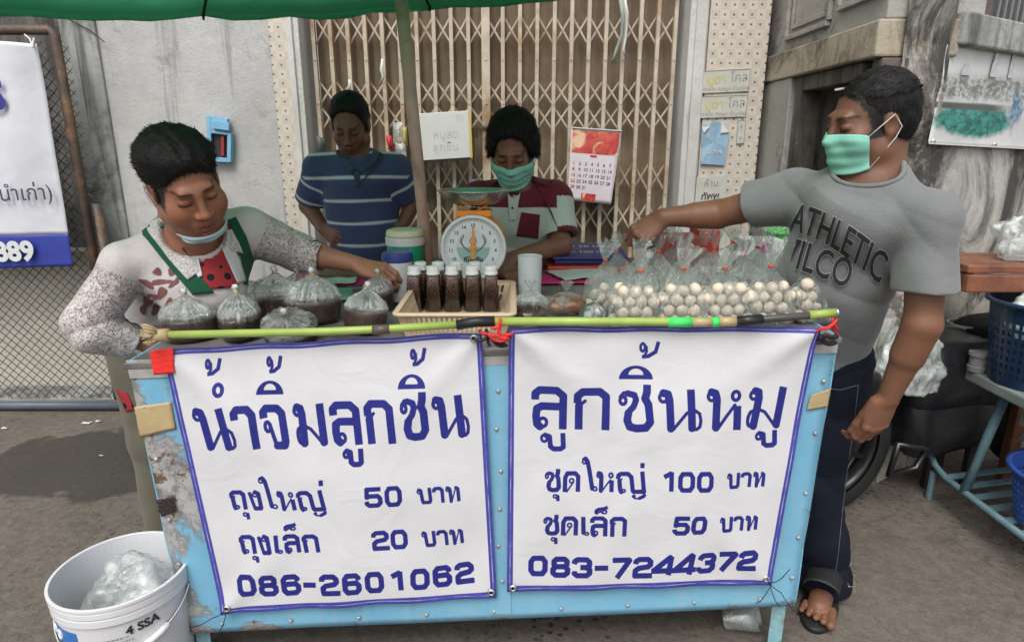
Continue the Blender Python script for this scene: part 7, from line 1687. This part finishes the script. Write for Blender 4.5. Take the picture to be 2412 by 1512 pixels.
# carved wooden bench with a white bag
def Q(px,py,Y): return P(px,py,Y)
bw=[Q(2250,610,2.42),Q(2600,640,2.42)]
bn=thing('wooden_bench',Vector((bw[0].x+.3,2.5,0)),'reddish brown slatted wooden bench at the right edge','bench')
M_bn=pm('red_brown_wood',(.2,.075,.04),.4,.35,11,.3,50,.5,stain=((.09,.04,.025),16,.5,.7))
z1=Q(2280,612,2.42).z; z2=Q(2280,668,2.36).z; xL=Q(2252,640,2.36).x
for k in range(4): MB().bb((xL,2.3+k*.075,z1-.03),(xL+1.2,2.366+k*.075,z1)).build('slat',M_bn,bn,bevel=.006)
MB().bb((xL,2.29,z2-.02),(xL+1.2,2.32,z1-.034)).build('apron',M_bn,bn,bevel=.006)
MB().bb((xL+.01,2.33,z2-.02),(xL+.05,2.55,z1-.034)).build('apron',M_bn,bn,bevel=.006)
for x in(xL+.5,xL+1.1):
    for y in(2.325,2.53): MB().bb((x,y,0),(x+.05,y+.045,z2-.022)).build('leg',M_bn,bn,bevel=.005)
p=Q(2415,608,2.42); p.z=z1+.002
def crumple(name,label,p,sx,sy,sz,mat,seed,cat='bag'):
    rnd=random.Random(seed); ph=[rnd.uniform(0,6) for _ in range(4)]
    bmx=bmesh.new(); bmesh.ops.create_icosphere(bmx,subdivisions=5,radius=1)
    for v in bmx.verts:
        n=noise.noise(v.co*1.7+Vector((seed,0,0)))*.35+noise.ridged_multi_fractal(v.co*2.2+Vector((0,seed,0)),1.,2.1,4,.9,2.)*.13-.12
        v.co*=1+n
        if v.co.z<-.55: v.co.z=-.55-.05*(v.co.z+.55)
        v.co=Vector((v.co.x*sx,v.co.y*sy,(v.co.z+.55)*sz))
    me=bpy.data.meshes.new(name); bmx.to_mesh(me); bmx.free(); me.polygons.foreach_set('use_smooth',[True]*len(me.polygons)); me.materials.append(mat)
    return tag(link(me,name,None,p),label,cat)
crumple('plastic_bag','crumpled white plastic bag on the wooden bench',p,.13,.08,.125,film('white_film',(.9,.9,.9),.05,.25,.33,20,.6),3)
# metal rack table
M_frame=pm('pale_blue_frame',(.10,.17,.20),.5,.25,14,.25,50,.3,stain=((.12,.09,.07),10,.55,.7)); M_tt=pm('greenish_board',(.2,.23,.21),.55,.2,8,.2)
A1=Q(2300,880,2.30); rk=thing('metal_rack',Vector((2.15,2.1,0)),'pale blue metal rack with a lower slatted shelf at the right edge','rack')
zt2=A1.z; xa=A1.x
MB().bb((xa,1.9,zt2-.045),(xa+1.,2.38,zt2)).build('rack_top',M_tt,rk,bevel=.008)
e0=G(2200,1105,.14); e1=G(2460,1300,.14)
dn=(e1-e0).normalized(); e0=e0-dn*.0; 
tp=Vector((xa+.06,2.1,zt2-.047))
mb=MB(); mb.tube([Vector((e0.x-.02,e0.y+.1,zt2-.06)),Vector((e0.x-.02,e0.y+.09,.4)),e0+Vector((-.015,.05,.1)),e0+Vector((0,0,.02)),e0+dn*.08,e1],.013,10); mb.build('side_rail',M_frame,rk,smooth=True)
for t in (.32,):
    a=e0+dn*((e1-e0).length*t); MB().tube([a,Vector((a.x+.1,a.y+.02,zt2-.05))],.017,10).build('leg',M_frame,rk,smooth=True)
a=e0+dn*((e1-e0).length*.5)
for k in range(7):
    s0=e0+dn*((e1-e0).length*(.12+.14*k)); MB().bar(s0,s0+Vector((.95,.2,0)),.03,.008).build('shelf_slat',M_frame,rk)
for s0 in (e0,e1): MB().tube([Vector((s0.x,s0.y,.13)),Vector((s0.x,s0.y,0))],.013,8).build('foot',M_frame,rk)
mb=MB(); mb.tube([Vector((xa+.1,2.15,zt2-.2)),Vector((xa+.95,2.2,zt2-.2))],.011,8); mb.build('cross_rail',M_frame,rk)
MB().bb((xa+.05,2.02,zt2-.13),(xa+.14,2.12,zt2-.047)).build('bracket',M_tt,rk,bevel=.004)
# navy basket on the rack, filled with plastic
def rbasket(name,label,c,rt,rb,h,mat,rows,n=46,ovx=1.,cat='basket'):
    o=thing(name,c,label,cat); c=Vector(c); mb=MB(); K=n
    def pt(k,t,dr=0): a=2*PI*k/K; r=rb+(rt-rb)*t+dr; return c+Vector((r*math.cos(a)*ovx,r*math.sin(a),h*t))
    def blk(k0,k1,t0,t1):
        mb.add([pt(k0,t0),pt(k1,t0),pt(k1,t1),pt(k0,t1),pt(k0,t0,-.004),pt(k1,t0,-.004),pt(k1,t1,-.004),pt(k0,t1,-.004)],[(0,1,2,3),(7,6,5,4),(0,3,7,4),(2,1,5,6),(3,2,6,7),(1,0,4,5)])
    t=.08; 
    for k in range(K): blk(k,k+1,0,.1)
    for r_ in range(rows):
        t0=.1+.72*r_/rows; t1=.1+.72*(r_+.62)/rows; t2=.1+.72*(r_+1)/rows
        for k in range(K): blk(k,k+.42,t0,t1); blk(k,k+1,t1,t2)
    for k in range(K): blk(k,k+1,.82,1.)
    mb.build('wall',mat,o)
    mb=MB(); mb.tube([pt(k,1.,.008)+Vector((0,0,.0)) for k in range(K)],.009,8,False,True); mb.build('rim',mat,o,smooth=True)
    MB().lathe([(rb-.002,0),(rb-.002,.005)],32,Matrix.Translation(c)@Matrix.Diagonal((ovx,1,1,1))).build('floor',mat,o); return o
M_nvp=pm('navy_plastic',(.012,.03,.068),.35,.12,9,.06,50,.5); M_blp=pm('bright_blue_plastic',(.025,.075,.33),.35,.12,9,.06,50,.5)
c=Q(2450,850,2.2); c.z=zt2+.003; rtop=Q(2420,712,2.2).z
rbasket('round_basket','big navy perforated basket full of plastic bags on the rack',c,.185,.145,rtop-c.z,M_nvp,7)
crumple('plastic_bag','clear greenish bag bulging out of the navy basket',c+Vector((.02,0,(rtop-c.z)*.55)),.14,.13,.12,film('green_film',(.85,.92,.88),.1,.2,.5,20,.7),7)
p=G(2470,1250,.16); p.z=.15
rbasket('round_basket','bright blue perforated basket on the lower shelf of the rack',p+Vector((.08,.05,0)),.17,.13,.2,M_blp,6)
# paint bucket, grey pipe, plastic bag hung behind the man
p=Q(2258,880,2.6)
M_dkw=pm('black_wood',(.02,.018,.017),.6,.2,9,.1)
st_=thing('wooden_stool',(p.x,2.62,0),'dark stool carrying the white and teal bucket','stool'); zs_=Q(2258,882,2.56).z
MB().bb((p.x-.13,2.5,zs_-.04),(p.x+.08,2.72,zs_)).build('seat',M_dkw,st_,bevel=.004)
for dx in(-.11,.06):
    for dy in(2.52,2.70): MB().bb((p.x+dx-.015,dy-.015,0),(p.x+dx+.015,dy+.015,zs_-.041)).build('leg',M_dkw,st_)
M_teal2=pm('teal_label',(.02,.13,.14),.4,.1,9,.05)
bp=Vector((p.x+.0,2.6,zs_+.002)); hB=Q(2258,768,2.56).z-zs_
bk2=thing('paint_bucket',bp,'small white bucket with teal label behind the arm of the man','bucket')
MB().lathe([(.062,0),(.072,hB*.98),(.078,hB*.98),(.078,hB),(.07,hB),(.06,.01),(.001,.01)],36,Matrix.Translation(bp)).build('bucket',W_pl,bk2,bevel=.001)
MB().lathe([(.0635,hB*.12),(.0715,hB*.75)],36,Matrix.Translation(bp),False,False).build('label',M_teal2,bk2,smooth=True)
mb=MB(); add_text(mb,'Na',bp+Vector((.012,-.0735,hB*.45)),(1,0,0),(0,0.08,1),.05,.001,.001); mb.build('lettering',W_pl,bk2)
mb=MB(); mb.tube([bp+Vector((-.075,0,hB*.9)),bp+Vector((-.05,-.06,hB*.62)),bp+Vector((.05,-.06,hB*.62)),bp+Vector((.075,0,hB*.9))],.0025,6); mb.build('handle',M_metal,bk2)
tag(MB().lathe([(.032,0),(.034,.02),(.03,.022),(.03,.06),(.036,.062),(.036,.075)],24,Matrix.Translation(Vector((xa+.02,2.33,zt2+.002)))).build('pipe_coupling',M_grey,loc=(xa+.02,2.33,zt2)),'dark grey pipe coupling beside the navy basket','pipe')
crumple('plastic_bag','big clear greenish plastic bag hanging behind the arm of the man',Q(2128,915,2.38),.125,.09,.18,film('pale_green_film',(.85,.92,.88),.1,.2,.45,16,.7),11)
hb_=bpy.data.objects['plastic_bag'] if False else [o for o in COL.objects if o.get('label','').startswith('big clear greenish')][0]
hz=hb_.location; MB().tube([hz+Vector((-.03,0,.24)),hz+Vector((.0,.1,.5)),hz+Vector((.04,.02,.24))],.004,6).build('carry_loop',W_pl,hb_,smooth=True)
tag(MB().tube([hz+Vector((0,.09,.5)),hz+Vector((0,.15,.495))],.005,8).build('wall_hook',M_rust,loc=hz+Vector((0,.12,.5))),'rusty hook in the peeling pillar holding the greenish bag','hook')
# motorbike standing behind the man
mo=thing('motorbike',(1.5,2.45,0),'dark motorbike parked behind the rack, only wheel and lower body showing','motorbike')
M_tyre=pm('tyre',(.014,.014,.014),.75,.2,30,.3,120); M_body=pm('dark_fairing',(.012,.012,.014),.3,.2,6,.1,30,.5); M_rim=pm('dark_rim',(.03,.03,.032),.35,.2,10,.1,40,.5,.6)
wc=Vector((1.28,2.34,.285)); Mw=Matrix.Translation(wc)@Matrix.Rotation(R(90),4,'Y')@Matrix.Rotation(R(0),4,'X')
yaw=Matrix.Rotation(R(-72),4,'Z'); Mw=Matrix.Translation(wc)@yaw@Matrix.Rotation(R(90),4,'Y')
wl=MB().lathe([(.215,-.04),(.25,-.052),(.275,-.04),(.285,0),(.275,.04),(.25,.052),(.215,.04)],48,Mw,False,False).build('wheel',M_tyre,mo,smooth=True)
MB().lathe([(.214,-.03),(.2,-.026),(.2,.026),(.214,.03)],48,Mw,False,False).build('rim',M_rim,wl,smooth=True)
mb=MB()
for k in range(6):
    a=2*PI*k/6; mb.bar(Mw@Vector((.03*math.cos(a),.03*math.sin(a),0)),Mw@Vector((.203*math.cos(a+.15),.203*math.sin(a+.15),0)),.022,.018)
mb.lathe([(.045,-.05),(.045,.05)],20,Mw); mb.build('spokes',M_rim,wl)
fw=yaw@Vector((0,1,0)); fw=Vector((-fw.x,-fw.y,0)) if fw.x<0 else fw
def blob(name,c,r,mat,seed,par=mo):
    bmx=bmesh.new(); bmesh.ops.create_icosphere(bmx,subdivisions=4,radius=1)
    for v in bmx.verts:
        d=v.co.copy(); k=(abs(d.x)**4+abs(d.y)**4+abs(d.z)**4)**-.25; v.co=d*k*(1+.05*noise.noise(d*2+Vector((seed,0,0)))); v.co=Vector((v.co.x*r[0],v.co.y*r[1],v.co.z*r[2]))
    me=bpy.data.meshes.new(name); bmx.transform(Matrix.Translation(Vector(c)-ORG[par.name])@yaw.inverted()@Matrix.Identity(4)) if False else bmx.transform(Matrix.Translation(Vector(c)-ORG[par.name])@Matrix.Rotation(math.atan2(fw.y,fw.x),4,'Z')); bmx.to_mesh(me); bmx.free(); me.polygons.foreach_set('use_smooth',[True]*len(me.polygons)); me.materials.append(mat); return link(me,name,par)
blob('engine',wc+fw*.56+Vector((0,0,.08)),(.24,.12,.17),M_body,1); blob('fairing',wc+fw*.66+Vector((0,0,.27)),(.36,.14,.16),M_body,2); blob('mudguard',wc+fw*.02+Vector((0,0,.26)),(.2,.06,.07),M_body,3); blob('seat',wc+fw*.95+Vector((0,0,.42)),(.3,.12,.05),M_tyre,4)
MB().tube([wc+fw*.18+Vector((.06,-.1,-.1)),wc+fw*.3+Vector((.06,-.12,-.08)),wc+fw*.34+Vector((.06,-.12,.0)),wc+fw*.2+Vector((.06,-.1,.03))],.014,8,False,True).build('stand',M_body,mo,smooth=True)
wc2=wc+fw*1.2; Mw2=Matrix.Translation(wc2)@yaw@Matrix.Rotation(R(90),4,'Y')
wl2=MB().lathe([(.215,-.04),(.25,-.052),(.275,-.04),(.285,0),(.275,.04),(.25,.052),(.215,.04)],48,Mw2,False,False).build('wheel',M_tyre,mo,smooth=True)
# green basket and rose box behind the meatballs
p=Q(1825,548,2.55); gb=thing('green_basket',p,'bright green plastic basket rim showing left of the grey shirt','basket')
zt3=zt+.002
M_gb=pm('bright_green',(.09,.5,.09),.4,.1,9,.05)
MB().lathe([(.085,0),(.1,p.z-zt3-.006),(.108,p.z-zt3-.006),(.108,p.z-zt3),(.096,p.z-zt3),(.082,.006),(.001,.006)],32,Matrix.Translation(Vector((p.x+.085,2.62,zt3)))).build('basket',M_gb,gb,bevel=.001)
p0=Q(1780,604,2.42); p1=Q(1835,566,2.42); zr0=zt+.002
rb_=thing('rose_box',(p0.x+.06,2.5,zr0),'pale cardboard box printed with a pink rose behind the meatball bags','box')
xr0,xr1=Q(1752,590,2.42).x,Q(1845,590,2.42).x
MB().bb((xr0,2.42,zr0),(xr1,2.54,Q(1790,566,2.42).z)).build('box_body',pm('pale_card',(.5,.5,.5),.6,.1,9,.1),rb_,bevel=.002)
mb=MB(); cr=Q(1803,583,2.418)
for k in range(5):
    r_=.006+.004*k; mb.tube([cr+Vector((r_*math.cos(a+k)*1.1,-.001,r_*.85*math.sin(a+k))) for a in np.linspace(0,4.6,12)],.0016,5)
mb.build('printed_rose',pm('rose_pink',(.5,.06,.3),.6,.1,9,0),rb_)
tag(MB().bb((Q(1640,545,2.6).x,2.56,zt+.002),(Q(1690,545,2.6).x,2.7,Q(1660,540,2.6).z)).build('red_carton',M_redp,loc=(Q(1660,560,2.6).x,2.6,zt),bevel=.002),'red carton glimpsed under the wrist above the meatball bags','carton')
tag(MB().bb((Q(1540,545,2.6).x,2.5,zt+.002),(Q(1640,545,2.6).x,2.66,Q(1600,556,2.55).z)).build('brown_carton',pm('brown_red_card',(.25,.07,.05),.6,.3,20,.1),loc=(Q(1600,560,2.6).x,2.6,zt),bevel=.002),'brown and red carton behind the meatball bag tufts','carton')

# ================= foreground left: bucket =================
rc=G(300,1320,.42)
rc=Vector((-1.05,1.33,0)); 
def bk_center():
    # rim plane height .36; left rim edge measured at x=130, front rim at y=1430
    zR=.37; L_=G(130,1345,zR); Fp=G(285,1436,zR); r=.165
    return Vector((L_.x+r,Fp.y+r*.98,0)),zR,r
bc,zR,r=bk_center()
bu=thing('paint_bucket',(bc.x,bc.y,0),'big white plastic paint bucket with blue label, standing open beside the cart','bucket')
MB().lathe([(r*.84,0),(r*.85,.004),(r*.965,zR-.055),(r*1.0,zR-.055),(r*1.0,zR-.035),(r*.985,zR-.033),(r*1.01,zR-.03),(r*1.01,zR-.014),(r*.99,zR-.012),(r*1.02,zR-.01),(r*1.02,zR),(r*.97,zR),(r*.955,zR-.04),(r*.83,.012),(.001,.012)],64,Matrix.Translation(Vector((bc.x,bc.y,0)))).build('bucket',pm('bucket_white',(.62,.62,.64),.35,.05,8,.05,40,.5,stain=((.4,.36,.3),3,.6,.8)),bu,bevel=.0015)
def cylpt(a,z,o=.0015):
    rr=r*(.85+(.965-.85)*z/(zR-.055))+o; return Vector((bc.x+rr*math.cos(a),bc.y+rr*math.sin(a),z))
M_lbl=pm('bucket_blue',(.03,.16,.48),.4,.1,9,.05)
a0,a1=R(218),R(258)
MB().grid(lambda u,v:cylpt(a0+(a1-a0)*u,.06+(zR-.06-.075)*v),16,8).build('blue_label',M_lbl,bu,smooth=True)
def cyltext(name,body,a,z,size,mat,bold=0,up=1,skew=0.):
    v,f=text_mesh(body,size,bold,'LEFT'); MB().add([cylpt(a+x/r,z+y+x*skew,.003) for x,y,_ in v],f).build(name,mat,bu)
cyltext('lettering','4 SSA',R(300),zR-.085,.034,M_ink,.0012,1,.06)
for k in range(13):     # fine print too small to read: rows of short dashes
    mb=MB(); a=R(263); rnd=random.Random(k)
    while a<R(305)-rnd.random()*.08:
        w=rnd.uniform(.012,.05); z=zR-.1-.0115*k; mb.add([cylpt(a,z-.002,.003),cylpt(a+w,z-.002,.003),cylpt(a+w,z+.002,.003),cylpt(a,z+.002,.003)],[(0,1,2,3)]); a+=w+.016
    mb.build('small_print',M_inkg,bu)
for k,(a,z) in enumerate(((R(222),zR-.1),(R(234),zR-.1),(R(226),zR-.16),(R(240),zR-.16))):
    MB().tube([cylpt(a+.07*math.cos(t),z+.012*math.sin(t),.003) for t in np.linspace(0,6.2,16)],.003,5).build('label_mark',W_pl,bu)
mb=MB(); pts=[]
for k in range(26):
    t=k/25; a=R(182)+R(190)*t; z=zR-.045-.11*math.sin(PI*t)**.8; p=cylpt(a,z,.008); pts.append(p)
mb.tube(pts,.0028,6); mb.build('handle',M_metal,bu,smooth=True)
MB().tube([pts[17],pts[18],pts[19],pts[20]],.009,10).build('handle_grip',W_pl,bu,smooth=True)
crumple('plastic_bag','knotted white plastic bag inside the big bucket',Vector((bc.x+.02,bc.y+.01,zR-.17)),.115,.095,.115,film('milky_film',(.92,.92,.92),.05,.25,.33,14,.8),5)
# clear cup lying under the cart, right
p=G(1752,1498,.0); mb=MB(); Mc=Matrix.Translation(p+Vector((0,.03,.045)))@Matrix.Rotation(R(70),4,'Y')@Matrix.Rotation(R(20),4,'X')
mb.lathe([(.03,-.05),(.032,-.048),(.042,.05),(.044,.05),(.034,-.052)],32,Mc,True,False)
tag(mb.build('plastic_cup',film('cup_film',(.85,.85,.83),.15,.15,.2,20,.3),loc=p,smooth=True),'clear plastic cup lying on the ground under the right end of the cart','cup')
# litter on the pavement at the left
for k,(x,y,l,w) in enumerate(((205,998,.05,.02),(232,994,.03,.02),(300,960,.02,.012),(12,1010,.03,.015),(240,1075,.02,.01))):
    p=G(x,y); q_=MB(); q_.grid(lambda u,v:p+Vector(((u-.5)*l,(v-.5)*w,.004+.008*abs(vnoise(Vector((u*6,v*6,k)),1.5,k)))),6,4); tag(q_.build('litter_scrap',W_pl,loc=p,smooth=True,solid=.001),['crumpled white scrap on the pavement near the fence','smaller white scrap beside the crumpled one','tiny pale scrap under the fence pipe','pale scrap at the left picture edge','pale speck of paper on the damp pavement'][k],'litter')
